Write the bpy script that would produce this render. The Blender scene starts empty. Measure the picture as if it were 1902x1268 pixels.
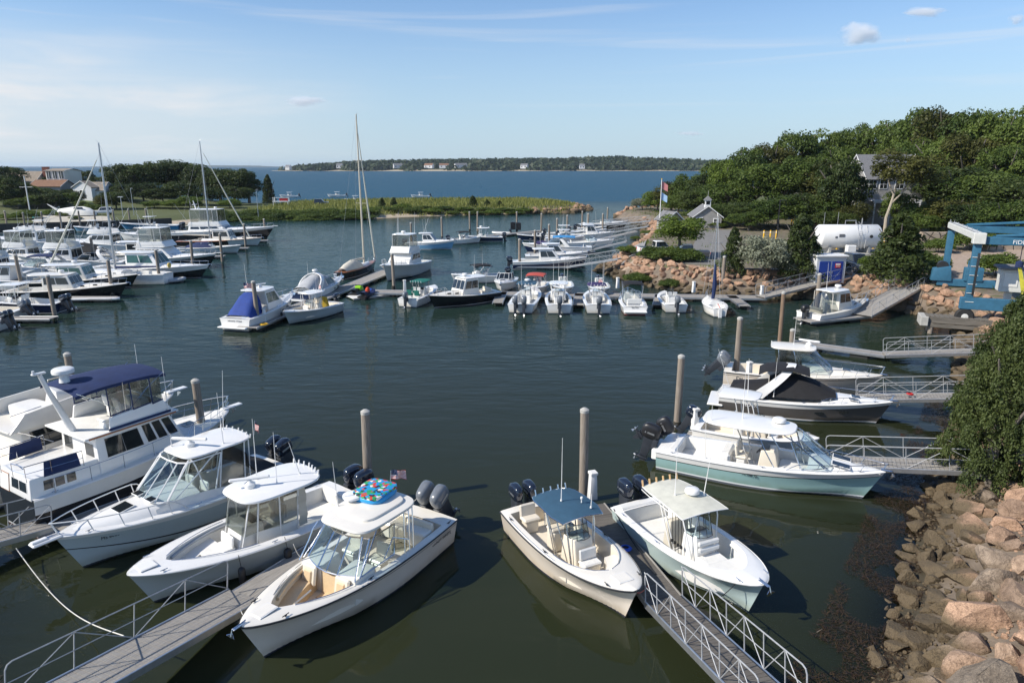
import bpy, math, random
import numpy as np
from mathutils import Vector, Matrix, noise as mnoise
R = math.radians
S = bpy.context.scene
COL = S.collection

# ------------------------------------------------------------------ camera, sky, sun, exposure
CAMH, FPX = 14.0, 1268.0
PITCH = math.atan(326 / FPX)
cam = bpy.data.cameras.new("camera"); cam.lens = 24; cam.sensor_width = 36
cam.clip_start = 0.1; cam.clip_end = 60000
camo = bpy.data.objects.new("camera", cam); COL.objects.link(camo)
camo.location = (0, 0, CAMH); camo.rotation_euler = (R(90) - PITCH, 0, 0)
S.camera = camo
SUN = Vector((-0.90, -0.30, 0.78)).normalized()
SUN_EL = math.asin(SUN.z); SUN_ROT = math.atan2(SUN.x, SUN.y)
W = bpy.data.worlds.new("World"); S.world = W; W.use_nodes = True
nt = W.node_tree; N = nt.nodes; Lk = nt.links
bg = N["Background"]; bg.inputs[1].default_value = 0.1
sky = N.new("ShaderNodeTexSky"); sky.sky_type = 'NISHITA'; sky.sun_disc = False
sky.sun_elevation = SUN_EL; sky.sun_rotation = SUN_ROT
sky.air_density = 1.0; sky.dust_density = 0.15; sky.ozone_density = 3.0; sky.altitude = 0
tc = N.new("ShaderNodeTexCoord")
def wmath(op, a, b=None, c=None):
    n = N.new("ShaderNodeMath"); n.operation = op
    for i, v in enumerate((a, b, c)):
        if v is None: continue
        if isinstance(v, (int, float)): n.inputs[i].default_value = v
        else: Lk.new(v, n.inputs[i])
    return n.outputs[0]
def wramp(v, a, b):
    n = N.new("ShaderNodeMapRange"); n.interpolation_type = 'SMOOTHSTEP'; Lk.new(v, n.inputs[0])
    n.inputs[1].default_value = a; n.inputs[2].default_value = b
    return n.outputs[0]
sep = N.new("ShaderNodeSeparateXYZ"); Lk.new(tc.outputs['Generated'], sep.inputs[0])
mp = N.new("ShaderNodeMapping"); Lk.new(tc.outputs['Generated'], mp.inputs[0]); mp.inputs['Scale'].default_value = (2.2, 2.2, 17)
n1 = N.new("ShaderNodeTexNoise"); Lk.new(mp.outputs[0], n1.inputs[0]); n1.inputs['Scale'].default_value = 1.6; n1.inputs['Detail'].default_value = 7; n1.inputs['Roughness'].default_value = .58; n1.inputs['Distortion'].default_value = .4
cl = wramp(n1.outputs[0], .42, .72)
left = wramp(sep.outputs[0], -.12, -.55)
low = wmath('MULTIPLY', wramp(sep.outputs[2], -.01, .03), wramp(sep.outputs[2], .19, .06))
veil = wmath('MULTIPLY', wmath('MULTIPLY', left, low), wmath('ADD', wmath('MULTIPLY', cl, .7), .46))
mp2 = N.new("ShaderNodeMapping"); Lk.new(tc.outputs['Generated'], mp2.inputs[0]); mp2.inputs['Scale'].default_value = (1.0, 1.0, 26); mp2.inputs['Rotation'].default_value = (0, R(3.5), 0)
n2 = N.new("ShaderNodeTexNoise"); Lk.new(mp2.outputs[0], n2.inputs[0]); n2.inputs['Scale'].default_value = 1.9; n2.inputs['Detail'].default_value = 6; n2.inputs['Distortion'].default_value = .6
streak = wmath('MULTIPLY', wmath('MULTIPLY', wramp(n2.outputs[0], .52, .75), .28), wramp(sep.outputs[2], .04, .12))
tot = wmath('MINIMUM', wmath('ADD', veil, streak), .9)
mixw = N.new("ShaderNodeMix"); mixw.data_type = 'RGBA'
hz_ = wmath('MULTIPLY', wramp(sep.outputs[2], .27, -.02), .84)
mixh = N.new("ShaderNodeMix"); mixh.data_type = 'RGBA'; Lk.new(hz_, mixh.inputs[0]); tint = N.new("ShaderNodeMix"); tint.data_type = 'RGBA'; tint.blend_type = 'MULTIPLY'; tint.inputs[0].default_value = 1; Lk.new(sky.outputs[0], tint.inputs[6]); tint.inputs[7].default_value = (.84, .95, 1.08, 1)
Lk.new(tint.outputs[2], mixh.inputs[6]); mixh.inputs[7].default_value = (3.5, 4.6, 5.6, 1)
Lk.new(tot, mixw.inputs[0]); Lk.new(mixh.outputs[2], mixw.inputs[6]); mixw.inputs[7].default_value = (5.9, 6.0, 6.2, 1)
Lk.new(mixw.outputs[2], bg.inputs[0])
sl = bpy.data.lights.new("sun", 'SUN'); sl.energy = 4.0; sl.angle = R(.53); sl.color = (1, .93, .82)
slo = bpy.data.objects.new("sun", sl); COL.objects.link(slo); slo.location = SUN * 100
slo.rotation_euler = SUN.to_track_quat('Z', 'Y').to_euler()
S.view_settings.view_transform = 'Standard'; S.view_settings.look = 'None'
S.view_settings.exposure = 0.5; S.view_settings.gamma = 1
S.cycles.max_bounces = 8; S.cycles.diffuse_bounces = 3; S.cycles.glossy_bounces = 3; S.cycles.transparent_max_bounces = 12; S.cycles.transmission_bounces = 4
S.cycles.volume_bounces = 12; S.cycles.use_denoising = True

# ------------------------------------------------------------------ helpers
def px(x, y, z=0.0):
    X = (x - 951) / FPX; v = (y - 634) / FPX
    Z = -math.sin(PITCH) - v * math.cos(PITCH); Y = math.cos(PITCH) - v * math.sin(PITCH)
    t = (z - CAMH) / Z
    return Vector((X * t, Y * t, z))
def px_at(x, y, d):
    """the point on the ray through a photo pixel at ground distance d"""
    X = (x - 951) / FPX; v = (y - 634) / FPX
    Z = -math.sin(PITCH) - v * math.cos(PITCH); Y = math.cos(PITCH) - v * math.sin(PITCH)
    t = d / Y
    return Vector((X * t, d, CAMH + Z * t))
def lerp(a, b, t): return a + (b - a) * t
def sst(a, b, x):
    t = min(1, max(0, (x - a) / (b - a))); return t * t * (3 - 2 * t)

_mats = {}
def M(name, col=(.8, .8, .8), rough=.5, metal=0., var=.08, scale=3., bump=0., bscale=20., coat=0., spec=.5, col2=None, stretch=(1, 1, 1)):
    if name in _mats: return _mats[name]
    m = bpy.data.materials.new(name); m.use_nodes = True; _mats[name] = m
    t = m.node_tree; p = t.nodes["Principled BSDF"]
    p.inputs['Roughness'].default_value = rough; p.inputs['Metallic'].default_value = metal
    p.inputs['Coat Weight'].default_value = coat; p.inputs['Specular IOR Level'].default_value = spec
    c = t.nodes.new("ShaderNodeTexCoord"); mp = t.nodes.new("ShaderNodeMapping"); mp.inputs['Scale'].default_value = stretch
    t.links.new(c.outputs['Object'], mp.inputs[0])
    n = t.nodes.new("ShaderNodeTexNoise"); n.inputs['Scale'].default_value = scale; n.inputs['Detail'].default_value = 6; n.inputs['Roughness'].default_value = .62
    t.links.new(mp.outputs[0], n.inputs[0])
    r = t.nodes.new("ShaderNodeValToRGB"); r.color_ramp.elements[0].position = .3; r.color_ramp.elements[1].position = .7
    if col2 is None:
        a = [max(0, k * (1 - var)) for k in col]; b = [min(1, k * (1 + var)) for k in col]
    else: a, b = col, col2
    r.color_ramp.elements[0].color = (*a, 1); r.color_ramp.elements[1].color = (*b, 1)
    t.links.new(n.outputs[0], r.inputs[0]); t.links.new(r.outputs[0], p.inputs['Base Color'])
    if bump:
        n2 = t.nodes.new("ShaderNodeTexNoise"); n2.inputs['Scale'].default_value = bscale; n2.inputs['Detail'].default_value = 5
        t.links.new(mp.outputs[0], n2.inputs[0])
        bp = t.nodes.new("ShaderNodeBump"); bp.inputs['Strength'].default_value = bump; bp.inputs['Distance'].default_value = .05
        t.links.new(n2.outputs[0], bp.inputs['Height']); t.links.new(bp.outputs[0], p.inputs['Normal'])
    return m
def nodes(m): return m.node_tree.nodes, m.node_tree.links, m.node_tree.nodes["Principled BSDF"]

class MB:
    """collects vertices and faces, then links them as one mesh object"""
    def __init__(s): s.v = []; s.f = []; s.m = []
    def add(s, vs, fs, mi=0):
        o = len(s.v); s.v += [tuple(p) for p in vs]
        s.f += [tuple(i + o for i in f) for f in fs]
        s.m += (mi if isinstance(mi, list) else [mi] * len(fs))
        return s
    def poly(s, vs, mi=0): return s.add(vs, [tuple(range(len(vs)))], mi)
    def box(s, c, d, mi=0, bev=.012, rz=0., ry=0., rx=0.):
        hx, hy, hz = d[0] / 2, d[1] / 2, d[2] / 2; h = (hx, hy, hz); b = min(bev, .45 * min(d))
        vs = []; idx = {}
        for sx in (-1, 1):
            for sy in (-1, 1):
                for sz in (-1, 1):
                    sg = (sx, sy, sz)
                    for a in range(3):
                        idx[(sg, a)] = len(vs)
                        vs.append([sg[k] * (h[k] if k == a else h[k] - b) for k in range(3)])
        fs = []
        for a in range(3):
            u, w = (a + 1) % 3, (a + 2) % 3
            for q in (-1, 1):
                ring = []
                for (p, r) in ((-1, -1), (1, -1), (1, 1), (-1, 1)):
                    g = [0, 0, 0]; g[a] = q; g[u] = p; g[w] = r; ring.append(idx[(tuple(g), a)])
                fs.append(ring if q > 0 else ring[::-1])
            for p in (-1, 1):
                for r in (-1, 1):
                    g1 = [0, 0, 0]; g1[u] = p; g1[w] = r; g2 = list(g1); g1[a] = -1; g2[a] = 1
                    ring = [idx[(tuple(g1), u)], idx[(tuple(g2), u)], idx[(tuple(g2), w)], idx[(tuple(g1), w)]]
                    fs.append(ring if p * r > 0 else ring[::-1])
        for sg in {k[0] for k in idx}:
            ring = [idx[(sg, 0)], idx[(sg, 1)], idx[(sg, 2)]]
            fs.append(ring if sg[0] * sg[1] * sg[2] > 0 else ring[::-1])
        mt = Matrix.Translation(c) @ Matrix.Rotation(rz, 4, 'Z') @ Matrix.Rotation(ry, 4, 'Y') @ Matrix.Rotation(rx, 4, 'X')
        return s.add([mt @ Vector(v) for v in vs], fs, mi)
    def tube(s, pts, r=.02, mi=0, n=6, closed=False):
        pts = [Vector(p) for p in pts]; k = len(pts); rr = r if isinstance(r, (list, tuple)) else [r] * k
        vs = []; fs = []; prev = None
        for i, p in enumerate(pts):
            if closed: d = pts[(i + 1) % k] - pts[i - 1]
            else: d = pts[min(i + 1, k - 1)] - pts[max(i - 1, 0)]
            if d.length < 1e-9: d = Vector((0, 0, 1))
            d.normalize()
            a = prev if prev is not None and abs(prev.dot(d)) < .98 else (Vector((0, 0, 1)) if abs(d.z) < .9 else Vector((1, 0, 0)))
            x = (a - d * a.dot(d)).normalized(); y = d.cross(x); prev = x
            vs += [p + (x * math.cos(q) + y * math.sin(q)) * rr[i] for q in (2 * math.pi * j / n for j in range(n))]
        m = k if closed else k - 1
        for i in range(m):
            for j in range(n):
                a, b = i * n + j, i * n + (j + 1) % n; i2 = (i + 1) % k
                fs.append((a, b, i2 * n + (j + 1) % n, i2 * n + j))
        if not closed: fs += [tuple(range(n))[::-1], tuple(range((k - 1) * n, k * n))]
        return s.add(vs, fs, mi)
    def loft(s, rows, mi=0, closed=False, caps=(False, False), mcol=None):
        k = len(rows[0]); vs = [p for r in rows for p in r]; fs = []; ms = []
        m = k if closed else k - 1
        for i in range(len(rows) - 1):
            for j in range(m):
                fs.append((i * k + j, i * k + (j + 1) % k, (i + 1) * k + (j + 1) % k, (i + 1) * k + j))
                ms.append(mcol[j] if mcol else mi)
        if caps[0]: fs.append(tuple(range(k))[::-1]); ms.append(mi)
        if caps[1]: fs.append(tuple(range((len(rows) - 1) * k, len(rows) * k))); ms.append(mi)
        return s.add(vs, fs, ms)
    def lathe(s, prof, c=(0, 0, 0), n=16, mi=0, axis='Z'):
        rows = []
        for (r, h) in prof:
            ring = []
            for j in range(n):
                a = 2 * math.pi * j / n; q = (r * math.cos(a), r * math.sin(a), h)
                if axis == 'X': q = (q[2], q[0], q[1])
                if axis == 'Y': q = (q[1], q[2], q[0])
                ring.append(Vector(c) + Vector(q))
            rows.append(ring)
        return s.loft(rows, mi, True, (True, True))
    def slab(s, x0, x1, w0, w1, z, th=.06, crown=.08, mi=0, e=4., n=40, mbot=None, sag=0):
        """rounded plate: rear half width w0 at x0, front half width w1 at x1"""
        xc, hx = (x0 + x1) / 2, (x1 - x0) / 2
        def ring(k, zz):
            out = []
            for j in range(n):
                a = 2 * math.pi * (j + .5) / n; c_, s_ = math.cos(a), math.sin(a)
                u = math.copysign(abs(c_) ** (2 / e), c_) * k; w = math.copysign(abs(s_) ** (2 / e), s_) * k
                hw = lerp(w0, w1, (u + 1) / 2)
                zz_ = zz(u, w) if callable(zz) else zz
                out.append((xc + u * hx, w * hw, zz_))
            return out
        top = lambda u, w: z + th + crown * (1 - .75 * w * w - .25 * u * u) - crown * .0
        rows = [ring(.985, lambda u, w: z + crown * (1 - .75 * w * w - .25 * u * u)), ring(1, lambda u, w: z + th * .45 + crown * (1 - .75 * w * w - .25 * u * u)), ring(.985, lambda u, w: top(u, w) - .006), ring(.95, top), ring(.6, top), ring(.25, top)]
        s.loft(rows, mi, True, (False, True))
        bot = lambda u, w: z + crown * (1 - .75 * w * w - .25 * u * u)
        s.loft([ring(.985, bot), ring(.6, bot), ring(.2, bot)], mi if mbot is None else mbot, True, (False, True))
        return s
    def hexa(s, c8, mi=0, bev=.03, seg=2):
        """bevelled box with eight free corners: bottom ring then top ring, counter-clockwise"""
        import bmesh
        bm = bmesh.new(); vs = [bm.verts.new(c) for c in c8]
        for f in ((3, 2, 1, 0), (4, 5, 6, 7), (0, 1, 5, 4), (1, 2, 6, 5), (2, 3, 7, 6), (3, 0, 4, 7)): bm.faces.new([vs[i] for i in f])
        if bev: bmesh.ops.bevel(bm, geom=bm.edges[:], offset=bev, segments=seg, profile=.6, affect='EDGES')
        bm.verts.index_update()
        s.add([v.co.copy() for v in bm.verts], [[v.index for v in f.verts] for f in bm.faces], mi); bm.free()
        return s
    def plate(s, q, th=.012, mi=0):
        """thin solid plate from a quad or polygon"""
        q = [Vector(p) for p in q]; nrm = (q[1] - q[0]).cross(q[-1] - q[0]).normalized() * th; k = len(q)
        vs = [p for p in q] + [p - nrm for p in q]
        fs = [tuple(range(k)), tuple(range(k, 2 * k))[::-1]] + [(i, i + k, (i + 1) % k + k, (i + 1) % k) for i in range(k)]
        return s.add(vs, fs, mi)
    def build(s, name, mats, parent=None, smooth=38, loc=None, split=0):
        if split:
            # every separate piece becomes an object of its own (pieces nearer than `split` stay together)
            par = list(range(len(s.v)))
            def fd(i):
                while par[i] != i: par[i] = par[par[i]]; i = par[i]
                return i
            for f in s.f:
                for i in f[1:]: par[fd(i)] = fd(f[0])
            grp = {}
            for k, f in enumerate(s.f): grp.setdefault(fd(f[0]), []).append(k)
            parts = [[ks, np.array([s.v[i] for k in ks for i in s.f[k]])] for ks in grp.values()]; outp = []
            while parts:
                ks, P = parts.pop(0); lo, hi = P.min(0) - split, P.max(0) + split; again = True
                while again:
                    again = False
                    for q in list(parts):
                        if (q[1].min(0) <= hi).all() and (q[1].max(0) >= lo).all():
                            ks = ks + q[0]; P = np.vstack([P, q[1]]); parts.remove(q); lo, hi = P.min(0) - split, P.max(0) + split; again = True
                b = MB(); mp = {}
                for k in ks:
                    for i in s.f[k]:
                        if i not in mp: mp[i] = len(b.v); b.v.append(s.v[i])
                    b.f.append(tuple(mp[i] for i in s.f[k])); b.m.append(s.m[k])
                outp.append(b.build(name, mats, parent, smooth, loc))
            return outp[0]
        me = bpy.data.meshes.new(name); me.from_pydata(s.v, [], s.f)
        for m in (mats if isinstance(mats, (list, tuple)) else [mats]): me.materials.append(m)
        if s.m and max(s.m) > 0: me.polygons.foreach_set('material_index', s.m)
        me.validate()
        if smooth:
            me.shade_smooth(); me.set_sharp_from_angle(angle=R(smooth))
        o = bpy.data.objects.new(name, me); COL.objects.link(o)
        if parent is not None: o.parent = parent
        if loc is not None: o.location = loc
        return o
def tag(o, label=None, cat=None, group=None, kind=None):
    if label: o['label'] = label
    if cat: o['category'] = cat
    if group: o['group'] = group
    if kind: o['kind'] = kind
    return o
def empty(name, loc, rz=0., label=None, cat=None, group=None):
    o = bpy.data.objects.new(name, None); COL.objects.link(o); o.location = loc; o.rotation_euler = (0, 0, rz); o.empty_display_size = .3
    return tag(o, label, cat, group)
def clone(o, parent=None):
    c = o.copy(); COL.objects.link(c)
    if parent is not None: c.parent = parent
    for ch in list(o.children): clone(ch, c)
    return c
def text(body, parent, loc, rot, size, mat, name='lettering', ext=.004):
    cu = bpy.data.curves.new(name, 'FONT'); cu.body = body; cu.size = size; cu.extrude = ext; cu.materials.append(mat); cu.align_x = 'CENTER'; cu.resolution_u = 3
    tmp = bpy.data.objects.new(name, cu); me = bpy.data.meshes.new_from_object(tmp); bpy.data.objects.remove(tmp)
    o = bpy.data.objects.new(name, me); COL.objects.link(o); o.parent = parent; o.location = loc; o.rotation_euler = rot
    return o

# ------------------------------------------------------------------ terrain
def shore(pts): return np.array([[px(x, y).x, px(x, y).y] for x, y in pts])
MAIN = np.vstack([shore([(1560, 1420), (1608, 1290), (1648, 1200), (1690, 1050), (1712, 960), (1736, 890), (1775, 820), (1790, 740), (1775, 690), (1790, 645), (1770, 600), (1720, 585), (1650, 575), (1600, 563), (1560, 556), (1430, 552), (1350, 551), (1290, 547), (1200, 530), (1150, 517), (1112, 502), (1140, 482), (1170, 466), (1188, 447), (1196, 430), (1195, 420), (1160, 413), (1140, 406), (1150, 400), (1195, 398), (1230, 390)]), np.array([[75, 260], [80, 330], [120, 420], [420, 420], [420, -40], [20, -40]])])
SPIT = np.vstack([np.array([[-420, 120], [-300, 140]]), shore([(0, 430), (200, 424), (330, 418), (430, 409), (520, 407), (610, 407), (640, 408), (700, 406), (760, 403), (850, 400), (960, 398), (1000, 397), (1060, 396), (1100, 390), (1095, 386), (1060, 380), (980, 375), (840, 376), (720, 377), (600, 380), (500, 384), (440, 380)]), np.array([[-170, 330], [-420, 360]])])
CORNER = np.array([[-40, 8], [-14.0, 8], [-14.4, 15], [-15.9, 16.6], [-17.8, 18.6], [-20.5, 19.5], [-40, 21]])
def sdist(P, poly):
    """signed distance (inside positive) of points P (n,2) to a polygon"""
    a = poly; b = np.roll(poly, -1, 0); d = np.full(len(P), 1e9); ins = np.zeros(len(P), bool)
    for p, q in zip(a, b):
        e = q - p; w = P - p; t = np.clip((w @ e) / (e @ e), 0, 1)
        d = np.minimum(d, np.hypot(*(w - t[:, None] * e).T))
        c = ((p[1] <= P[:, 1]) & (q[1] > P[:, 1])) | ((q[1] <= P[:, 1]) & (p[1] > P[:, 1]))
        with np.errstate(divide='ignore', invalid='ignore'): xi = p[0] + (P[:, 1] - p[1]) / (q[1] - p[1] + 1e-12) * e[0]
        ins ^= c & (P[:, 0] < xi)
    return np.where(ins, d, -d)
def prof(d, top, run):
    t = np.clip(d / run, 0, 1); up = top * (t * t * (3 - 2 * t) * .5 + t * .5)
    return np.where(d > 0, up, np.maximum(d * .33, -4.0))
def heights(P):
    P = np.asarray(P, float); x, y = P[:, 0], P[:, 1]
    dm = sdist(P, MAIN); ds = sdist(P, SPIT); dc = sdist(P, CORNER)
    near = 1 / (1 + np.exp((y - 60) / 4))
    hm = prof(dm, 2.3, 3.6 + 2.0 * near)
    hill = 6 * np.exp(-(((x - 118) / 46) ** 2 + ((y - 185) / 60) ** 2)) + 2.2 * np.exp(-(((x - 75) / 25) ** 2 + ((y - 105) / 25) ** 2)) * 0
    hm = hm + np.where(dm > 0, hill * np.clip(dm / 25, 0, 1), 0)
    hs = prof(ds, 1.6, 9.0)
    hs = hs + np.where(ds > 0, 4.5 * np.exp(-(((x + 175) / 60) ** 2 + ((y - 240) / 55) ** 2)) * np.clip(ds / 30, 0, 1), 0)
    hc = prof(dc, 1.5, 5.0)
    return np.maximum(np.maximum(hm, hs), hc)
def hz(x, y): return float(heights([[x, y]])[0])
def gpx(x, y):
    z = 1.5
    for _ in range(12): p = px(x, y, z); z = lerp(z, hz(p.x, p.y), .7)
    p = px(x, y, z); p.z = hz(p.x, p.y); return p
def axis(knots):
    out = []
    for (a, b, st) in knots: out += list(np.arange(a, b, st))
    return np.array(out + [knots[-1][1]])
gx = axis([(-420, -130, 8), (-130, -20, 2.2), (-20, 10, 1.5), (10, 45, .75), (45, 130, 2), (130, 420, 8)])
gy = axis([(-40, 8, 6), (8, 60, .8), (60, 160, 1.5), (160, 270, 2.5), (270, 420, 8)])
GX, GY = np.meshgrid(gx, gy); PP = np.c_[GX.ravel(), GY.ravel()]; HH = heights(PP)
rng = np.random.RandomState(3)
for i in range(len(HH)):
    if HH[i] > .1: HH[i] += mnoise.noise(Vector((PP[i, 0] * .6, PP[i, 1] * .6, 0))) * .10
g = MB(); nx, ny = len(gx), len(gy)
g.add(np.c_[PP, HH].tolist(), [(j * nx + i, j * nx + i + 1, (j + 1) * nx + i + 1, (j + 1) * nx + i) for j in range(ny - 1) for i in range(nx - 1)])
gm = M("ground_earth", (.105, .082, .062), .95, bump=.9, bscale=11, col2=(.24, .19, .14), scale=.8)
n_, l_, p_ = nodes(gm)
tcg = n_.new("ShaderNodeNewGeometry"); sp = n_.new("ShaderNodeSeparateXYZ"); l_.new(tcg.outputs['Position'], sp.inputs[0])
def gmath(op, a, b, c=None):
    q = n_.new("ShaderNodeMath"); q.operation = op
    for i, v in enumerate((a, b, c)):
        if v is None: continue
        if isinstance(v, (int, float)): q.inputs[i].default_value = v
        else: l_.new(v, q.inputs[i])
    return q.outputs[0]
def gmix(f, a, b):
    q = n_.new("ShaderNodeMix"); q.data_type = 'RGBA'; l_.new(f, q.inputs[0])
    for i, v in ((6, a), (7, b)):
        if isinstance(v, tuple): q.inputs[i].default_value = v
        else: l_.new(v, q.inputs[i])
    return q.outputs[2]
gn = n_.new("ShaderNodeTexNoise"); gn.inputs['Scale'].default_value = .09; gn.inputs['Detail'].default_value = 5; l_.new(tcg.outputs['Position'], gn.inputs[0])
gn2 = n_.new("ShaderNodeTexNoise"); gn2.inputs['Scale'].default_value = 1.3; gn2.inputs['Detail'].default_value = 6; l_.new(tcg.outputs['Position'], gn2.inputs[0])
base = p_.inputs['Base Color'].links[0].from_socket
grass = gmix(gn2.outputs[0], (.045, .065, .018, 1), (.12, .13, .04, 1))
def sstep(v, a, b):
    q = n_.new("ShaderNodeMapRange"); q.interpolation_type = 'SMOOTHSTEP'; l_.new(v, q.inputs[0]); q.inputs[1].default_value = a; q.inputs[2].default_value = b
    return q.outputs[0]
far_left = gmath('MULTIPLY', sstep(sp.outputs[0], 20, 0), sstep(sp.outputs[1], 120, 150))
woods = gmath('MULTIPLY', sstep(sp.outputs[2], 2.7, 3.4), 1.)
gmask = gmath('MAXIMUM', gmath('MULTIPLY', far_left, sstep(gmath('ADD', sp.outputs[2], gmath('MULTIPLY', gn2.outputs[0], .3)), .75, 1.0)), woods)
patch = gmath('MULTIPLY', sstep(gn2.outputs[0], .47, .6), sstep(sp.outputs[2], 1.5, 2.1))
sand = gmix(far_left, base, (.52, .43, .31, 1))
c1 = gmix(gmath('MAXIMUM', gmask, gmath('MULTIPLY', patch, .8)), sand, grass)
wet = sstep(gmath('ADD', sp.outputs[2], gmath('MULTIPLY', gn2.outputs[0], .5)), .75, .3)
c2 = gmix(gmath('MULTIPLY', wet, gmath('SUBTRACT', 1.0, gmath('MULTIPLY', far_left, .75))), c1, (.055, .045, .026, 1))
deep = sstep(sp.outputs[2], -.2, -1.6)
c3 = gmix(deep, c2, (.03, .03, .017, 1))
l_.new(c3, p_.inputs['Base Color'])
tag(g.build("ground", gm, smooth=80), kind='structure')

# ------------------------------------------------------------------ water
def grid_sheet(xs, ys):
    a, b = np.meshgrid(xs, ys); P = np.c_[a.ravel(), b.ravel()]; k = len(xs)
    fs = [(j * k + i, j * k + i + 1, (j + 1) * k + i + 1, (j + 1) * k + i) for j in range(len(ys) - 1) for i in range(k - 1)]
    return P, fs
wx = np.concatenate([[-12000, -6000, -2500, -900], axis([(-420, -60, 20), (-60, 12, 6), (12, 42, 1.0), (42, 130, 4), (130, 420, 30)]), [900, 2500, 6000, 12000]])
wy = np.concatenate([[-300], axis([(-40, 4, 4), (4, 62, 1.0), (62, 260, 3), (260, 420, 20)]), [700, 1500, 4000, 8000, 13000]])
WP, wf = grid_sheet(wx, wy)
inside = (np.abs(WP[:, 0]) <= 420) & (WP[:, 1] >= -40) & (WP[:, 1] <= 420)
WD = np.full(len(WP), 4.0); WD[inside] = np.maximum(0, -heights(WP[inside]))
wme = bpy.data.meshes.new("water"); wme.from_pydata(np.c_[WP, np.zeros(len(WP))].tolist(), [], wf)
at = wme.attributes.new("depth", 'FLOAT', 'POINT'); at.data.foreach_set('value', WD)
wo = bpy.data.objects.new("water", wme); COL.objects.link(wo); tag(wo, kind='structure')
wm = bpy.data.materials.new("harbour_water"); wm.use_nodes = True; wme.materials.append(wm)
t = wm.node_tree; t.nodes.remove(t.nodes["Principled BSDF"]); WN, WL = t.nodes, t.links
out = WN["Material Output"]
def wn(kind, **kw):
    q = WN.new(kind)
    for k, v in kw.items(): setattr(q, k, v)
    return q
def wset(q, i, v):
    if isinstance(v, (int, float, tuple)): q.inputs[i].default_value = v
    else: WL.new(v, q.inputs[i])
def wm2(op, a, b=None):
    q = wn("ShaderNodeMath", operation=op); wset(q, 0, a)
    if b is not None: wset(q, 1, b)
    return q.outputs[0]
geo = wn("ShaderNodeNewGeometry"); ws = wn("ShaderNodeSeparateXYZ"); WL.new(geo.outputs['Position'], ws.inputs[0])
def wnoise(scale, sx, sy, detail, rot=0., dist=0.):
    m_ = wn("ShaderNodeMapping"); WL.new(geo.outputs['Position'], m_.inputs[0]); m_.inputs['Scale'].default_value = (sx, sy, 1); m_.inputs['Rotation'].default_value = (0, 0, rot)
    q = wn("ShaderNodeTexNoise"); WL.new(m_.outputs[0], q.inputs[0]); q.inputs['Scale'].default_value = scale; q.inputs['Detail'].default_value = detail; q.inputs['Distortion'].default_value = dist; q.inputs['Roughness'].default_value = .5
    return q.outputs[0]
def wstep(v, a, b):
    q = wn("ShaderNodeMapRange", interpolation_type='SMOOTHSTEP'); WL.new(v, q.inputs[0]); q.inputs[1].default_value = a; q.inputs[2].default_value = b
    return q.outputs[0]
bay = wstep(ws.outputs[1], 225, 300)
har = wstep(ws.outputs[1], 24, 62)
gust = wnoise(.05, 1, .6, 3)
h1 = wnoise(1.5, .5, 1.25, 3, R(14), .3)
h2 = wnoise(.42, .6, 1.3, 3, R(-10), .3)
h3 = wnoise(.12, .7, 1.2, 5, R(8))
hh = wm2('ADD', wm2('MULTIPLY', h1, .045), wm2('MULTIPLY', h2, .10))
hh = wm2('MULTIPLY', hh, wm2('ADD', wm2('ADD', .10, wm2('MULTIPLY', har, .75)), wm2('MULTIPLY', wstep(gust, .4, .65), .22)))
hh = wm2('ADD', hh, wm2('MULTIPLY', wm2('MULTIPLY', h3, 1.3), bay))
hh = wm2('ADD', hh, wm2('MULTIPLY', wm2('MULTIPLY', h2, .22), bay))
bmp = wn("ShaderNodeBump"); bmp.inputs['Strength'].default_value = 1; bmp.inputs['Distance'].default_value = 1; WL.new(hh, bmp.inputs['Height'])
dif = wn("ShaderNodeBsdfDiffuse")
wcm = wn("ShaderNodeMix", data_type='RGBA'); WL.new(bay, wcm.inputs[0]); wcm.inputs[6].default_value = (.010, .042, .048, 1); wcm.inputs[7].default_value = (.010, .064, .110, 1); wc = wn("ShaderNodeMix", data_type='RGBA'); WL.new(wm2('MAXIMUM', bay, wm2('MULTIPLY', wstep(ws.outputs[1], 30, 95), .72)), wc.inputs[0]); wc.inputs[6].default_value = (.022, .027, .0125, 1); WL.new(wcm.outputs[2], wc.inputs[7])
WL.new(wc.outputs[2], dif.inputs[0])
tr = wn("ShaderNodeBsdfTransparent"); tr.inputs[0].default_value = (.62, .60, .42, 1)
da = wn("ShaderNodeAttribute", attribute_name="depth")
turb = wm2('SUBTRACT', 1.0, wm2('POWER', 2.718, wm2('MULTIPLY', da.outputs['Fac'], -2.2)))
body = wn("ShaderNodeMixShader"); WL.new(turb, body.inputs[0]); WL.new(tr.outputs[0], body.inputs[1]); WL.new(dif.outputs[0], body.inputs[2])
gl = wn("ShaderNodeBsdfGlossy"); WL.new(wm2('ADD', .03, wm2('MULTIPLY', bay, .2)), gl.inputs['Roughness']); WL.new(bmp.outputs[0], gl.inputs['Normal'])
fr = wn("ShaderNodeFresnel"); fr.inputs['IOR'].default_value = 1.333; WL.new(bmp.outputs[0], fr.inputs['Normal'])
fin = wn("ShaderNodeMixShader"); rough_k = wm2('SUBTRACT', 1.0, wm2('ADD', wm2('MULTIPLY', bay, .34), wm2('MULTIPLY', har, .36)))
WL.new(wm2('MULTIPLY', fr.outputs[0], rough_k), fin.inputs[0]); WL.new(body.outputs[0], fin.inputs[1]); WL.new(gl.outputs[0], fin.inputs[2])
WL.new(fin.outputs[0], out.inputs['Surface'])
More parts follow.
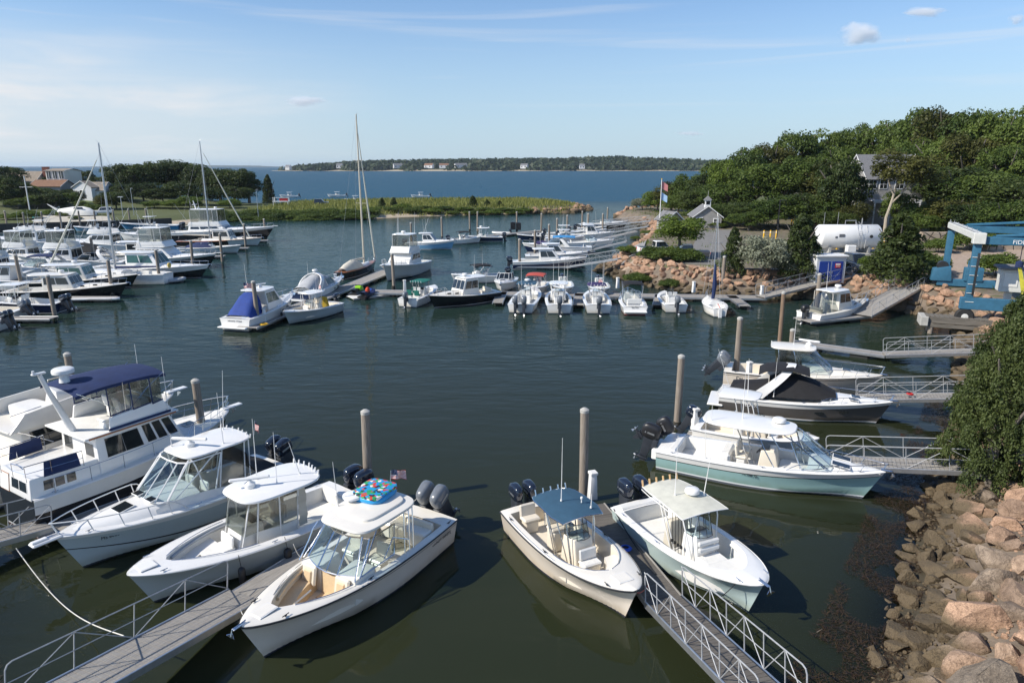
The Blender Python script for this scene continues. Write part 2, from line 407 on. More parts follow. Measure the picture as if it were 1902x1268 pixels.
# ------------------------------------------------------------------ materials
GEL = (.80, .79, .76)
WHITE = M("white_gelcoat", GEL, .22, var=.035, scale=1.2, coat=.35)
DECKW = M("white_nonskid", (.76, .75, .71), .6, var=.05, scale=2.5, bump=.15, bscale=90)
CREAM = M("cream_gelcoat", (.76, .69, .57), .28, var=.04, scale=1.2, coat=.3)
CREAMD = M("cream_deck", (.72, .65, .53), .55, var=.05, scale=3)
IVORY = M("ivory_gelcoat", (.78, .74, .66), .28, var=.04, scale=1.2, coat=.3)
VINYL = M("white_vinyl", (.74, .73, .69), .5, var=.05, scale=6)
TANV = M("tan_vinyl", (.66, .50, .31), .55, var=.06, scale=6)
CHROME = M("polished_metal", (.75, .76, .78), .18, 1., var=.04)
ALU = M("brushed_aluminium", (.56, .57, .58), .38, .85, var=.1, scale=4)
GALV = M("galvanised_rail", (.40, .41, .42), .6, .35, var=.14, scale=6)
BLACK = M("black_trim", (.018, .018, .02), .4, var=.2)
RUBBER = M("black_rubber", (.02, .02, .02), .75, var=.2)
COWL = M("dark_navy_cowling", (.014, .02, .035), .12, var=.15, coat=.8)
COWLG = M("silver_grey_cowling", (.15, .165, .185), .25, var=.1, coat=.4)
LEGM = M("dark_engine_leg", (.035, .04, .05), .35, var=.15)
NAVY = M("navy_canvas", (.012, .026, .09), .85, var=.18, scale=2, bump=.3, bscale=6)
TEALC = M("slate_blue_canvas", (.03, .085, .14), .8, var=.12, scale=3, bump=.15, bscale=40)
BLUEC = M("bright_blue_canvas", (.012, .045, .23), .8, var=.14, scale=2, bump=.3, bscale=5)
GREENC = M("green_canvas", (.004, .13, .10), .8, var=.14, scale=3)
BLACKC = M("black_canvas", (.012, .012, .014), .85, var=.2, scale=3, bump=.3, bscale=5)
GREYC = M("grey_canvas", (.40, .41, .42), .85, var=.1, scale=3, bump=.3, bscale=5)
TANC = M("beige_canvas", (.58, .54, .45), .9, var=.1, scale=2, bump=.3, bscale=5)
OFFW = M("weathered_white_canvas", (.60, .59, .50), .85, var=.12, scale=2.5)
PURPLE = M("purple_canvas", (.035, .025, .10), .85, var=.15)
REDC = M("faded_red_canvas", (.42, .07, .05), .85, var=.15)
SKYC = M("light_blue_canvas", (.05, .25, .52), .8, var=.12)
TEAK = M("varnished_teak", (.36, .13, .04), .3, var=.25, scale=8, coat=.4, stretch=(.4, 4, 1))
WOOD = M("weathered_dock_planks", (.20, .185, .165), .85, col2=(.36, .34, .31), scale=3, stretch=(.5, 8, 1), bump=.3, bscale=12)
DARKWOOD = M("wet_dark_planks", (.085, .075, .065), .8, col2=(.16, .145, .125), scale=3, stretch=(8, .5, 1), bump=.3, bscale=12)
PILEW = M("weathered_piling_wood", (.19, .155, .12), .9, col2=(.34, .29, .24), scale=4, stretch=(5, 5, .35), bump=.5, bscale=10)
DASH = M("dark_dash", (.03, .032, .035), .35)
RED = M("red_paint", (.5, .03, .025), .4)
YELLOW = M("yellow_paint", (.72, .42, .02), .5, var=.1)
ORANGE = M("orange_foam", (.65, .25, .05), .7)
ROPE = M("white_rope", (.62, .60, .54), .9, var=.15, scale=20)
CONC = M("weathered_concrete", (.40, .39, .36), .9, var=.15, scale=2, bump=.3, bscale=10)
LETTER = M("black_lettering", (.02, .02, .025), .5)
LETTERW = M("white_lettering", (.8, .8, .8), .5)

def glassmat(name, tint, mix, rough=.03):
    m = bpy.data.materials.new(name); m.use_nodes = True; t = m.node_tree; t.nodes.remove(t.nodes["Principled BSDF"])
    a = t.nodes.new("ShaderNodeBsdfTransparent"); a.inputs[0].default_value = (*tint, 1)
    b = t.nodes.new("ShaderNodeBsdfGlossy"); b.inputs['Roughness'].default_value = rough
    lw = t.nodes.new("ShaderNodeLayerWeight"); f = t.nodes.new("ShaderNodeMath"); f.operation = 'POWER'; t.links.new(lw.outputs['Facing'], f.inputs[0]); f.inputs[1].default_value = 4.5
    ad = t.nodes.new("ShaderNodeMath"); ad.operation = 'MULTIPLY_ADD'; t.links.new(f.outputs[0], ad.inputs[0]); ad.inputs[1].default_value = .8; ad.inputs[2].default_value = mix + .03
    x = t.nodes.new("ShaderNodeMixShader"); t.links.new(ad.outputs[0], x.inputs[0]); t.links.new(a.outputs[0], x.inputs[1]); t.links.new(b.outputs[0], x.inputs[2])
    t.links.new(x.outputs[0], t.nodes["Material Output"].inputs[0]); return m
GLASS = glassmat("clear_windscreen", (.87, .92, .93), .02)
VINYLCLEAR = glassmat("clear_vinyl", (.70, .72, .70), .10, .12)
TINT = M("dark_cabin_glass", (.012, .016, .018), .06, var=.1, spec=.9)
GREENG = M("green_tinted_glass", (.025, .09, .08), .06, var=.15, spec=.9)

def hullmat(name, top, boot=(.03, .03, .035), bottom=(.02, .025, .04), z0=.02, z1=.09, rough=.18):
    m = M(name, top, rough, var=.04, scale=.9, coat=.4)
    n, l, p = nodes(m); src = p.inputs['Base Color'].links[0].from_socket
    c = n.new("ShaderNodeTexCoord"); sp = n.new("ShaderNodeSeparateXYZ"); l.new(c.outputs['Object'], sp.inputs[0])
    def gt(v):
        q = n.new("ShaderNodeMath"); q.operation = 'GREATER_THAN'; l.new(sp.outputs[2], q.inputs[0]); q.inputs[1].default_value = v; return q.outputs[0]
    def mx(f, a, b):
        q = n.new("ShaderNodeMix"); q.data_type = 'RGBA'; l.new(f, q.inputs[0])
        for i, v in ((6, a), (7, b)):
            if isinstance(v, tuple): q.inputs[i].default_value = (*v, 1)
            else: l.new(v, q.inputs[i])
        return q.outputs[2]
    nz = n.new("ShaderNodeTexNoise"); nz.inputs['Scale'].default_value = 3; nz.inputs['Detail'].default_value = 6; l.new(c.outputs['Object'], nz.inputs[0])
    mr = n.new("ShaderNodeMapRange"); mr.interpolation_type = 'SMOOTHSTEP'; l.new(sp.outputs[2], mr.inputs[0]); mr.inputs[1].default_value = z1 + .42; mr.inputs[2].default_value = z1 - .02
    ml = n.new("ShaderNodeMath"); ml.operation = 'MULTIPLY'; l.new(mr.outputs[0], ml.inputs[0]); l.new(nz.outputs[0], ml.inputs[1])
    src = mx(ml.outputs[0], src, tuple(k * q for k, q in zip(top, (.62, .55, .42))))
    l.new(mx(gt(z0), bottom, mx(gt(z1), boot, src)), p.inputs['Base Color'])
    return m
HW = hullmat("white_hull", GEL, (.12, .13, .15))
HCREAM = hullmat("cream_hull", (.74, .66, .56), (.05, .05, .06))
HGREY = hullmat("pale_grey_hull", (.42, .46, .46), (.04, .045, .05))
HICE = hullmat("ice_blue_grey_hull", (.50, .57, .58), (.05, .055, .06))
HSEA = hullmat("pale_sea_green_hull", (.47, .58, .57), (.05, .07, .08))
HTEAL = hullmat("teal_hull", (.31, .49, .48), (.70, .74, .74), (.10, .11, .13), .10, .17)
HDARK = hullmat("charcoal_hull", (.11, .102, .098), (.55, .55, .55), (.03, .06, .09), .06, .14)
HBLACK = hullmat("black_hull", (.014, .015, .018), (.5, .5, .48), (.08, .02, .02), .05, .12)
HNAVY = hullmat("navy_hull", (.012, .022, .06), (.55, .55, .55), (.03, .03, .04), .05, .11)
HBLUE = hullmat("light_blue_hull", (.17, .36, .55), (.6, .6, .6))
HMID = hullmat("mid_blue_hull", (.03, .17, .33), (.6, .6, .6))
HTAN = hullmat("pale_tan_hull", (.60, .58, .52), (.05, .07, .12))

# ------------------------------------------------------------------ hull
class Hull:
    def __init__(s, L, B, fb=1.3, fs=.9, rake=None, full=(2.3, .66), tr=.9, n=26, spow=1.7, flare=.8, chz=.5):
        s.L, s.B, s.fb, s.fs, s.full, s.tr, s.spow, s.flare, s.chz = L, B, fb, fs, full, tr, spow, flare, chz
        s.rake = L * .11 if rake is None else rake
        s.ts = [1 - (1 - i / n) ** 1.45 for i in range(n + 1)]
    def b(s, t):
        if t < .4: return s.B / 2 * (s.tr + (1 - s.tr) * math.sin(math.pi / 2 * t / .4))
        u = (t - .4) / .6; return s.B / 2 * max(0, 1 - u ** s.full[0]) ** s.full[1]
    def c(s, t):
        k = s.tr * .94 + (1 - s.tr) * math.sin(math.pi / 2 * min(1, t / .4)) * .9
        u = max(0, (t - .3) / .7); return s.B / 2 * .9 * k * max(0, 1 - u ** 1.9) ** 1.05
    def zs(s, t): return s.fs + (s.fb - s.fs) * t ** s.spow
    def zch(s, t): return -.05 + (s.chz * s.fb + .05) * max(0, (t - .35) / .65) ** 2
    def x(s, t, z=None):
        x = -s.L / 2 + s.L * t
        if z is not None: x -= s.rake * (1 - (z + .55) / (s.zs(t) + .55)) * t ** 3
        return x
    def pt(s, t, u, side=1):
        b, c, zc, zs = s.b(t), s.c(t), s.zch(t), s.zs(t); z = zc + (zs - zc) * u
        return (s.x(t, z), side * (c + (b - c) * u ** (1 + s.flare * t)), z)
    def t_of(s, x): return (x + s.L / 2) / s.L
    def build(s, root, mats, us=(1, .93, .75, .5, .25, 0), um=(0, 0, 0, 0, 0), trail='rub_rail', railmat=None, rr=.028, label=None):
        mb = MB(); rows = []
        for t in s.ts:
            kz = -.5 + .35 * max(0, (t - .6) / .4) ** 2
            row = [s.pt(t, u, 1) for u in us] + [(s.x(t, kz), 0, kz)] + [s.pt(t, u, -1) for u in reversed(us)]
            rows.append(row)
        mc = list(um) + [0, 0] + list(reversed(um))
        mb.loft(rows, mcol=mc)
        mb.poly(rows[0][::-1], 0)
        o = mb.build('hull', mats, root, 50)
        if label: o['label'] = label
        rm = MB()
        for sd in (1, -1): rm.tube([Vector(s.pt(t, .97, sd)) + Vector((0, sd * .012, 0)) for t in s.ts], rr, n=5)
        rm.build(trail, railmat or BLACK, root)
        return o
    def deck(s, root, t0, t1, gw, sole, mats, rc=.25, wmax=9, crown=.05, inset=.0, names=('deck', 'cockpit')):
        """covering deck with a cockpit well between t0 and t1; mats = deck, liner, sole"""
        def inner(t):
            if t < t0 - 1e-6 or t > t1 + 1e-6: return 0.
            w = min(max(s.b(t) - gw, 0), wmax); q = (t - (t1 - rc)) / rc
            return w * (math.sqrt(max(0, 1 - min(1, q) ** 2)) if q > 0 else 1)
        ts = sorted(q for q in set(list(s.ts) + [t0, t1] + [t1 - rc * (1 - math.sin(a)) for a in np.linspace(0, math.pi / 2, 8)]) if 0 <= q <= 1)
        seq = []
        for t in ts:
            if abs(t - t0) < 1e-9: seq.append((t, 0.))
            seq.append((t, inner(t)))
        d = MB(); zc = lambda t, y: s.zs(t) + crown * (1 - (abs(y) / max(s.b(t), .01)) ** 2) + .004
        for sd in (1, -1):
            rows = []
            for t, w in seq:
                b = s.b(t) * .995
                rows.append([(s.x(t), sd * lerp(b, w, k), zc(t, lerp(b, w, k)) - (.02 if k == 0 else 0)) for k in (0, .08, .5, 1)])
            d.loft(rows)
        d.build(names[0], mats[0], root, 60)
        if t1 > t0:
            c = MB(); ins = [(t, w) for t, w in seq if t0 <= t <= t1][1:]
            for sd in (1, -1):
                c.loft([[(s.x(t), sd * w, zc(t, w)), (s.x(t), sd * w * .99, zc(t, w) - .07), (s.x(t), sd * w * .955, sole)] for t, w in ins], 0)
            c.loft([[(s.x(t), y * w * .955, sole) for y in (-1, -.5, 0, .5, 1)] for t, w in ins], 1)
            t, w = ins[0]; c.poly([(s.x(t), w, zc(t, w)), (s.x(t), -w, zc(t, w)), (s.x(t), -w * .955, sole), (s.x(t), w * .955, sole)], 0)
            c.build(names[1], [mats[1], mats[2]], root, 45)
        s.inner = inner; s.zc = zc; s.zdeck = zc
    def trunk(s, root, t0, t1, frac, h, mat, name='cabin_trunk', h1=0., n=14, pw=3.2, back=.0):
        """raised foredeck / cabin trunk: height h at its rear easing to h1 at the bow"""
        mb = MB(); rows = []
        ys = np.linspace(-1, 1, 15)
        for i in range(n + 1):
            q = i / n; t = lerp(t0, t1, q); w = max(.02, s.b(t) * frac * (1 if q < .6 else math.sqrt(max(0.0, 1 - ((q - .6) / .4) ** 2)) * .999 + .001))
            hh = lerp(h, h1, q ** 1.25)
            rows.append([(s.x(t), y * w, s.zs(t) + .0 + hh * max(0, 1 - abs(y) ** pw)) for y in ys])
        mb.loft(rows); mb.poly(rows[0][::-1]); mb.poly(rows[-1])
        s.tr_top = lambda t: s.zs(t) + lerp(h, h1, min(1, max(0, (t - t0) / (t1 - t0))) ** 1.25)
        return mb.build(name, mat, root, 50)
    def rail(s, root, t0, h, mat=None, r=.016, posts=6, inset=.08, t1=.992, mid=False, low0=True):
        mb = MB(); m = mat or CHROME
        for sd in (1, -1):
            top = []
            N_ = 18
            for i in range(N_ + 1):
                t = lerp(t0, t1, i / N_); e = min(1, i / 3) if low0 else 1
                top.append((s.x(t) + .1 * (i / N_), sd * max(.05, s.b(t) - inset), s.zs(t) + .03 + h * (math.sin(e * math.pi / 2))))
            mb.tube(top, r, n=5)
            if mid: mb.tube([(a[0], a[1], a[2] - h * .5) for a in top[3:]], r * .7, n=4)
            for k in range(posts):
                i = int(lerp(3, N_, k / max(1, posts - 1))); p = top[i]; t = lerp(t0, t1, i / N_)
                mb.tube([p, (s.x(t) - .08, sd * max(.05, s.b(t) - inset), s.zs(t) + .01)], r * .85, n=4)
            s.last = top[-1]
        mb.tube([(s.last[0], abs(s.last[1]), s.last[2]), (s.last[0] + .05, 0, s.last[2]), (s.last[0], -abs(s.last[1]), s.last[2])], r, n=5)
        return mb.build('bow_rail', m, root)

# ------------------------------------------------------------------ boat parts (local axes: x forward, y to port, z up)
def outboard(root, x, y, z, s=1., tilt=0., mat=None, stripe=True):
    """outboard motor hung on a transom at x: leg with a cowling and a propeller as sub-parts"""
    Rm = Matrix.Translation((x, y, z)) @ Matrix.Rotation(tilt, 4, 'Y')
    T = lambda p: Rm @ (Vector(p) * s)
    m = MB()
    m.hexa([T(p) for p in ((-.55, -.09, -.95), (-.22, -.07, -.95), (-.22, .07, -.95), (-.55, .09, -.95), (-.62, -.13, .12), (-.14, -.12, .12), (-.14, .12, .12), (-.62, .13, .12))], 0, .03)
    m.hexa([T(p) for p in ((-.18, -.16, -.35), (.06, -.16, -.35), (.06, .16, -.35), (-.18, .16, -.35), (-.16, -.14, .1), (.05, -.14, .1), (.05, .14, .1), (-.16, .14, .1))], 0, .02)
    m.loft([[T((a, r * math.cos(q), -1.0 + r * math.sin(q))) for q in np.linspace(0, 2 * math.pi, 10, False)] for a, r in ((-.15, .02), (-.25, .07), (-.5, .085), (-.72, .06))], 0, True, (True, True))
    m.hexa([T(p) for p in ((-.6, -.16, -.84), (-.24, -.1, -.84), (-.24, .1, -.84), (-.6, .16, -.84), (-.6, -.16, -.82), (-.24, -.1, -.82), (-.24, .1, -.82), (-.6, .16, -.82))], 0, 0)
    m.hexa([T(p) for p in ((-.42, -.015, -1.32), (-.3, -.01, -1.32), (-.3, .01, -1.32), (-.42, .015, -1.32), (-.52, -.02, -1.05), (-.24, -.02, -1.05), (-.24, .02, -1.05), (-.52, .02, -1.05))], 0, 0)
    o = m.build('outboard_motor', LEGM, root, 40)
    c = MB(); rows = []
    for h, x0, x1, w in ((.08, -.70, -.04, .17), (.14, -.76, .0, .205), (.24, -.80, .04, .225), (.42, -.83, .05, .225), (.56, -.81, .03, .215), (.66, -.75, -.02, .19), (.72, -.62, -.12, .14), (.735, -.5, -.22, .07)):
        ring = []
        for q in np.linspace(0, 2 * math.pi, 18, False):
            cc, ss = math.cos(q), math.sin(q); u = math.copysign(abs(cc) ** .6, cc); v = math.copysign(abs(ss) ** .6, ss)
            ring.append(T(((x0 + x1) / 2 + u * (x1 - x0) / 2, v * w * (1 - .12 * u), h)))
        rows.append(ring)
    c.loft(rows, 0, True, (True, True))
    c.build('cowling', mat or COWL, o, 50)
    if stripe:
        b = MB()
        for sd in (1, -1): b.plate([T((-.62, sd * .232, .30)), T((-.16, sd * .226, .30)), T((-.18, sd * .226, .38)), T((-.60, sd * .230, .38))], .006)
        b.build('cowling_stripe', ALU, o, 0, split=.001)
    pr = MB()
    for k in range(3):
        a = k * 2.0944; d = Vector((0, math.cos(a), math.sin(a))); e = Vector((0, -math.sin(a), math.cos(a)))
        base_ = Vector((-.74, 0, -1.0))
        pr.plate([T(base_ + d * .05 - e * .03), T(base_ + d * .19 - e * .09 + Vector((.05, 0, 0))), T(base_ + d * .2 + e * .08 - Vector((.04, 0, 0))), T(base_ + d * .05 + e * .04)], .008)
    pr.tube([T((-.70, 0, -1.0)), T((-.82, 0, -1.0))], [.055 * s, .03 * s], n=8)
    pr.build('propeller', ALU, o)
    return o
def engines(root, H, n, z=None, s=1., tilt=0., mat=None, dx=0., gap=.62):
    z = H.fs - .02 if z is None else z
    for k in range(n): outboard(root, -H.L / 2 - .10 + dx, (k - (n - 1) / 2) * gap, z, s, tilt, mat)
def hardtop(root, x0, x1, w0, w1, z, mat=WHITE, th=.07, crown=.07, name='hardtop', e=4.5, mbot=None):
    return MB().slab(x0, x1, w0, w1, z, th, crown, e=e, mbot=None).build(name, mat, root, 40)
def legs(root, feet, tops, mat=CHROME, r=.024, name='top_frame', extra=()):
    m = MB()
    for f, t in zip(feet, tops):
        for sd in (1, -1):
            a = Vector((f[0], sd * f[1], f[2])); b = Vector((t[0], sd * t[1], t[2])); mid = a.lerp(b, .82) + Vector(((a - b).x * .06, sd * .03, 0))
            m.tube([a, a.lerp(b, .5), mid, b], r, n=6)
    for p in extra: m.tube(p, r * .8, n=5)
    return m.build(name, mat, root, split=.02)
def windshield(root, x, w, z, h, rake, side, mframe=CHROME, mglass=None, wt=None, front=.62, r=.02, name='windshield', z2=None):
    """wrap windscreen: centre panels ahead of x, wings running back by `side`"""
    wt = w * .86 if wt is None else wt; z2 = z if z2 is None else z2
    base = [(x - side, w, z2), (x - .12, w * .97, z), (x + .16, w * front, z), (x + .22, 0, z), (x + .16, -w * front, z), (x - .12, -w * .97, z), (x - side, -w, z2)]
    top = [(x - side - rake * .45, wt, z + h * .96), (x - .12 - rake, wt * .97, z + h), (x + .10 - rake, wt * front, z + h), (x + .14 - rake, 0, z + h), (x + .10 - rake, -wt * front, z + h), (x - .12 - rake, -wt * .97, z + h), (x - side - rake * .45, -wt, z + h * .96)]
    g = MB()
    for i in range(6): g.plate([base[i], base[i + 1], top[i + 1], top[i]], .008)
    f = MB(); f.tube(base, r, n=5); f.tube(top, r * 1.15, n=6)
    for i in (0, 1, 2, 3, 4, 5, 6): f.tube([base[i], top[i]], r * (1.1 if i not in (3,) else .8), n=5)
    fo = f.build(name, mframe, root); g.build('glass_panel', mglass or GLASS, fo, 0)
    return base, top
def console(root, x, z, w=.42, d=.5, h=1.0, mat=WHITE, wind=True, face=True, mg=None):
    m = MB(); m.hexa([(x - d, -w, z), (x + d, -w * .9, z), (x + d, w * .9, z), (x - d, w, z), (x - d * .75, -w * .92, z + h), (x + d * .45, -w * .8, z + h * 1.04), (x + d * .45, w * .8, z + h * 1.04), (x - d * .75, w * .92, z + h)], 0, .05, 3)
    o = m.build('console', mat, root, 40)
    p = MB(); p.hexa([(x - d * .78, -w * .8, z + h * .72), (x - d * .72, -w * .8, z + h * .72), (x - d * .72, w * .8, z + h * .72), (x - d * .78, w * .8, z + h * .72), (x - d * .82, -w * .78, z + h * 1.0), (x - d * .1, -w * .7, z + h * 1.075), (x - d * .1, w * .7, z + h * 1.075), (x - d * .82, w * .78, z + h * 1.0)], 0, .01)
    p.build('dash_panel', DASH, o)
    wl = MB(); c = Vector((x - d * 1.0, w * .1, z + h * .82)); ax = Vector((-.75, 0, .65)).normalized(); u = Vector((0, 1, 0)); v = ax.cross(u)
    wl.tube([c + (u * math.cos(a) + v * math.sin(a)) * .17 for a in np.linspace(0, 2 * math.pi, 14, False)], .016, n=5, closed=True)
    for a in (0, 2.1, 4.2): wl.tube([c, c + (u * math.cos(a) + v * math.sin(a)) * .17], .012, n=4)
    wl.tube([c, c - ax * .14], .03, n=5); wl.build('steering_wheel', BLACK, o)
    if wind: windshield(o, x + d * .3, w * .82, z + h, .38, .16, .35, BLACK, mg or GLASS, r=.012)
    if face:
        s_ = MB(); s_.box((x + d + .18, 0, z + .24), (.42, w * 1.5, .44), 0, .06); s_.box((x + d + .18, 0, z + .49), (.46, w * 1.55, .1), 1, .04); s_.box((x + d + .02, 0, z + .74), (.1, w * 1.5, .40), 1, .045, ry=-.12)
        s_.build('console_seat', [mat, VINYL], root)
    return o
def seat(root, x, y, z, w=.5, h=.75, mat=VINYL, base=WHITE, back=True, d=.48, facing=1, name='seat'):
    m = MB(); m.box((x, y, z + h * .3), (d * .8, w * .8, h * .6), 1, .04); m.box((x, y, z + h * .68), (d, w, .14), 0, .05)
    if back: m.box((x - facing * d * .46, y, z + h * 1.0), (.12, w * .98, .52), 0, .05, ry=-facing * .14)
    return m.build(name, [mat, base], root)
def leaning_post(root, x, z, w=1.0, mat=VINYL, base=WHITE):
    m = MB(); m.box((x, 0, z + .42), (.5, w * .9, .8), 1, .05); m.box((x, 0, z + .88), (.46, w, .14), 0, .05)
    m.box((x - .24, w * .26, z + 1.14), (.12, w * .46, .44), 0, .05, ry=-.12); m.box((x - .24, -w * .26, z + 1.14), (.12, w * .46, .44), 0, .05, ry=-.12)
    m.tube([(x - .3, w * .5, z + .9), (x - .34, w * .5, z + 1.38), (x - .34, -w * .5, z + 1.38), (x - .3, -w * .5, z + .9)], .02, 2, n=5)
    return m.build('leaning_post', [mat, base, CHROME], root)
def cleats(root, H, ts=(.08, .5, .9), mat=CHROME, ins=.1):
    m = MB()
    for t in ts:
        for sd in (1, -1):
            y = sd * max(.06, H.b(t) - ins); x, z = H.x(t), H.zc(t, y) + .015
            m.tube([(x - .12, y, z + .045), (x + .12, y, z + .045)], .016, n=5); m.box((x, y, z + .02), (.08, .035, .05), 0, .01)
    m.build('cleat', mat, root, split=.05)
def dome(root, x, y, z, r=.3, h=.22, mat=WHITE, leg=.12, name='radar_dome'):
    m = MB(); m.lathe([(r * .5, 0), (r * .35, leg)], (x, y, z), 10)
    m.lathe([(r * .7, leg), (r * .98, leg + .04), (r, leg + h * .5), (r * .96, leg + h * .8), (r * .8, leg + h), (r * .3, leg + h * 1.04)], (x, y, z), 22)
    return m.build(name, mat, root, 40)
def open_array(root, x, y, z, L=1.25, rz=.5, mat=WHITE):
    m = MB(); m.lathe([(.17, 0), (.2, .05), (.19, .18), (.1, .24), (.07, .3)], (x, y, z), 16); m.box((x, y, z + .36), (.13, L, .12), 0, .04, rz=rz)
    return m.build('radar_array', mat, root, 40)
def antenna(root, x, y, z, h, lean=0., mat=None, side=0., r=.014):
    m = MB(); m.tube([(x, y, z), (x + lean * .12 * h, y + side * .12 * h, z + h * .12), (x + lean * h, y + side * h, z + h)], [r * 1.6, r * 1.3, r * .55], n=5)
    m.lathe([(r * 3, 0), (r * 2.4, .06)], (x, y, z), 8)
    return m.build('antenna', mat or WHITE, root)
def rods(root, pts, mat=CHROME, h=.28, lean=-.12, r=.022):
    m = MB()
    for p in pts: m.tube([p, (p[0] + lean, p[1], p[2] + h)], [r, r * 1.1], n=6)
    return m.build('rod_holder', mat, root, split=.001)
def fender(root, x, y, z, mat=RUBBER, L=.55, r=.11):
    m = MB(); m.lathe([(.02, -L / 2 - .04), (r * .7, -L / 2), (r, -L / 2 + .07), (r, L / 2 - .07), (r * .7, L / 2), (.02, L / 2 + .04)], (x, y, z), 12); m.tube([(x, y, z + L / 2), (x, y * .93, z + L / 2 + .45)], .012, n=4)
    return m.build('fender', mat, root)
def anchor(root, H, mat=CHROME):
    x, z = H.L / 2, H.fb
    m = MB(); m.box((x + .02, 0, z + .05), (.42, .12, .05), 0, .015); m.tube([(x - .2, 0, z + .11), (x + .26, 0, z + .06), (x + .32, 0, z - .12)], .022, n=5)
    m.plate([(x + .34, -.16, z - .1), (x + .2, 0, z - .32), (x + .34, .16, z - .1), (x + .26, 0, z - .04)], .02)
    m.build('anchor', mat, root)
def hatch(root, x, z, dx, w, mat=TINT, name='deck_hatch', ry=0., y=0., th=.03):
    m = MB(); m.box((x, y, z), (dx + .06, w + .06, th), 1, .012, ry=ry); m.box((x, y, z + .008), (dx, w, th), 0, .01, ry=ry)
    return m.build(name, [mat, WHITE], root)
class House:
    """deckhouse with sloping sides; x0/x1 rear/front at the bottom, a/b their shift at the top"""
    def __init__(s, root, x0, x1, w0, w1, z, h, a=0., b=0., k=.9, mat=WHITE, bev=.06, name='cabin', z1=None, k1=None):
        z1 = z if z1 is None else z1; k1 = k if k1 is None else k1
        s.B = [(x0, -w0, z), (x1, -w1, z1), (x1, w1, z1), (x0, w0, z)]
        s.T = [(x0 + a, -w0 * k, z + h), (x1 + b, -w1 * k1, z + h), (x1 + b, w1 * k1, z + h), (x0 + a, w0 * k, z + h)]
        s.root = root; s.o = MB().hexa(s.B + s.T, 0, bev, 3).build(name, mat, root, 40)
    def face(s, f):
        i, j = {'star': (0, 1), 'front': (1, 2), 'port': (3, 2), 'rear': (0, 3)}[f]
        return [Vector(s.B[i]), Vector(s.B[j]), Vector(s.T[j]), Vector(s.T[i])], {'star': Vector((0, -1, 0)), 'front': Vector((1, 0, 0)), 'port': Vector((0, 1, 0)), 'rear': Vector((-1, 0, 0))}[f]
    def win(s, f, u0, u1, v0, v1, mat=None, su=0., frame=None, fw=.03, taper=(0, 0), name='window', parent=None):
        """one window on a face; su slants it; taper lowers the two top corners"""
        q, out = s.face(f); P = lambda u, v: q[0].lerp(q[1], u).lerp(q[3].lerp(q[2], u), v)
        n_ = (q[1] - q[0]).cross(q[3] - q[0]).normalized()
        if n_.dot(out) < 0: n_ = -n_
        c = [P(u0, v0), P(u1, v0), P(u1 + su, v1 - taper[1]), P(u0 + su, v1 - taper[0])]
        cen = sum(c, Vector()) / 4
        gl_ = [p + n_ * .022 for p in c]; fr = [p + (p - cen).normalized() * fw * 1.3 + n_ * .012 for p in c]
        m = MB()
        def slab_(pts, d, mi):
            k = len(pts); vs = pts + [p - n_ * d for p in pts]
            m.add(vs, [tuple(range(k))] + [(i, i + k, (i + 1) % k + k, (i + 1) % k) for i in range(k)], mi)
        slab_(fr, .03, 1); slab_(gl_, .012, 0)
        return m.build(name, [mat or TINT, frame or WHITE], parent or s.o, 0)
    def row(s, f, n, u0, u1, v0, v1, gap=.03, **kw):
        w = (u1 - u0 - gap * (n - 1)) / n
        for i in range(n): s.win(f, u0 + i * (w + gap), u0 + i * (w + gap) + w, v0, v1, **kw)
def canvas(root, rows, mat, name='canvas', posts=(), pr=.016, th=True):
    """canvas skin lofted over bows (rows of points)"""
    m = MB(); m.loft(rows); m.loft([[(p[0], p[1], p[2] - .015) for p in r] for r in rows])
    o = m.build(name, mat, root, 60)
    if posts:
        q = MB()
        for p in posts: q.tube(p, pr, n=5)
        q.build('canvas_frame', CHROME, o)
    return o
def bow(x, w, z, h, n=11, pw=3., lean=0.):
    return [(x + lean * (1 - abs(y) ** pw), y * w, z + h * (1 - abs(y) ** pw)) for y in np.linspace(-1, 1, n)]
def bimini(root, x0, x1, w, z, zfoot, xf, mat, crown=.12, name='bimini_top', wf=None, frame=CHROME):
    rows = []
    for i in range(7):
        q = i / 6; x = lerp(x0, x1, q); rows.append([(x, y * w, z + crown * (1 - abs(y) ** 2.6) - .07 * (2 * q - 1) ** 2 * 2 + .012 * math.sin(q * 9.4)) for y in np.linspace(-1, 1, 11)])
    wf = wf or w
    posts = []
    for xx in (x0 + .08, (x0 + x1) / 2, x1 - .08):
        for sd in (1, -1): posts.append([(xf, sd * wf, zfoot), (lerp(xf, xx, .55), sd * lerp(wf, w, .6), lerp(zfoot, z, .6)), (xx, sd * w, z - .03)])
    o = canvas(root, rows, mat, name); q = MB()
    for p in posts: q.tube(p, .016, n=5)
    q.build('bimini_frame', frame, o)
    m = MB()
    for sd in (1, -1): m.loft([[(r[0][0], sd * w, r[0][2]), (r[0][0], sd * (w + .01), r[0][2] - .12)] for r in rows])
    m.build('valance', mat, o)
    return o
def seabag(root, pts, mat, name='cushion'): return MB().tube(pts, .07, n=8).build(name, mat, root)
_flagm = None
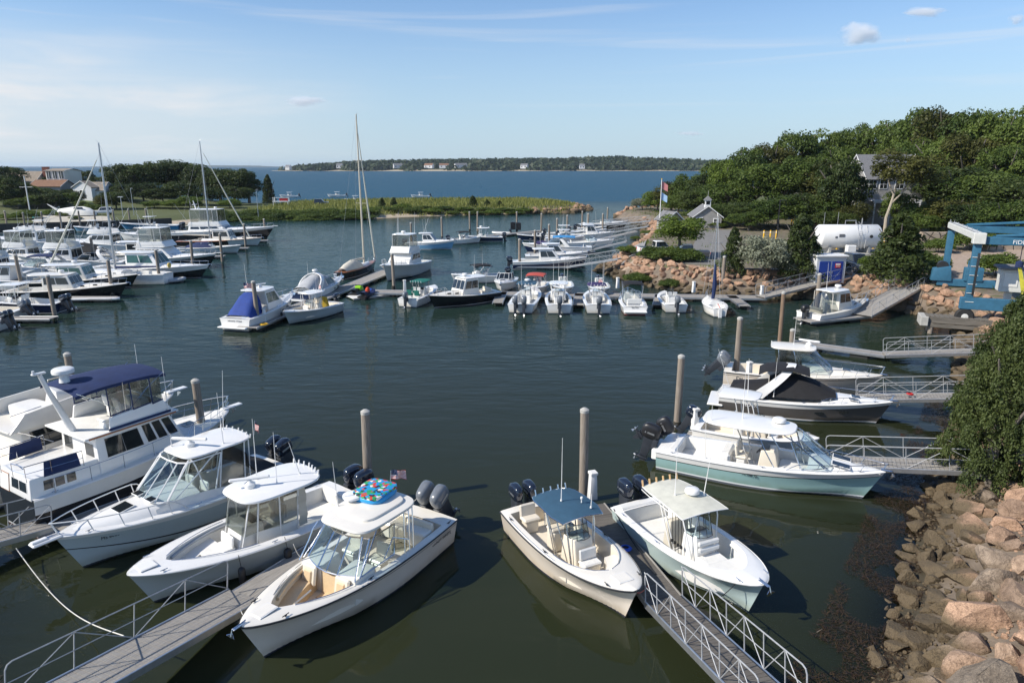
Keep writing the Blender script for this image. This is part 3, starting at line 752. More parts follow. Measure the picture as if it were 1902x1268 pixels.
def flag(root, x, y, z, h=1.0, w=.62, fh=.38, rz=0., lean=-.15, name='ensign', sagf=.12):
    """small stars-and-stripes ensign on a staff"""
    m = MB(); m.tube([(x, y, z), (x + lean * h, y, z + h)], .014, 0, n=5)
    cols, rws = 10, 13; d = Vector((math.cos(rz), math.sin(rz), 0)); nrm = Vector((-math.sin(rz), math.cos(rz), 0)); t0 = Vector((x + lean * h, y, z + h))
    P = lambda i, j: t0 + d * (w * i / cols) - Vector((-lean * .0, 0, 1)) * (fh * j / rws + sagf * (i / cols) ** 1.5) + nrm * .05 * math.sin(i * .9 + j * .12)
    for i in range(cols):
        for j in range(rws):
            mi = 3 if (i < 4 and j < 7) else (1 if j % 2 == 0 else 2)
            m.add([P(i, j), P(i + 1, j), P(i + 1, j + 1), P(i, j + 1)], [(0, 1, 2, 3)], mi)
    for i in range(4):
        for j in range(3):
            c = P(i * .9 + .6, j * 2 + 1.2); m.add([c + nrm * s_ * .008 + a for s_ in (1, -1) for a in (Vector((0, 0, .013)), d * .013, Vector((0, 0, -.013)), -d * .013)], [(0, 1, 2, 3), (4, 5, 6, 7)], 2)
    return m.build(name, [ALU, RED, WHITE, NAVY], root, 0)
def boat_root(name, label, group, stern, bow_, cat='boat', zs=.9, zb=1.3):
    """empty at the waterline under a boat's middle, from the photo's stern and bow points on deck level"""
    a = px(*stern, zs); b = px(*bow_, zb); d = b - a; L = math.hypot(d.x, d.y)
    return empty(name, ((a.x + b.x) / 2, (a.y + b.y) / 2, 0), math.atan2(d.y, d.x), label, cat, group), L
# ------------------------------------------------------------------ the near boats
def shift(root, dx, dy):
    a = root.rotation_euler[2]; root.location.x += dx * math.cos(a) - dy * math.sin(a); root.location.y += dx * math.sin(a) + dy * math.cos(a)
BIG = "motor boats in the near slips"

# pale blue-grey hardtop walkaround, bow to the lower left
r, L = boat_root("walkaround_boat", "white hardtop express boat with pale blue-grey hull, black stern cover and dark deck hatch", BIG, (508, 858), (101, 1002), 'motor boat', 1.0, 1.5)
H = Hull(L, 3.05, 1.62, 1.08, full=(2.1, .8)); H.build(r, [HICE, WHITE, BLACK], us=(1, .96, .80, .5, .22, .17, 0), um=(1, 1, 0, 0, 2, 0), railmat=WHITE, rr=.03)
H.deck(r, .03, .5, .32, .42, [WHITE, VINYL, DECKW], rc=.06)
H.trunk(r, .46, .95, .80, .52, WHITE, h1=.03)
windshield(r, 1.15, 1.08, H.zs(.62) + .38, 1.18, 1.05, 2.1, WHITE, GLASS, wt=.95, r=.03, z2=H.zs(.35) + .28)
sd = MB()
for s_ in (1, -1): sd.loft([[(H.x(t), s_ * (H.b(t) - .30), H.zs(t)), (H.x(t), s_ * (H.b(t) - .36), H.zs(t) + q)] for t, q in ((.28, .10), (.36, .28), (.46, .38), (.6, .36), (.66, .2))])
sd.build('cabin_side', WHITE, r, split=.001)
hardtop(r, -2.95, .05, 1.15, 1.0, 2.95, WHITE, .08, .08)
rods(r, [(-2.9 + .05 * abs(k), k * .34, 3.02) for k in (-3, -2, -1, 0, 1, 2, 3)], WHITE, .16, -.04, .03)
legs(r, [(-2.2, 1.2, 1.15), (-2.45, 1.2, 1.15), (-1.1, 1.15, 1.45), (-.6, 1.15, 1.45), (1.0, 1.02, 1.75), (.75, 1.1, 1.7)], [(-2.5, .95, 2.95), (-2.7, .95, 2.95), (-1.5, .92, 2.95), (-.2, .88, 2.95), (-.1, .85, 2.95), (-1.4, .9, 2.95)], WHITE, .028)
m = MB(); m.plate([(-2.3, 1.12, 1.25), (-1.2, 1.1, 1.5), (-1.45, .95, 2.9), (-2.5, .95, 2.9)]); m.plate([(-2.3, -1.12, 1.25), (-1.2, -1.1, 1.5), (-1.45, -.95, 2.9), (-2.5, -.95, 2.9)]); m.build('side_curtain', VINYLCLEAR, r, 0, split=.001)
open_array(r, -.75, -.05, 3.06, 1.5, .5); antenna(r, -1.7, .75, 3.05, 2.2, .02); antenna(r, -.35, -.7, 3.05, .6, 0); antenna(r, -2.6, -.6, 3.05, 2.6, -.1)
hatch(r, 2.15, H.zs(.74) + .30, .55, .62, TINT, ry=.13)
hatch(r, 1.3, H.zs(.62) + .475, .28, .4, TINT, 'vent_hatch', ry=.1, y=.45); hatch(r, 1.3, H.zs(.62) + .475, .28, .4, TINT, 'vent_hatch', ry=.1, y=-.45)
canvas(r, [[(x, y * 1.22, z + .10 * (1 - y * y)) for y in np.linspace(-1, 1, 7)] for x, z in ((-4.05, 1.2), (-3.4, 1.35), (-2.8, 1.5), (-2.45, 2.0), (-2.4, 2.5))], BLACKC, 'stern_cover')
seat(r, -.6, .5, .5, .6, .95); seat(r, -.6, -.5, .5, .6, .95); MB().hexa([(.1, -.9, .45), (1.0, -.9, .45), (1.0, .9, .45), (.1, .9, .45), (.25, -.85, 1.55), (.95, -.8, 1.65), (.95, .8, 1.65), (.25, .85, 1.55)], 0, .05).build('dashboard', WHITE, r)
H.rail(r, .55, .5, WHITE, .024, 5, .06); m = MB(); m.box((L / 2 + .25, 0, 1.6), (.95, .42, .10), 0, .05); m.box((L / 2 + .45, 0, 1.68), (.5, .2, .08), 0, .03); m.build('bow_pulpit', WHITE, r)
anchor(r, H); cleats(r, H); engines(r, H, 2, 1.2, 1.0, .35, COWL)
text("MS 6028 AM", r, Vector(H.pt(.83, .62, 1)) + Vector((0, .03, 0)), (R(80), 0, R(180 - 17)), .17, LETTER)
flag(r, -3.0, .95, 3.05, .6, .5, .32, 1.2)

# big centre console with enclosed helm
r, L = boat_root("centre_console_boat", "white hardtop centre console with grey hull, clear helm curtains and open bow seating", BIG, (650, 912), (237, 1072), 'motor boat', .95, 1.3)
H = Hull(L, 3.15, 1.42, .98, full=(2.3, .7)); H.build(r, [HGREY, WHITE, CHROME], us=(1, .96, .86, .6, .3, 0), um=(1, 0, 0, 0, 0), railmat=WHITE, rr=.03)
H.deck(r, .04, .86, .36, .42, [WHITE, VINYL, DECKW], rc=.30)
m = MB()
for s_ in (1, -1):
    rows = []
    for t in np.linspace(.63, .84, 9):
        w = max(.1, H.inner(t)); rows.append([(H.x(t), s_ * w, .88), (H.x(t), s_ * max(0, w - .55 - .35 * max(0, t - .76) / .08), .88), (H.x(t), s_ * max(0, w - .58 - .35 * max(0, t - .76) / .08), .42)])
    m.loft(rows); m.poly([rows[0][0], rows[0][1], rows[0][2], (rows[0][0][0], rows[0][0][1], .42)])
m.build('bow_bench', WHITE, r)
for s_ in (1, -1): MB().tube([(H.x(t), s_ * (H.inner(t) - .06), H.zc(t, 1) - .10) for t in np.linspace(.52, .83, 10)], .055, n=7).build('bow_bolster', GREYC, r)
hb = MB()
for s_ in (1, -1): hb.tube([(H.x(t), s_ * (H.inner(t) + .05), H.zc(t, 1) + .05) for t in np.linspace(.56, .85, 12)], .016, n=5)
hb.build('grab_rail', CHROME, r, split=.001)
console(r, .35, .42, .55, .62, 1.15, WHITE, wind=False)
m = MB(); m.slab(1.05, 1.9, .48, .42, .42, .46, .03, e=5); m.build('bow_lounge', [VINYL], r)
hardtop(r, -2.55, .75, 1.22, 1.08, 2.55, WHITE, .09, .09, e=3.6)
legs(r, [(.92, .62, .45), (.3, .68, .45), (-.7, .68, .45), (-1.35, .7, .45)], [(.35, .62, 2.55), (.1, .75, 2.55), (-.7, .75, 2.55), (-1.5, .75, 2.55)], WHITE, .032, extra=[[(.62, -.6, 1.35), (.62, .6, 1.35)]])
m = MB()
for s_ in (1, -1):
    m.plate([(.72, s_ * .63, 1.3), (.2, s_ * .7, 1.35), (.15, s_ * .75, 2.53), (.48, s_ * .63, 2.53)]); m.plate([(.2, s_ * .7, 1.35), (-.7, s_ * .71, 1.2), (-.72, s_ * .76, 2.53), (.15, s_ * .75, 2.53)]); m.plate([(-.7, s_ * .71, 1.2), (-1.4, s_ * .72, 1.2), (-1.5, s_ * .77, 2.53), (-.72, s_ * .76, 2.53)])
m.plate([(.72, -.6, 1.35), (.72, .6, 1.35), (.45, .6, 2.53), (.45, -.6, 2.53)])
m.build('helm_curtain', VINYLCLEAR, r, 0, split=.001)
m = MB()
for s_ in (1, -1): m.plate([(.2, s_ * .69, .45), (-1.35, s_ * .7, .45), (-1.38, s_ * .71, 1.2), (.2, s_ * .7, 1.33)], .02)
m.build('helm_side_panel', WHITE, r, 0, split=.001)
for s_ in (1, -1): canvas(r, [[(-1.42 - .12 * q, s_ * (.78 - .05 * math.sin(k * 1.9)) , 2.5 - k * .2) for k in range(9)] for q in (0, 1, 2, 3)], TANC, 'rolled_curtain')
leaning_post(r, -.75, .42, 1.0)
open_array(r, -.1, -.1, 2.7, 1.4, 1.0); antenna(r, -.6, -.5, 2.7, 2.4, -.02); antenna(r, -.9, .35, 2.7, 2.0, -.02); antenna(r, -1.9, .3, 2.7, 1.4, .25)
rods(r, [(-2.5 + .05 * abs(k), k * .27, 2.66) for k in (-3, -2, -1, 0, 1, 2, 3, )], WHITE, .2, -.03, .032)
m = MB(); m.box((-3.9, 0, .78), (.35, 2.2, .7), 0, .05); m.box((-3.7, 0, .75), (.08, 1.3, .5), 1, .03); m.build('transom_bench', [WHITE, VINYL], r)
hatch(r, 3.75, H.zc(.93, 0) + .03, .5, .5, WHITE, 'anchor_locker', th=.02)
fender(r, -.35, 1.62, .45, BLACK, .62, .14); fender(r, 1.35, 1.52, .5, BLACK, .6, .12); fender(r, -2.2, 1.62, .4, BLACK, .6, .13)
cleats(r, H); engines(r, H, 2, 1.02, 1.05, .1, COWL, gap=.7)

# cream dual console with hardtop
r, L = boat_root("dual_console_boat", "cream dual console with open tan bow cockpit, white hardtop and clear windscreen", BIG, (797, 949), (446, 1167), 'motor boat', 1.05, 1.45)
H = Hull(L, 2.95, 1.5, 1.08, full=(2.3, .72)); H.build(r, [HCREAM, BLACK, IVORY], us=(1, .95, .86, .84, .75, .45, 0), um=(2, 0, 1, 0, 0, 0), railmat=DASH, rr=.03)
H.deck(r, .08, .87, .27, .5, [IVORY, CREAM, CREAMD], rc=.26)
m = MB()
for s_ in (1, -1):
    rows = []
    for t in np.linspace(.60, .82, 8):
        w = max(.08, H.inner(t)); rows.append([(H.x(t), s_ * w, .95), (H.x(t), s_ * max(0, w - .5 - .3 * max(0, t - .74) / .08), .95), (H.x(t), s_ * max(0, w - .52 - .3 * max(0, t - .74) / .08), .5)])
    m.loft(rows)
m.build('bow_bench', TANV, r)
for s_ in (1, -1): MB().tube([(H.x(t), s_ * (H.inner(t) - .05), H.zc(t, 1) - .12) for t in np.linspace(.6, .81, 9)], .07, n=7).build('bow_bolster', TANV, r)
hb = MB()
for s_ in (1, -1): hb.tube([(H.x(t), s_ * (H.inner(t) + .05), H.zc(t, 1) + .045) for t in np.linspace(.62, .82, 10)], .016, n=5)
hb.build('grab_rail', CHROME, r, split=.001)
for s_ in (1, -1):
    m = MB(); m.hexa([(-.1, s_ * 1.12, .5), (.95, s_ * 1.12, .5), (.95, s_ * .34, .5), (-.1, s_ * .34, .5), (.1, s_ * 1.18, 1.5), (1.0, s_ * 1.18, 1.42), (1.0, s_ * .36, 1.42), (.1, s_ * .36, 1.5)][::1], 0, .04); m.build('dash_console', [IVORY], r)
    m = MB(); m.box((1.12, s_ * .72, 1.12), (.12, .62, .66), 0, .09, ry=-.2); m.box((1.18, s_ * .72, 1.12), (.1, .36, .4), 1, .07, ry=-.2); m.build('bow_seat_back', [CREAM, TANV], r)
    seat(r, -.75, s_ * .62, .5, .6, .85, CREAM, IVORY)
m = MB(); m.plate([(.98, .33, .5), (.98, -.33, .5), (.9, -.33, 1.35), (.9, .33, 1.35)], .03); m.box((.5, 0, .52), (1.6, .62, .03), 0, .005); m.build('companionway', TANV, r)
m = MB(); m.plate([(2.05, -.15, .97), (2.75, -.1, .97), (2.65, .30, 1.36), (1.95, .25, 1.40)], .05); m.build('open_locker_lid', CREAMD, r, 0)
m = MB(); m.tube([(2.9, .35, 1.0), (1.9, .62, 1.06)], .09, n=8); m.build('cushion', TANV, r)
windshield(r, .85, 1.2, 1.42, .95, .70, 1.7, CHROME, GLASS, wt=1.0, front=.36, r=.026)
hardtop(r, -2.45, .45, 1.18, 1.08, 2.58, IVORY, .10, .07)
m = MB(); m.slab(-2.15, -.15, .82, .74, 2.70, .09, .05, e=5); m.build('hardtop_centre', IVORY, r)
legs(r, [(1.05, 1.22, 1.45), (.85, 1.24, 1.45), (-1.35, 1.26, 1.2), (-1.6, 1.26, 1.2), (-1.8, 1.26, 1.2)], [(.35, .98, 2.6), (-.35, 1.0, 2.6), (-1.65, 1.0, 2.6), (-1.9, 1.0, 2.6), (-2.1, 1.0, 2.6)], CHROME, .024, extra=[[(-.35, s_ * 1.2, 1.5), (-.9, s_ * 1.15, 2.0), (-1.6, s_ * 1.22, 1.6)] for s_ in (1, -1)])
m = MB()
for s_ in (1, -1): m.plate([(-.75, s_ * 1.2, 1.5), (-1.5, s_ * 1.22, 1.25), (-1.75, s_ * 1.05, 2.5), (-.9, s_ * 1.05, 2.5)])
m.build('side_curtain', VINYLCLEAR, r, 0, split=.001)
m = MB(); m.box((-2.9, 0, .85), (.55, 2.1, .6), 0, .06); m.box((-3.2, 0, 1.2), (.16, 2.1, .35), 1, .06); m.build('aft_bench', [IVORY, CREAM], r)
text('GRADY-WHITE', r, Vector(H.pt(.12, .70, 1)) + Vector((0, .035, 0)), (R(88), 0, R(180)), .17, LETTER); dome(r, -1.05, -.72, 2.78, .36, .14, WHITE, .12); antenna(r, -.6, -1.0, 2.68, 1.7, .06)
flag(r, -2.25, -.1, 2.78, .75, .55, .34, 2.6)
hatch(r, 3.5, H.zc(.9, 0) + .03, .6, .42, IVORY, 'anchor_locker', th=.02); cleats(r, H, (.05, .55, .88), BLACK); anchor(r, H)
engines(r, H, 2, 1.1, 1.05, .55, COWLG, gap=.66)
DUAL = r
# colourful tow tube lashed on its roof
p = r.matrix_basis @ Vector((-1.7, -.3, 2.80))
tubem = M("towable_tube_print", (.02, .25, .55), .45, var=.1)
n_, l_, p_ = nodes(tubem); v_ = n_.new("ShaderNodeTexVoronoi"); v_.inputs['Scale'].default_value = 9; c_ = n_.new("ShaderNodeTexCoord"); l_.new(c_.outputs['Object'], v_.inputs[0])
rp = n_.new("ShaderNodeValToRGB"); rp.color_ramp.interpolation = 'CONSTANT'
for q, cc in ((0, (.02, .28, .6)), (.28, (.03, .35, .12)), (.45, (.6, .05, .04)), (.6, (.8, .75, .65)), (.7, (.03, .03, .04)), (.82, (.02, .3, .55))):
    e = rp.color_ramp.elements[0] if q == 0 else rp.color_ramp.elements.new(q); e.position = q; e.color = (*cc, 1)
sp_ = n_.new("ShaderNodeSeparateColor"); l_.new(v_.outputs['Color'], sp_.inputs[0]); l_.new(sp_.outputs[0], rp.inputs[0]); l_.new(rp.outputs[0], p_.inputs['Base Color'])
te = empty("towable_tube", p, r.rotation_euler[2] + .1, "inflated blue tow tube with multicoloured print lying on the cream boat's roof", "tow tube")
m = MB(); m.slab(-.68, .68, .62, .56, .12, .16, .04, e=5); m.build('printed_top', tubem, te)
m = MB(); m.lathe([(.4, .0), (.5, .0), (.62, .06), (.62, .15), (.5, .2)], (0, 0, 0), 4); pts = [(.58 * math.copysign(abs(math.cos(a)) ** .5, math.cos(a)), .52 * math.copysign(abs(math.sin(a)) ** .5, math.sin(a)), .11) for a in np.linspace(0, 2 * math.pi, 28, False)]
m = MB(); m.tube(pts, .13, n=10, closed=True); m.build('blue_rim', M("tube_blue_vinyl", (.02, .30, .62), .35), te)

# centre console with slate blue canvas top
r, L = boat_root("centre_console_boat", "cream centre console with slate blue canvas top moored left of the lower gangway", BIG, (980, 936), (1183, 1098), 'motor boat', .95, 1.3)
H = Hull(L, 2.72, 1.32, .95, full=(2.5, .62)); H.build(r, [HCREAM, BLACK, IVORY], us=(1, .95, .8, .5, .25, 0), um=(2, 0, 0, 0, 0), railmat=DASH, rr=.032)
H.deck(r, .06, .80, .27, .38, [IVORY, CREAM, CREAMD], rc=.2)
m = MB()
for s_ in (1, -1):
    rows = []
    for t in np.linspace(.64, .79, 7):
        w = max(.06, H.inner(t)); rows.append([(H.x(t), s_ * w, .92), (H.x(t), s_ * max(0, w - .42 - .3 * max(0, t - .71) / .08), .92), (H.x(t), s_ * max(0, w - .44 - .3 * max(0, t - .71) / .08), .38)])
    m.loft(rows); m.poly([rows[0][0], rows[0][1], rows[0][2], (rows[0][0][0], rows[0][0][1], .38)])
m.build('bow_bench', IVORY, r)
hb = MB()
for s_ in (1, -1): hb.tube([(H.x(t), s_ * (H.inner(t) + .06), H.zc(t, 1) + .045) for t in np.linspace(.55, .80, 10)], .015, n=5); hb.tube([(H.x(t), s_ * (H.b(t) - .06), H.zc(t, 1) + .0) for t in np.linspace(.1, .6, 10)], .012, n=4)
hb.build('grab_rail', CHROME, r, split=.001)
console(r, .25, .38, .46, .52, 1.12, CREAM, wind=False)
windshield(r, .35, .40, 1.52, .5, .1, .45, DASH, GLASS, r=.012)
leaning_post(r, -1.0, .38, 1.0, CREAM, CREAM)
seat(r, -2.55, .62, .38, .7, .8, CREAM, CREAM); seat(r, -2.55, -.42, .38, .7, .8, CREAM, CREAM)
m = MB(); rows = []
for i in range(9):
    q = i / 8; x = lerp(-1.75, .45, q); w = lerp(.88, .98, q) * (1 - .18 * max(0, abs(q - .45) - .3) / .25)
    rows.append([(x, y * w, 2.32 + .09 * (1 - y * y) - .05 * (2 * q - 1) ** 2) for y in np.linspace(-1, 1, 11)])
m.loft(rows); m.loft([[(p[0], p[1], p[2] - .02) for p in rr_] for rr_ in rows]); o = m.build('canvas_top', TEALC, r, 60)
f = MB(); edge = [rw[0] for rw in rows] + rows[-1][1:-1] + [rw[-1] for rw in reversed(rows)] + rows[0][1:-1][::-1]
f.tube([(p[0], p[1], p[2] - .015) for p in edge], .022, n=6, closed=True); f.build('top_rim', CHROME, o)
legs(r, [(.62, .48, .4), (.45, .5, .4), (-.35, .5, .4), (-.55, .5, .4)], [(.2, .55, 2.34), (-.15, .75, 2.34), (-.8, .75, 2.34), (-1.2, .6, 2.34)], CHROME, .024)
rods(r, [(-1.72, k * .32, 2.3) for k in (-2, -1, 0, 1, 2)], CHROME, .2, -.08, .03); antenna(r, -.75, -.15, 2.42, 2.4, .0); antenna(r, .1, .55, 2.38, .55, .05); dome(r, -.35, .45, 2.40, .05, .1, WHITE, .12, 'gps_antenna')
hatch(r, 2.75, H.zc(.885, 0) + .03, .45, .5, IVORY, 'anchor_locker', th=.02); cleats(r, H, (.12, .5, .9), BLACK)
engines(r, H, 2, .98, .92, .12, COWL, gap=.62)

# centre console with weathered white canvas top
r, L = boat_root("centre_console_boat", "white centre console with weathered pale canvas top and sea-green hull beside the lower gangway", BIG, (1186, 931), (1418, 1089), 'motor boat', .95, 1.3)
H = Hull(L, 2.85, 1.38, .98, full=(2.6, .6)); H.build(r, [HSEA, WHITE], us=(1, .94, .8, .5, .25, 0), um=(1, 0, 0, 0, 0), railmat=WHITE, rr=.03)
H.deck(r, .08, .86, .27, .40, [WHITE, VINYL, DECKW], rc=.2)
m = MB(); rows = []
for t in np.linspace(.70, .855, 9):
    w = max(.05, H.inner(t)); rows.append([(H.x(t), -w, .98), (H.x(t), 0, .98), (H.x(t), w, .98)])
m.loft(rows); a, b, c = rows[0]; m.poly([a, b, c, (c[0], c[1], .4), (a[0], a[1], .4)]); m.build('bow_casting_deck', VINYL, r)
seabag(r, [(H.x(t), s_ * max(.03, H.inner(t) - .07), H.zc(t, 1) - .10) for s_, tt in ((1, np.linspace(.62, .855, 12)), (-1, np.linspace(.855, .62, 12))) for t in tt], WHITE, 'coaming_bolster')
console(r, .35, .40, .46, .5, 1.15, WHITE, wind=False, face=False)
s_ = MB(); s_.hexa([(.8, -.46, .4), (1.4, -.44, .4), (1.4, .44, .4), (.8, .46, .4), (.8, -.46, .88), (1.36, -.42, .84), (1.36, .42, .84), (.8, .46, .88)], 0, .05); s_.box((1.08, 0, .92), (.6, .92, .1), 1, .04); s_.box((.84, 0, 1.2), (.12, .9, .2), 1, .05); s_.box((.80, 0, 1.42), (.12, .9, .2), 1, .05); s_.build('console_seat', [WHITE, VINYL], r)
windshield(r, .5, .44, 1.55, .75, .12, .5, BLACK, GLASS, r=.012)
m = MB()
rows = []
for i in range(9):
    q = i / 8; x = lerp(-2.1, .55, q); w = lerp(.88, .98, q) * (1 - .10 * max(0, .2 - q) / .2)
    rows.append([(x, y * w, 2.42 + .07 * (1 - y * y) - .05 * (2 * q - 1) ** 2) for y in np.linspace(-1, 1, 11)])
m.loft(rows); m.loft([[(p[0], p[1], p[2] - .02) for p in rr_] for rr_ in rows]); o = m.build('canvas_top', OFFW, r, 60)
f = MB(); edge = [rw[0] for rw in rows] + rows[-1][1:-1] + [rw[-1] for rw in reversed(rows)] + rows[0][1:-1][::-1]
f.tube([(p[0], p[1], p[2] - .015) for p in edge], .022, n=6, closed=True); f.tube([(p[0], p[1] * 1.03, p[2] - .12) for p in [rw[0] for rw in rows][:7]], .018, n=5); f.tube([(p[0], p[1] * 1.03, p[2] - .12) for p in [rw[-1] for rw in rows][:7]], .018, n=5)
f.build('top_rim', WHITE, o)
legs(r, [(.72, .48, .42), (.5, .5, .42), (-.3, .5, .42), (-.55, .5, .42)], [(.2, .75, 2.42), (.45, .2, 2.42), (-.9, .75, 2.42), (-1.4, .6, 2.42)], WHITE, .026)
rods(r, [(-2.08, k * .31, 2.38) for k in (-2.5, -1.5, -.5, .5, 1.5, 2.5)], M("tan_rod_holder", (.62, .40, .2), .5), .22, -.06, .035)
dome(r, -.65, .35, 2.47, .27, .2, WHITE, .06); antenna(r, -.85, -.25, 2.47, 2.3, -.02); antenna(r, -.45, .72, 2.45, 1.9, .06, side=.06)
m = MB()
for k in range(4): m.tube([(.1 - .17 * k, -.56, .6), (.05 - .17 * k, -.62, 2.3)], .012, n=5); m.lathe([(.05, 0), (.05, .08)], (.1 - .17 * k, -.6, .95), 8)
m.build('fishing_rod', BLACK, r, split=.01)
m = MB(); m.hexa([(-1.15, -.45, .42), (-.75, -.45, .42), (-.75, .45, .42), (-1.15, .45, .42), (-1.1, -.4, 1.45), (-.8, -.4, 1.5), (-.8, .4, 1.5), (-1.1, .4, 1.45)], 0, .06); m.build('helm_seat_cover', TANC, r)
m = MB(); m.box((-3.1, 0, .75), (.3, 2.2, .7), 0, .05); m.box((-2.93, .5, .75), (.06, .7, .45), 1, .02); m.box((-2.93, -.5, .75), (.06, .7, .45), 1, .02); m.build('transom_lockers', [WHITE, VINYL], r)
anchor(r, H); cleats(r, H, (.12, .45, .93)); engines(r, H, 2, 1.02, .98, .12, COWL, gap=.72)

# teal express
r, L = boat_root("express_boat", "white and teal express boat with long white hardtop and tilted black outboards", BIG, (1230, 822), (1645, 881), 'motor boat', 1.0, 1.4)
shift(r, 0, .2)
H = Hull(L, 2.95, 1.45, 1.0, full=(2.0, .85)); H.build(r, [HTEAL, WHITE, BLACK], us=(1, .9, .70, .66, .4, .2, 0), um=(1, 1, 2, 0, 0, 0), railmat=WHITE, rr=.03)
H.deck(r, .07, .70, .34, .45, [WHITE, VINYL, DECKW], rc=.05)
H.trunk(r, .685, .95, .74, .38, WHITE, h1=.02)
windshield(r, 2.55, 1.02, H.zs(.75) + .22, .95, 1.25, 1.0, CHROME, GLASS, wt=.92, r=.022, z2=H.zs(.66) + .02)
hardtop(r, -2.9, 1.15, 1.12, .98, 2.62, WHITE, .08, .08, e=3.8)
legs(r, [(.45, 1.1, 1.15), (-.55, .5, .5), (2.55, .95, 1.5), (1.7, .6, .5)], [(-.5, .95, 2.64), (-1.3, .8, 2.64), (.7, .85, 2.64), (.95, .75, 2.64)], CHROME, .026)
dome(r, .35, .35, 2.72, .30, .2, WHITE, .06); antenna(r, -2.45, -.7, 2.7, .8, 0); antenna(r, -1.2, .1, 2.72, 2.2, -.02); antenna(r, -2.5, -1.2, 1.05, 2.2, -.05)
console(r, .15, .45, .5, .5, 1.15, CREAM, wind=False, face=False); m = MB(); m.slab(.55, 1.9, .8, .7, .45, .45, .0, e=6); m.build('bow_lounge', VINYL, r)
seat(r, -1.05, .45, .45, .55, .95, CREAM); seat(r, -1.05, -.25, .45, .55, .95, CREAM); m = MB(); m.box((-1.75, 0, .85), (.5, 1.5, .8), 0, .1); m.build('tackle_station', WHITE, r)
m = MB(); m.box((-4.05, 0, .8), (.35, 2.3, .65), 0, .07); m.build('transom_bench', WHITE, r)
hatch(r, 3.05, H.zs(.83) + .245, .7, .42, TINT, 'cabin_window', ry=.13, y=-.42); hatch(r, 3.05, H.zs(.83) + .245, .7, .42, TINT, 'cabin_window', ry=.13, y=.42)
H.rail(r, .6, .32, CHROME, .016, 5); anchor(r, H); cleats(r, H)
for k, tl in ((-1, .25), (1, 1.05)): outboard(r, -L / 2 - .2, k * .42, 1.1, 1.08, tl, BLACK)
m = MB(); m.box((-L / 2 - .12, 0, .55), (.5, 1.5, .55), 0, .06); m.build('engine_bracket', WHITE, r)
text("MS 5085 AR", r, Vector(H.pt(.45, .60, -1)) + Vector((0, -.035, 0)), (R(86), 0, 0), .13, LETTER)

# smaller white centre console behind it
r, L = boat_root("centre_console_boat", "small white centre console half hidden behind the teal express boat", BIG, (1296, 783), (1522, 812), 'motor boat', .9, 1.2)
H = Hull(L, 2.4, 1.15, .85, full=(2.3, .7)); H.build(r, [HW], um=(0,) * 5, railmat=GALV); H.deck(r, .06, .84, .25, .35, [WHITE, CREAM, CREAMD], rc=.25)
console(r, .2, .35, .42, .45, 1.1, CREAM); leaning_post(r, -.8, .35, .85, CREAM)
hardtop(r, -1.9, .1, .85, .8, 2.75, WHITE, .06, .06); legs(r, [(.4, .42, .4), (0, .45, .4), (-.55, .45, .4)], [(-.35, .5, 2.75), (-.5, .6, 2.75), (-1.1, .55, 2.75)], WHITE, .026)
rods(r, [(-1.88, k * .25, 2.75) for k in (-2, -1, 0, 1, 2)], WHITE, .2, -.05, .03); antenna(r, -.6, .3, 2.8, 1.8, -.05); cleats(r, H); engines(r, H, 1, .9, .95, .5, COWL)

# charcoal sport cruiser under black canvas
r, L = boat_root("sport_cruiser", "charcoal-sided white sport cruiser with black canvas covers and a white radar arch", BIG, (1338, 728), (1660, 751), 'motor boat', .95, 1.35)
shift(r, 0, .35)
H = Hull(L, 2.85, 1.4, .98, full=(1.9, .9)); H.build(r, [HDARK, WHITE, BLACK], us=(1, .9, .72, .45, .25, 0), um=(1, 1, 0, 0, 0), railmat=WHITE, rr=.025)
H.deck(r, .10, .62, .3, .45, [WHITE, VINYL, DECKW], rc=.05); H.trunk(r, .60, .96, .86, .34, WHITE, h1=.02)
canvas(r, [[(x, y * w, z0 + (z - z0) * (1 - abs(y) ** 2.6)) for y in np.linspace(-1, 1, 13)] for x, w, z0, z in ((-1.9, 1.12, 1.25, 2.15), (-1.2, 1.15, 1.3, 2.45), (-.4, 1.15, 1.32, 2.42), (.5, 1.12, 1.36, 2.2), (1.2, 1.0, 1.42, 1.85), (1.65, .8, 1.5, 1.6))], BLACKC, 'cockpit_cover')
canvas(r, [[(x, y * 1.12, z0 + (z - z0) * (1 - abs(y) ** 3)) for y in np.linspace(-1, 1, 9)] for x, z0, z in ((-4.05, 1.0, 1.2), (-3.9, 1.05, 1.62), (-2.9, 1.1, 1.75), (-1.95, 1.15, 1.95))], BLACKC, 'stern_cover')
rows = []
for i in range(13):
    a = math.pi * i / 12; y = 1.28 * math.cos(a); q = abs(math.sin(a)) ** .55; x = lerp(-2.6, -.75, q); z = lerp(1.15, 2.95, q)
    c = Vector((x, y, z)); w = lerp(.42, .22, q); rows.append([c + Vector(d) for d in ((-w, 0, .06), (w, 0, .06), (w, .0, -.06), (-w, 0, -.06))])
    if abs(y) > .9: rows[-1] = [c + Vector(d) for d in ((-w, .05, 0), (w, .05, 0), (w, -.05, 0), (-w, -.05, 0))] if y > 0 else [c + Vector(d) for d in ((-w, -.05, 0), (w, -.05, 0), (w, .05, 0), (-w, .05, 0))]
m = MB(); m.loft([rw[::-1] for rw in rows], closed=True); m.build('radar_arch', WHITE, r, 60)
canvas(r, [[(x, y * 1.0, z + .12 * (1 - y * y)) for y in np.linspace(-1, 1, 9)] for x, z in ((-2.5, 2.45), (-2.1, 2.68), (-1.4, 2.8), (-.7, 2.85), (.2, 2.62))], BLACKC, 'bimini_cover')
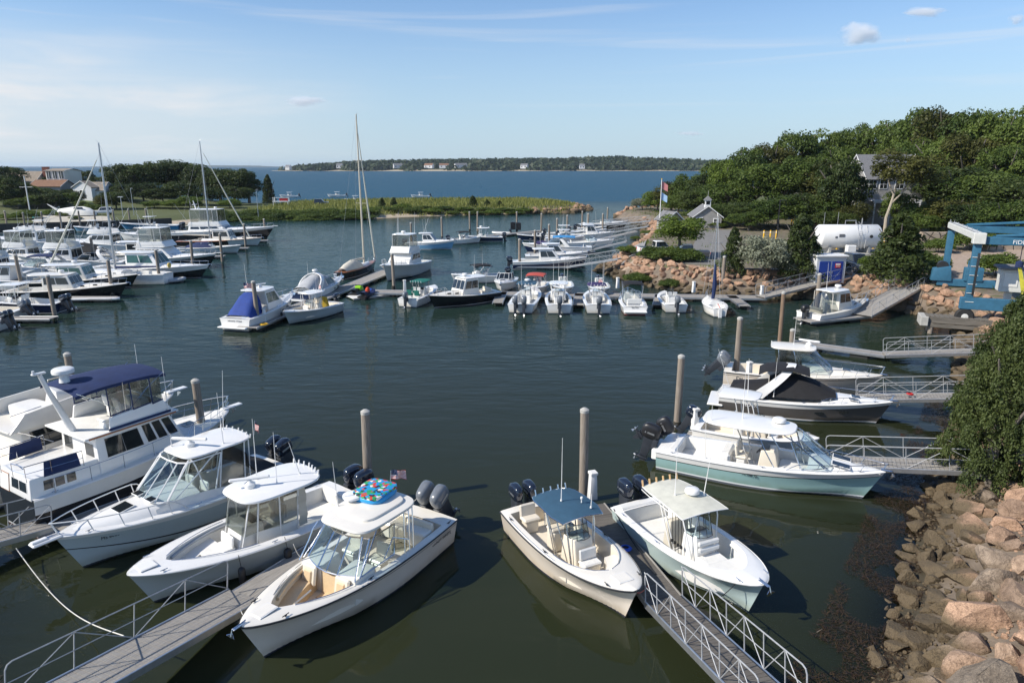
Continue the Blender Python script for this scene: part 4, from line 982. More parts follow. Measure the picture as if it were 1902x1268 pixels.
m = MB(); m.box((-L / 2 - .2, 0, .42), (.9, 2.5, .14), 0, .05); m.build('swim_platform', WHITE, r)
hatch(r, 2.55, H.zs(.78) + .20, .5, .3, TINT, 'cabin_window', ry=.1, y=-.55); hatch(r, 2.7, H.zs(.78) + .2, .45, .5, TINT, ry=.1)
for t in (.60, .74): m = MB(); p = Vector(H.pt(t, .5, -1)); m.slab(-.26, .26, .07, .07, 0, .02, 0, e=2.6); o = m.build('porthole', TINT, r); o.location = p + Vector((0, -.01, 0)); o.rotation_euler = (R(82), 0, R(6))
text("ELAUS", r, Vector(H.pt(.20, .62, -1)) + Vector((0, -.03, 0)), (R(86), 0, 0), .26, LETTERW)
H.rail(r, .58, .34, CHROME, .015, 5); anchor(r, H); cleats(r, H); antenna(r, -1.6, -1.2, 1.3, 2.3, .0); antenna(r, -3.9, -.9, 1.1, 2.6, -.35)

# cream walkaround with hardtop at the far end of the right-hand slips
r, L = boat_root("walkaround_boat", "cream walkaround fishing boat with small hardtop behind the charcoal cruiser", BIG, (1346, 684), (1642, 702), 'motor boat', 1.0, 1.4)
shift(r, 0, .45)
H = Hull(L, 2.9, 1.45, 1.02, full=(2.1, .8)); H.build(r, [HCREAM, BLACK, IVORY], us=(1, .93, .84, .81, .5, .25, 0), um=(2, 0, 1, 0, 0, 0), railmat=DASH)
H.deck(r, .05, .52, .3, .42, [IVORY, CREAM, CREAMD], rc=.05); H.trunk(r, .50, .93, .72, .55, IVORY, h1=.03)
windshield(r, 1.55, 1.0, H.zs(.62) + .4, 1.0, 1.15, 1.5, CHROME, GLASS, wt=.85, r=.025, z2=H.zs(.5) + .15)
hardtop(r, -1.95, .75, .98, .9, 2.72, IVORY, .09, .08); legs(r, [(-1.3, 1.05, 1.1), (-.2, 1.1, 1.3), (1.4, .98, 1.75)], [(-1.5, .85, 2.72), (-.6, .85, 2.72), (.45, .8, 2.72)], CHROME, .024)
m = MB()
for s_ in (1, -1): m.plate([(-1.35, s_ * 1.05, 1.15), (.1, s_ * 1.08, 1.4), (-.2, s_ * .88, 2.7), (-1.5, s_ * .88, 2.7)])
m.plate([(-1.35, 1.0, 1.15), (-1.35, -1.0, 1.15), (-1.5, -.85, 2.7), (-1.5, .85, 2.7)]); m.build('side_curtain', VINYLCLEAR, r, 0, split=.001)
seat(r, -.4, .5, .45, .55, .9, CREAM); seat(r, -.4, -.5, .45, .55, .9, CREAM); open_array(r, .3, .2, 2.84, 1.3, 1.3); antenna(r, -.6, .3, 2.84, 2.3, 0); rods(r, [(-1.9, k * .3, 2.76) for k in (-2, -1, 0, 1, 2)], WHITE, .14, -.04, .03)
text("DIGGER", r, Vector(H.pt(.15, .55, -1)) + Vector((0, -.04, 0)), (R(86), 0, 0), .34, LETTER)
H.rail(r, .52, .5, CHROME, .018, 6); anchor(r, H); cleats(r, H); engines(r, H, 2, 1.05, 1.0, .75, COWLG, gap=.66)
hatch(r, 2.6, H.zs(.78) + .28, .45, .5, TINT, ry=.14)

# trawler with blue bimini
r, L = boat_root("trawler_yacht", "white trawler yacht with black hull, navy bimini, folded mast and radar", BIG, (28, 912), (424, 760), 'motor yacht', 1.7, 2.1)
H = Hull(L, 3.6, 2.15, 1.7, full=(2.2, .75), tr=.82); H.build(r, [HBLACK, WHITE, WHITE], us=(1, .9, .66, .62, .4, .2, 0), um=(1, 1, 1, 0, 0, 0), railmat=WHITE, rr=.04)
H.deck(r, 0, 0, .3, .5, [DECKW, WHITE, WHITE])
aft = House(r, -5.0 + .15, -2.2, 1.35, 1.5, 1.6, .85, .1, 0, .92, WHITE, name='aft_cabin')
aft.row('star', 3, .18, .62, .35, .78, mat=TINT); aft.row('port', 3, .18, .62, .35, .78, mat=TINT); aft.row('rear', 2, .1, .55, .35, .8, mat=TINT); aft.win('rear', .65, .9, .05, .85, mat=VINYL, frame=TEAK, name='door')
sal = House(r, -2.3, 1.7, 1.52, 1.35, 1.75, 1.65, .05, -.7, .9, WHITE, name='saloon')
sal.row('star', 2, .10, .52, .38, .86, gap=.005, mat=TINT); sal.row('star', 3, .58, .96, .40, .88, mat=TINT); sal.row('port', 5, .1, .95, .4, .86, mat=TINT); sal.row('front', 3, .05, .95, .4, .9, mat=TINT); sal.win('rear', .68, .9, .35, .75, mat=TINT); sal.win('rear', .1, .32, .1, .75, mat=TINT)
m = MB(); m.hexa([(-2.75, -1.6, 3.38), (1.35, -1.45, 3.38), (1.35, 1.45, 3.38), (-2.75, 1.6, 3.38), (-2.75, -1.6, 3.46), (1.35, -1.45, 3.46), (1.35, 1.45, 3.46), (-2.75, 1.6, 3.46)], 0, .02); m.build('boat_deck', DECKW, r)
m = MB(); m.tube([(-2.6, -1.6, 3.40), (1.2, -1.47, 3.40)], .035, n=5); m.tube([(-2.6, 1.6, 3.40), (1.2, 1.47, 3.40)], .035, n=5); m.build('teak_trim', TEAK, r, split=.001)
m = MB(); c8 = lambda x0, x1, w, z0, z1, b: [(x0, -w, z0), (x1, -w, z0), (x1, w, z0), (x0, w, z0), (x0, -w * .96, z1), (x1 - b, -w * .9, z1 + .1), (x1 - b, w * .9, z1 + .1), (x0, w * .96, z1)]
for s_ in (1, -1): m.hexa([(-1.7, s_ * 1.50, 3.46), (1.1, s_ * 1.4, 3.46), (1.1, s_ * 1.3, 3.46), (-1.7, s_ * 1.4, 3.46), (-1.6, s_ * 1.46, 4.0), (.7, s_ * 1.34, 4.12), (.7, s_ * 1.24, 4.12), (-1.6, s_ * 1.36, 4.0)], 0, .02)
m.hexa([(1.0, -1.4, 3.46), (1.2, -1.35, 3.46), (1.2, 1.35, 3.46), (1.0, 1.4, 3.46), (.6, -1.3, 4.12), (.75, -1.25, 4.12), (.75, 1.25, 4.12), (.6, 1.3, 4.12)], 0, .03); m.build('flybridge', WHITE, r)
m = MB(); m.hexa([(.1, -.7, 3.46), (.6, -.7, 3.46), (.6, .7, 3.46), (.1, .7, 3.46), (.15, -.65, 4.1), (.5, -.65, 4.1), (.5, .65, 4.1), (.15, .65, 4.1)], 0, .05); m.build('helm_station', WHITE, r); seat(r, -.5, .4, 3.46, .55, .7); seat(r, -.5, -.4, 3.46, .55, .7); seat(r, -1.5, -.9, 3.46, .6, .5, back=False)
m = MB(); m.plate([(-1.75, -1.53, 3.47), (1.0, -1.44, 3.47), (1.0, -1.45, 3.58), (-1.75, -1.54, 3.58)], .01); m.build('navy_stripe', NAVY, r, 0)
bimini(r, -2.75, 1.0, 1.38, 5.35, 3.95, -.9, NAVY, .16)
m = MB(); fr_ = MB()
for s_ in (1, -1):
    for a, b in ((-1.55, -.65), (-.6, .2), (.25, .75)):
        m.plate([(a, s_ * 1.42, 4.05), (b, s_ * 1.36, 4.1), (b * .9 + .02, s_ * 1.34, 5.25), (a, s_ * 1.36, 5.22)]); fr_.tube([(a, s_ * 1.43, 4.05), (a, s_ * 1.37, 5.25)], .025, n=5); fr_.tube([(a, s_ * 1.43, 4.06), (b, s_ * 1.37, 4.11)], .03, n=4)
m.plate([(.72, -1.3, 4.12), (.72, 1.3, 4.12), (.8, 1.25, 5.25), (.8, -1.25, 5.25)]); o = m.build('clear_enclosure', VINYLCLEAR, r, 0, split=.06); fr_.build('enclosure_zips', NAVY, o)
m = MB(); m.tube([(-2.45, -.1, 3.45), (-3.1, -.15, 5.3), (-3.35, -.2, 6.1)], [.15, .10, .08], n=10); m.box((-3.37, -.2, 6.15), (.5, .16, .07), 0, .02); m.tube([(-3.55, -.2, 6.15), (-3.55, -.2, 6.3)], .05, n=8); m.build('mast', WHITE, r)
dome(r, -2.3, .25, 5.45, .42, .24, WHITE, .35)
for s_ in (1, -1): m = MB(); m.plate([(-4.3, s_ * 1.42, 2.45), (-3.0, s_ * 1.52, 2.45), (-3.05, s_ * 1.45, 3.02), (-4.2, s_ * 1.36, 3.02)], .03); m.build('rail_cloth', NAVY, r, 0)
m = MB()
for s_ in (1, -1):
    top = [(x, s_ * w, 3.05) for x, w in ((-4.95, .5), (-4.85, 1.3), (-4.0, 1.42), (-2.9, 1.55))]; m.tube(top, .018, n=5); m.tube([(p[0], p[1], 2.75) for p in top], .012, n=4)
    for p in top: m.tube([p, (p[0], p[1], 2.42)], .014, n=4)
    st = [(H.x(t), s_ * (H.b(t) - .07), H.zs(t) + .62) for t in np.linspace(.08, .62, 9)]; m.tube(st, .014, n=4)
    for p in st[::2]: m.tube([p, (p[0], p[1], p[2] - .62)], .013, n=4)
m.build('side_rail', CHROME, r, split=.02); H.rail(r, .66, .62, CHROME, .018, 6, mid=True)
m = MB(); m.box((L / 2 + .2, 0, 2.2), (1.1, .34, .08), 0, .03); m.build('bow_pulpit', WHITE, r); anchor(r, H); hatch(r, 2.6, H.zs(.75) + .1, .5, .5, TINT); antenna(r, .9, -1.42, 3.6, 2.4, 0); antenna(r, 1.3, 1.3, 3.5, 2.6, 0); cleats(r, H)

# cream flybridge yacht at the left edge
r, L = boat_root("flybridge_yacht", "cream flybridge motor yacht with white seat covers at the left edge of the picture", BIG, (-75, 880), (322, 727), 'motor yacht', 1.5, 2.2)
H = Hull(L, 3.7, 2.2, 1.5, full=(2.1, .8)); H.build(r, [HTAN, CREAM], um=(1, 1, 0, 0, 0), railmat=WHITE, rr=.04); H.deck(r, 0, 0, .3, .5, [IVORY, WHITE, WHITE])
sal = House(r, -3.2, 1.7, 1.6, 1.4, 1.6, 1.5, .1, -1.1, .9, IVORY, name='saloon'); sal.row('star', 1, .08, .40, .35, .86, mat=TINT, taper=(.0, .0)); sal.row('star', 2, .45, .85, .4, .86, mat=TINT); sal.row('port', 2, .1, .8, .4, .86, mat=TINT); sal.row('front', 3, .05, .95, .3, .9, mat=TINT)
m = MB()
for s_ in (1, -1): m.hexa([(-3.6, s_ * 1.62, 3.05), (1.2, s_ * 1.4, 3.05), (1.2, s_ * 1.28, 3.05), (-3.6, s_ * 1.5, 3.05), (-2.9, s_ * 1.6, 3.75), (.6, s_ * 1.3, 4.0), (.6, s_ * 1.2, 4.0), (-2.9, s_ * 1.5, 3.75)], 0, .03)
m.hexa([(1.0, -1.4, 3.05), (1.25, -1.3, 3.05), (1.25, 1.3, 3.05), (1.0, 1.4, 3.05), (.5, -1.3, 4.0), (.65, -1.2, 4.0), (.65, 1.2, 4.0), (.5, 1.3, 4.0)], 0, .04); m.box((-1.2, 0, 3.08), (4.8, 3.0, .08), 0, .02); m.build('flybridge', IVORY, r)
windshield(r, .5, 1.15, 3.95, .32, .15, 1.0, CHROME, GLASS, r=.018)
m = MB(); m.hexa([(-1.2, -.9, 3.15), (.1, -.9, 3.15), (.1, .5, 3.15), (-1.2, .5, 3.15), (-1.1, -.6, 4.1), (-.2, -.5, 3.9), (-.3, .2, 3.9), (-1.0, .3, 4.25)], 0, .2); m.build('seat_cover', GREYC if False else VINYL, r)
m = MB(); m.slab(-2.4, -1.2, 1.2, 1.2, 3.12, .4, .02, e=6); m.build('sun_pad', VINYL, r); m = MB(); m.tube([(.35, 1.1, 3.6), (.45, .6, 3.75), (.5, 0, 3.8), (.45, -.6, 3.75), (.35, -1.1, 3.6)], .16, n=8); m.build('seat_back', TANV, r)
H.rail(r, .55, .6, CHROME, .02, 6); m = MB(); m.box((L / 2 + .15, 0, 2.25), (1.2, .4, .09), 0, .03); m.build('bow_pulpit', WHITE, r); anchor(r, H)
m = MB(); m.tube([(-3.3, -1.6, 3.1), (-2.0, -1.6, 2.2)], .03, n=6); m.tube([(-3.4, -1.5, 3.8), (-2.2, -1.55, 3.9)], .02, n=5); m.build('stair_rail', CHROME, r)
# ------------------------------------------------------------------ docks, gangways, pilings
DRUM = M("black_float_drum", (.02, .022, .02), .6, var=.2)
def dock(label, p0, p1, w=1.4, z=.45, mat=None, float_=True, name='floating_dock', px_=True, group=None):
    a = px(*p0, z) if px_ else Vector((*p0, z)); b = px(*p1, z) if px_ else Vector((*p1, z)); d = b - a; L = d.length
    r = empty(name, ((a.x + b.x) / 2, (a.y + b.y) / 2, 0), math.atan2(d.y, d.x), label, 'dock', group or 'floating docks')
    m = MB(); n = max(2, int(L / .9))
    m.box((0, 0, z - .03), (L, w - .1, .06), 0, .01)
    for i in range(n): m.box((-L / 2 + (i + .5) * L / n, 0, z + .006), (L / n - .012, w - .06, .016), 0, .003)
    m.build('deck', mat or WOOD, r)
    for s in (1, -1): MB().box((0, s * (w / 2 - .02), z - .07), (L + .04, .07, .2), 0, .015).build('side_beam', ALU if mat is None else WOOD, r)
    if float_:
        k = max(2, int(L / 2.6))
        for i in range(k): MB().box((-L / 2 + (i + .5) * L / k, 0, z - .38), (1.3, w * .8, .5), 0, .08).build('float', DRUM, r)
    return r
def truss(L, h, n, r=.019):
    m = MB(); e = .16
    m.tube([(-L / 2 + .06, 0, 0), (-L / 2 + .06, 0, h - e), (-L / 2 + .06 + e * .3, 0, h - e * .3), (-L / 2 + .06 + e, 0, h), (L / 2 - .06 - e, 0, h), (L / 2 - .06 - e * .3, 0, h - e * .3), (L / 2 - .06, 0, h - e), (L / 2 - .06, 0, 0)], r * 1.15, n=6)
    m.tube([(-L / 2 + .06, 0, h * .5), (L / 2 - .06, 0, h * .5)], r * .8, n=5)
    for i in range(1, n): m.tube([(-L / 2 + i * L / n, 0, -.1), (-L / 2 + i * L / n, 0, h)], r * .95, n=5)
    for i in range(n):
        x0, x1 = -L / 2 + i * L / n, -L / 2 + (i + 1) * L / n
        m.tube([(x0 + .03, 0, .02), (x1 - .03, 0, h * .97)] if i % 2 == 0 else [(x0 + .03, 0, h * .97), (x1 - .03, 0, .02)], r * .8, n=5)
    return m
def gangway(label, p0, z0, p1, z1, w=1.25, h=1.0, rails=(1, -1), n=None, mat=None, px_=True, group='aluminium gangways'):
    a = px(*p0, z0) if px_ else Vector((*p0, z0)); b = px(*p1, z1) if px_ else Vector((*p1, z1)); d = b - a; L = d.length; hl = math.hypot(d.x, d.y)
    r = empty('gangway', ((a.x + b.x) / 2, (a.y + b.y) / 2, (z0 + z1) / 2), math.atan2(d.y, d.x), label, 'gangway', group)
    r.rotation_euler[1] = -math.atan2(z1 - z0, hl)
    m = MB(); k = max(3, int(L / .16))
    for i in range(k): m.box((-L / 2 + (i + .5) * L / k, 0, 0), (L / k - .012, w - .12, .03), 0, .004)
    m.build('deck', mat or WOOD, r)
    for s in (1, -1):
        MB().box((0, s * (w / 2 - .03), -.06), (L, .06, .22), 0, .01).build('side_beam', ALU, r)
    for s in rails:
        o = truss(L, h, n or max(3, int(L / 1.35))).build('handrail', GALV, r); o.location = (0, s * (w / 2 - .03), .04)
    return r
def piling(x, y, label, z=4.25, rad=.19, lean=(0, 0), cap=True, mat=None):
    t = px(x, y, z); r = empty('piling', (t.x, t.y, 0), 0, label, 'piling', 'mooring pilings in the harbour')
    m = MB(); k = 7; rows = []; rr = random.Random(int(x * 7 + y)); ph = rr.random() * 6; lean = (rr.uniform(-.13, .13), rr.uniform(-.13, .13))
    for i in range(k):
        q = i / (k - 1); ring = []
        for j in range(14):
            a = 2 * math.pi * j / 14; w = rad * lerp(1.12, .94, q) * (1 + .04 * math.sin(3 * a + ph + q * 2))
            ring.append((lean[0] * (q - 1) + w * math.cos(a), lean[1] * (q - 1) + w * math.sin(a), lerp(-3.2, z - (.1 if cap else 0), q)))
        rows.append(ring)
    m.loft(rows, 0, True, (False, True)); m.build('timber', mat or PILEW, r)
    if cap: m = MB(); m.lathe([(rad * 1.0, -.12), (rad * 1.02, .0), (rad * .5, .07), (.01, .09)], (0, 0, z - .08), 14); m.build('cap', CONC, r)
    m = MB(); m.lathe([(rad * 1.18, -.5), (rad * 1.22, .2), (rad * 1.15, .45)], (0, 0, 0), 14); m.build('tide_band', M("dark_tide_growth", (.03, .028, .02), .8, var=.3, scale=8, bump=.6), r)
    return r
gangway("grey plank gangway with one bent-pipe railing in the lower left corner", (40, 1330), 1.7, (455, 1104), .62, 1.45, 1.0, (1,), 4)
dock("narrow floating dock between the grey centre console and the cream dual console", (448, 1108), (640, 985), 1.05)
gangway("short gangway with looped pipe rail behind the blue-grey walkaround's bow at the left edge", (-110, 1025), 1.0, (88, 972), .62, 1.2, .95, (1, -1), 3)
dock("floating dock between the navy-topped trawler and the pale walkaround", (75, 992), (352, 892), 1.15)
gangway("aluminium gangway descending from the bottom edge to the dock between the two centre consoles", (1458, 1330), 1.55, (1232, 1112), .62, 1.35, 1.0, (1, -1), 7, DARKWOOD)
dock("dark-planked floating dock between the blue-topped and pale-topped centre consoles", (1096, 938), (1236, 1116), 1.3, mat=DARKWOOD)
gangway("gangway from the bushy tree to the bow of the teal express boat", (1533, 856), .62, (1842, 868), 1.5, 1.3)
dock("floating dock beside the teal express boat", (1275, 806), (1538, 854), 1.1)
gangway("gangway reaching the bow of the charcoal sport cruiser", (1590, 738), .62, (1815, 735), 1.5, 1.25)
dock("floating dock between the charcoal cruiser and the cream walkaround", (1372, 706), (1594, 740), 1.1)
gangway("gangway with truss rails below the blue boat hoist's pier", (1642, 657), .62, (1858, 650), 1.5, 1.3)
dock("bare floating dock leading to the gangway below the boat hoist", (1468, 634), (1645, 658), 1.2)
gangway("wide sloping ramp up to the bulkhead beside the small pilothouse boat", (1596, 584), .62, (1694, 530), 2.1, 2.3, 1.0, (1, -1))
dock("floating dock under the small pilothouse boat by the wide ramp", (1490, 594), (1604, 583), 2.2)
gangway("long truss gangway from the middle dock up to the blue-doored shed", (1412, 551), .62, (1592, 508), 2.3, 1.5, 1.15, (1, -1), 9)
dock("long floating dock behind the row of stern-to outboard boats", (686, 541), (1420, 552), 2.0)
dock("floating dock running from the blue-canvas cruiser up to the white sportfish yacht", (458, 608), (722, 502), 2.0)
for i, (a, b, l) in enumerate([((934, 541), (924, 562), "finger dock left of the twin-engine boat in the middle row"), ((1076, 545), (1074, 566), "finger dock between the two single-engine boats in the middle row"), ((1226, 547), (1222, 566), "finger dock right of the black-canopied runabout"), ((1358, 549), (1384, 568), "slim finger dock beside the small white sloop")]): dock(l, a, b, 1.1)
dock("back floating dock with the dark-hulled boat and dinghies", (760, 452), (1006, 428), 1.6)
dock("dock under the stacked dark crates on the back row", (960, 434), (1006, 432), 1.2)
for (a, b, z1, l) in [((1055, 495), (1150, 480), 2.2, "nearest truss gangway on the far right slips, beside the navy-hulled express"), ((1098, 464), (1164, 448), 2.2, "second truss gangway on the far right slips"), ((1105, 446), (1182, 429), 2.2, "third truss gangway on the far right slips"), ((1132, 432), (1204, 420), 2.2, "fourth truss gangway on the far right slips, below the small shingled shed"), ((1100, 420), (1208, 410), 2.2, "farthest truss gangway on the right slips, near the stone revetment")]: gangway(l, a, .62, b, z1, 1.3, 1.1)
for (a, b, l) in [((952, 494), (1060, 495), "floating dock along the navy-hulled express boat"), ((980, 470), (1100, 464), "floating dock behind the white express on the right slips"), ((1020, 446), (1108, 446), "floating dock of the third right-hand slip"), ((1040, 434), (1135, 433), "floating dock of the fourth right-hand slip"), ((1060, 421), (1104, 420), "floating dock of the farthest right-hand slip")]: dock(l, a, b, 1.2)
for (a, b, l) in [((-60, 590), (100, 590), "finger dock with the grey-engined boats at the left edge"), ((120, 553), (213, 553), "finger dock with a white bumper beside the black lobster yacht"), ((235, 521), (300, 520), "finger dock at the stern of the tall-masted sloop"), ((350, 476), (417, 475), "finger dock between the left-hand sportfish and the pale runabout"), ((400, 461), (462, 460), "finger dock beside the pale picnic yacht"), ((440, 447), (498, 446), "finger dock under the black-hulled motor yacht's bow")]: dock(l, a, b, 1.3)
m = MB(); a = px(135, 556, .4); b = px(214, 555, .4); m.tube([a, b, b + Vector((.3, .3, 0))], .14, n=8); tag(m.build('dock_bumper', WHITE), "long white rubber bumper along the finger dock by the black lobster yacht", "bumper")
for (x, y, l) in [(124, 654, "mottled piling behind the trawler's radar"), (362, 703, "weathered piling beside the trawler's bow"), (678, 760, "tall grey piling behind the cream dual console's tow tube"), (1086, 757, "tall grey piling behind the slate blue canvas top"), (1266, 658, "pale piling by the teal express boat's engines"), (1375, 588, "piling at the stern of the cream walkaround"), (1523, 507, "piling beside the small pilothouse boat"), (1346, 475, "piling behind the small white sloop"),
                  (88, 510, "piling at the end of the grey-engined boats' finger dock"), (200, 481, "piling at the tip of the black lobster yacht's dock"), (289, 463, "piling at the tall-masted sloop's stern"), (354, 446, "piling beside the left-hand sportfish's bow"), (168, 440, "piling in the middle of the left-hand fleet"), (28, 472, "piling next to the flybridge yacht at the left edge"), (408, 433, "piling by the pale runabout's bow"), (453, 415, "piling at the pale picnic yacht's bow"), (490, 406, "piling at the black-hulled motor yacht's bow"),
                  (470, 521, "dark piling beside the blue-canvas cruiser"), (728, 470, "piling at the white sportfish yacht's bow"), (763, 413, "piling behind the white sportfish yacht"), (820, 403, "piling behind the light blue walkaround"), (872, 393, "left one of the two pilings over the dark-hulled console boat"), (887, 393, "right one of the two pilings over the dark-hulled console boat"), (960, 393, "piling beside the dark crates on the back dock"), (1006, 396, "piling at the end of the back dock"), (965, 443, "piling at the navy-hulled express boat's stern"), (994, 427, "piling at the cruiser with light blue canvas"),
                  (1020, 416, "fourth piling along the right-hand slips"), (1035, 405, "fifth piling along the right-hand slips"), (1054, 399, "tallest piling along the right-hand slips"), (1082, 392, "slim piling beside the farthest dark cruiser"), (1093, 396, "piling in front of the farthest dark cruiser"), (1120, 396, "piling by the farthest gangway"), (1129, 385, "lone piling off the stone revetment"),
                  (8, 391, "left edge piling along the sea wall"), (42, 394, "second piling from the left along the sea wall"), (76, 393, "piling in front of the sea wall's round bush"), (110, 393, "piling in front of the pale driveway"), (145, 391, "piling by the sea wall's handrail"), (174, 391, "piling by the white trailer"), (209, 389, "piling at the driveway's right end"), (238, 388, "piling left of the blue console boat's rods"), (270, 387, "pale piling behind the blue console boat")]:
    piling(x, y, l)
piling(1456, 541, "thin brown piling by the cream walkaround's hardtop", 4.6, .16, mat=M("brown_piling_wood", (.17, .11, .07), .9, col2=(.28, .2, .14), scale=4, stretch=(5, 5, .35), bump=.5))
piling(1473, 610, "short capped piling behind the cream walkaround's hardtop", 2.2, .2)
def pedestal(x, y, z, label, h=1.1):
    p = px(x, y, z); r = empty('power_pedestal', p, .3, label, 'power pedestal', 'white dock power pedestals')
    m = MB(); m.hexa([(-.17, -.17, 0), (.17, -.17, 0), (.17, .17, 0), (-.17, .17, 0), (-.13, -.13, h), (.13, -.13, h), (.13, .13, h), (-.13, .13, h)], 0, .02); m.build('post', WHITE, r)
    MB().box((0, 0, h + .06), (.34, .34, .14), 0, .03).build('cap', VINYL, r)
for x, y, l in [(1100, 925, "white power pedestal beside the tall piling at the blue canvas top"), (624, 528, "white power pedestal on the left dock by the jet skis"), (1147, 535, "white power pedestal between the purple-topped boat and the runabout"), (1288, 543, "white power pedestal left of the small sloop"), (1414, 551, "white power pedestal at the foot of the long gangway"), (1530, 585, "white power pedestal beside the small pilothouse boat"), (1048, 541, "white power pedestal behind the white hardtop boat"), (752, 540, "white power pedestal left of the green-canopied boat"), (492, 596, "white power pedestal by the blue-canvas cruiser"), (877, 540, "white power pedestal right of the dark pilothouse boat"), (1290, 798, "white power pedestal by the teal express boat's piling"), (1390, 705, "white power pedestal at the cream walkaround's stern")]: pedestal(x, y, .46, l)
# hose and rope coils, fire extinguisher
def coil(x, y, z, mat, label, name, cat, R_=.22, n=3):
    p = px(x, y, z); m = MB(); pts = []
    for i in range(n * 14): a = i / 14 * 6.283; q = R_ * (1 - .12 * (i / 14)); pts.append((q * math.cos(a), q * math.sin(a), .03 + .012 * i / 14 * 2))
    m.tube(pts, .028, n=5); tag(m.build(name, mat, None, loc=p), label, cat)
coil(1162, 1020, .47, M("blue_rope", (.02, .1, .55), .6), "coiled blue water hose on the dark-planked dock", "hose_coil", "hose")
coil(490, 603, .47, YELLOW, "coiled yellow power cord on the dock by the blue-canvas cruiser", "cord_coil", "cord", .4)
coil(1690, 733, 1.2, RED, "red rope bundle on the charcoal cruiser's gangway", "rope_bundle", "rope", .2)
p = px(885, 541, .46); r = empty('fire_extinguisher', p, 0, "red fire extinguisher on a post on the middle dock", 'extinguisher'); m = MB(); m.lathe([(.1, 0), (.13, .05), (.13, .75), (.05, .9), (.03, 1.0)], (0, 0, .5), 12); m.build('cylinder', RED, r); m = MB(); m.box((0, .12, .7), (.1, .1, 1.4), 0, .01); m.build('post', WHITE, r)
# mooring line from the left dock to the lower left gangway
a, b = px(30, 1018, .6), px(230, 1180, 1.2); m = MB(); m.tube([a.lerp(b, q) - Vector((0, 0, .9 * math.sin(math.pi * q) ** 1.0 * (1 - .2 * q))) for q in np.linspace(0, 1, 22)], .018, n=5)
tag(m.build('mooring_line', ROPE), "slack pale mooring line hanging over the water at the lower left", "rope")
# foam streak etc. stays out: the water surface carries it
# ------------------------------------------------------------------ boats farther out
def boat_at(name, label, group, p, z, end, head, L, cat='motor boat'):
    """place a boat by the photo point of its stern or bow at height z, its heading in degrees and its length"""
    q = px(*p, z); a = R(head); d = Vector((math.cos(a), math.sin(a), 0)); c = q + d * (L / 2 if end == 'stern' else -L / 2)
    return empty(name, (c.x, c.y, 0), a, label, cat, group)
ROW = "boats in the middle row"; LEFT = "boats in the left-hand fleet"; RIGHT = "boats on the far right slips"
def ccboat(label, group, p, z, end, head, L, beam, hm, top='hard', tmat=WHITE, eng=1, emat=COWL, tilt=.1, liner=VINYL, fb=1.2, fs=.85, ant=1, wind=True, radar=False, cons=WHITE, es=.95, bandw=True, gap=.6, tz=2.3):
    r = boat_at("centre_console_boat", label, group, p, z, end, head, L)
    H = Hull(L, beam, fb, fs, full=(2.4, .68), n=18); H.build(r, [hm, WHITE], us=(1, .9, .6, .3, 0), um=(1 if bandw else 0, 0, 0, 0), railmat=WHITE if bandw else GALV, rr=.03)
    H.deck(r, .07, .82, .26, .36, [WHITE, liner, DECKW], rc=.22)
    m = MB(); rows = []
    for t in np.linspace(.68, .81, 5):
        w = max(.05, H.inner(t)); rows.append([(H.x(t), -w, .82), (H.x(t), 0, .82), (H.x(t), w, .82)])
    m.loft(rows); a, b, c = rows[0]; m.poly([a, b, c, (c[0], c[1], .36), (a[0], a[1], .36)]); m.build('bow_casting_deck', liner, r)
    x0 = L * .03
    console(r, x0, .36, beam * .17, .45, 1.1, cons, wind=wind, face=True); leaning_post(r, x0 - 1.1, .36, beam * .36, liner)
    m = MB(); m.box((-L / 2 + .62, 0, .62), (.32, beam * .78, .5), 0, .05); m.build('transom_bench', liner, r)
    if top in ('hard', 'canvas'):
        hardtop(r, x0 - 1.6, x0 + .7, beam * .36, beam * .34, tz, tmat, .06, .07, name='hardtop' if top == 'hard' else 'canvas_top')
        legs(r, [(x0 + .4, beam * .19, .4), (x0 + .1, beam * .19, .4), (x0 - .7, beam * .19, .4)], [(x0 + .2, beam * .26, tz), (x0 - .2, beam * .3, tz), (x0 - 1.1, beam * .28, tz)], CHROME if top == 'canvas' else WHITE, .026)
        rods(r, [(x0 - 1.58, k * beam * .12, tz) for k in (-2, -1, 0, 1, 2)], WHITE, .2, -.06, .028)
    if top == 'bimini': bimini(r, x0 - 1.7, x0 + .6, beam * .40, 2.2, H.fs, x0 - .6, tmat, .1, wf=beam * .46)
    if radar: dome(r, x0 - .1, 0, tz + .08)
    for k in range(ant): antenna(r, x0 - .6 - .4 * k, (-1) ** k * beam * .2, tz + .06 if top in ('hard', 'canvas') else 1.4, 2.3, .02)
    engines(r, H, eng, .95, es, tilt, emat, gap=gap); cleats(r, H)
    return r, H
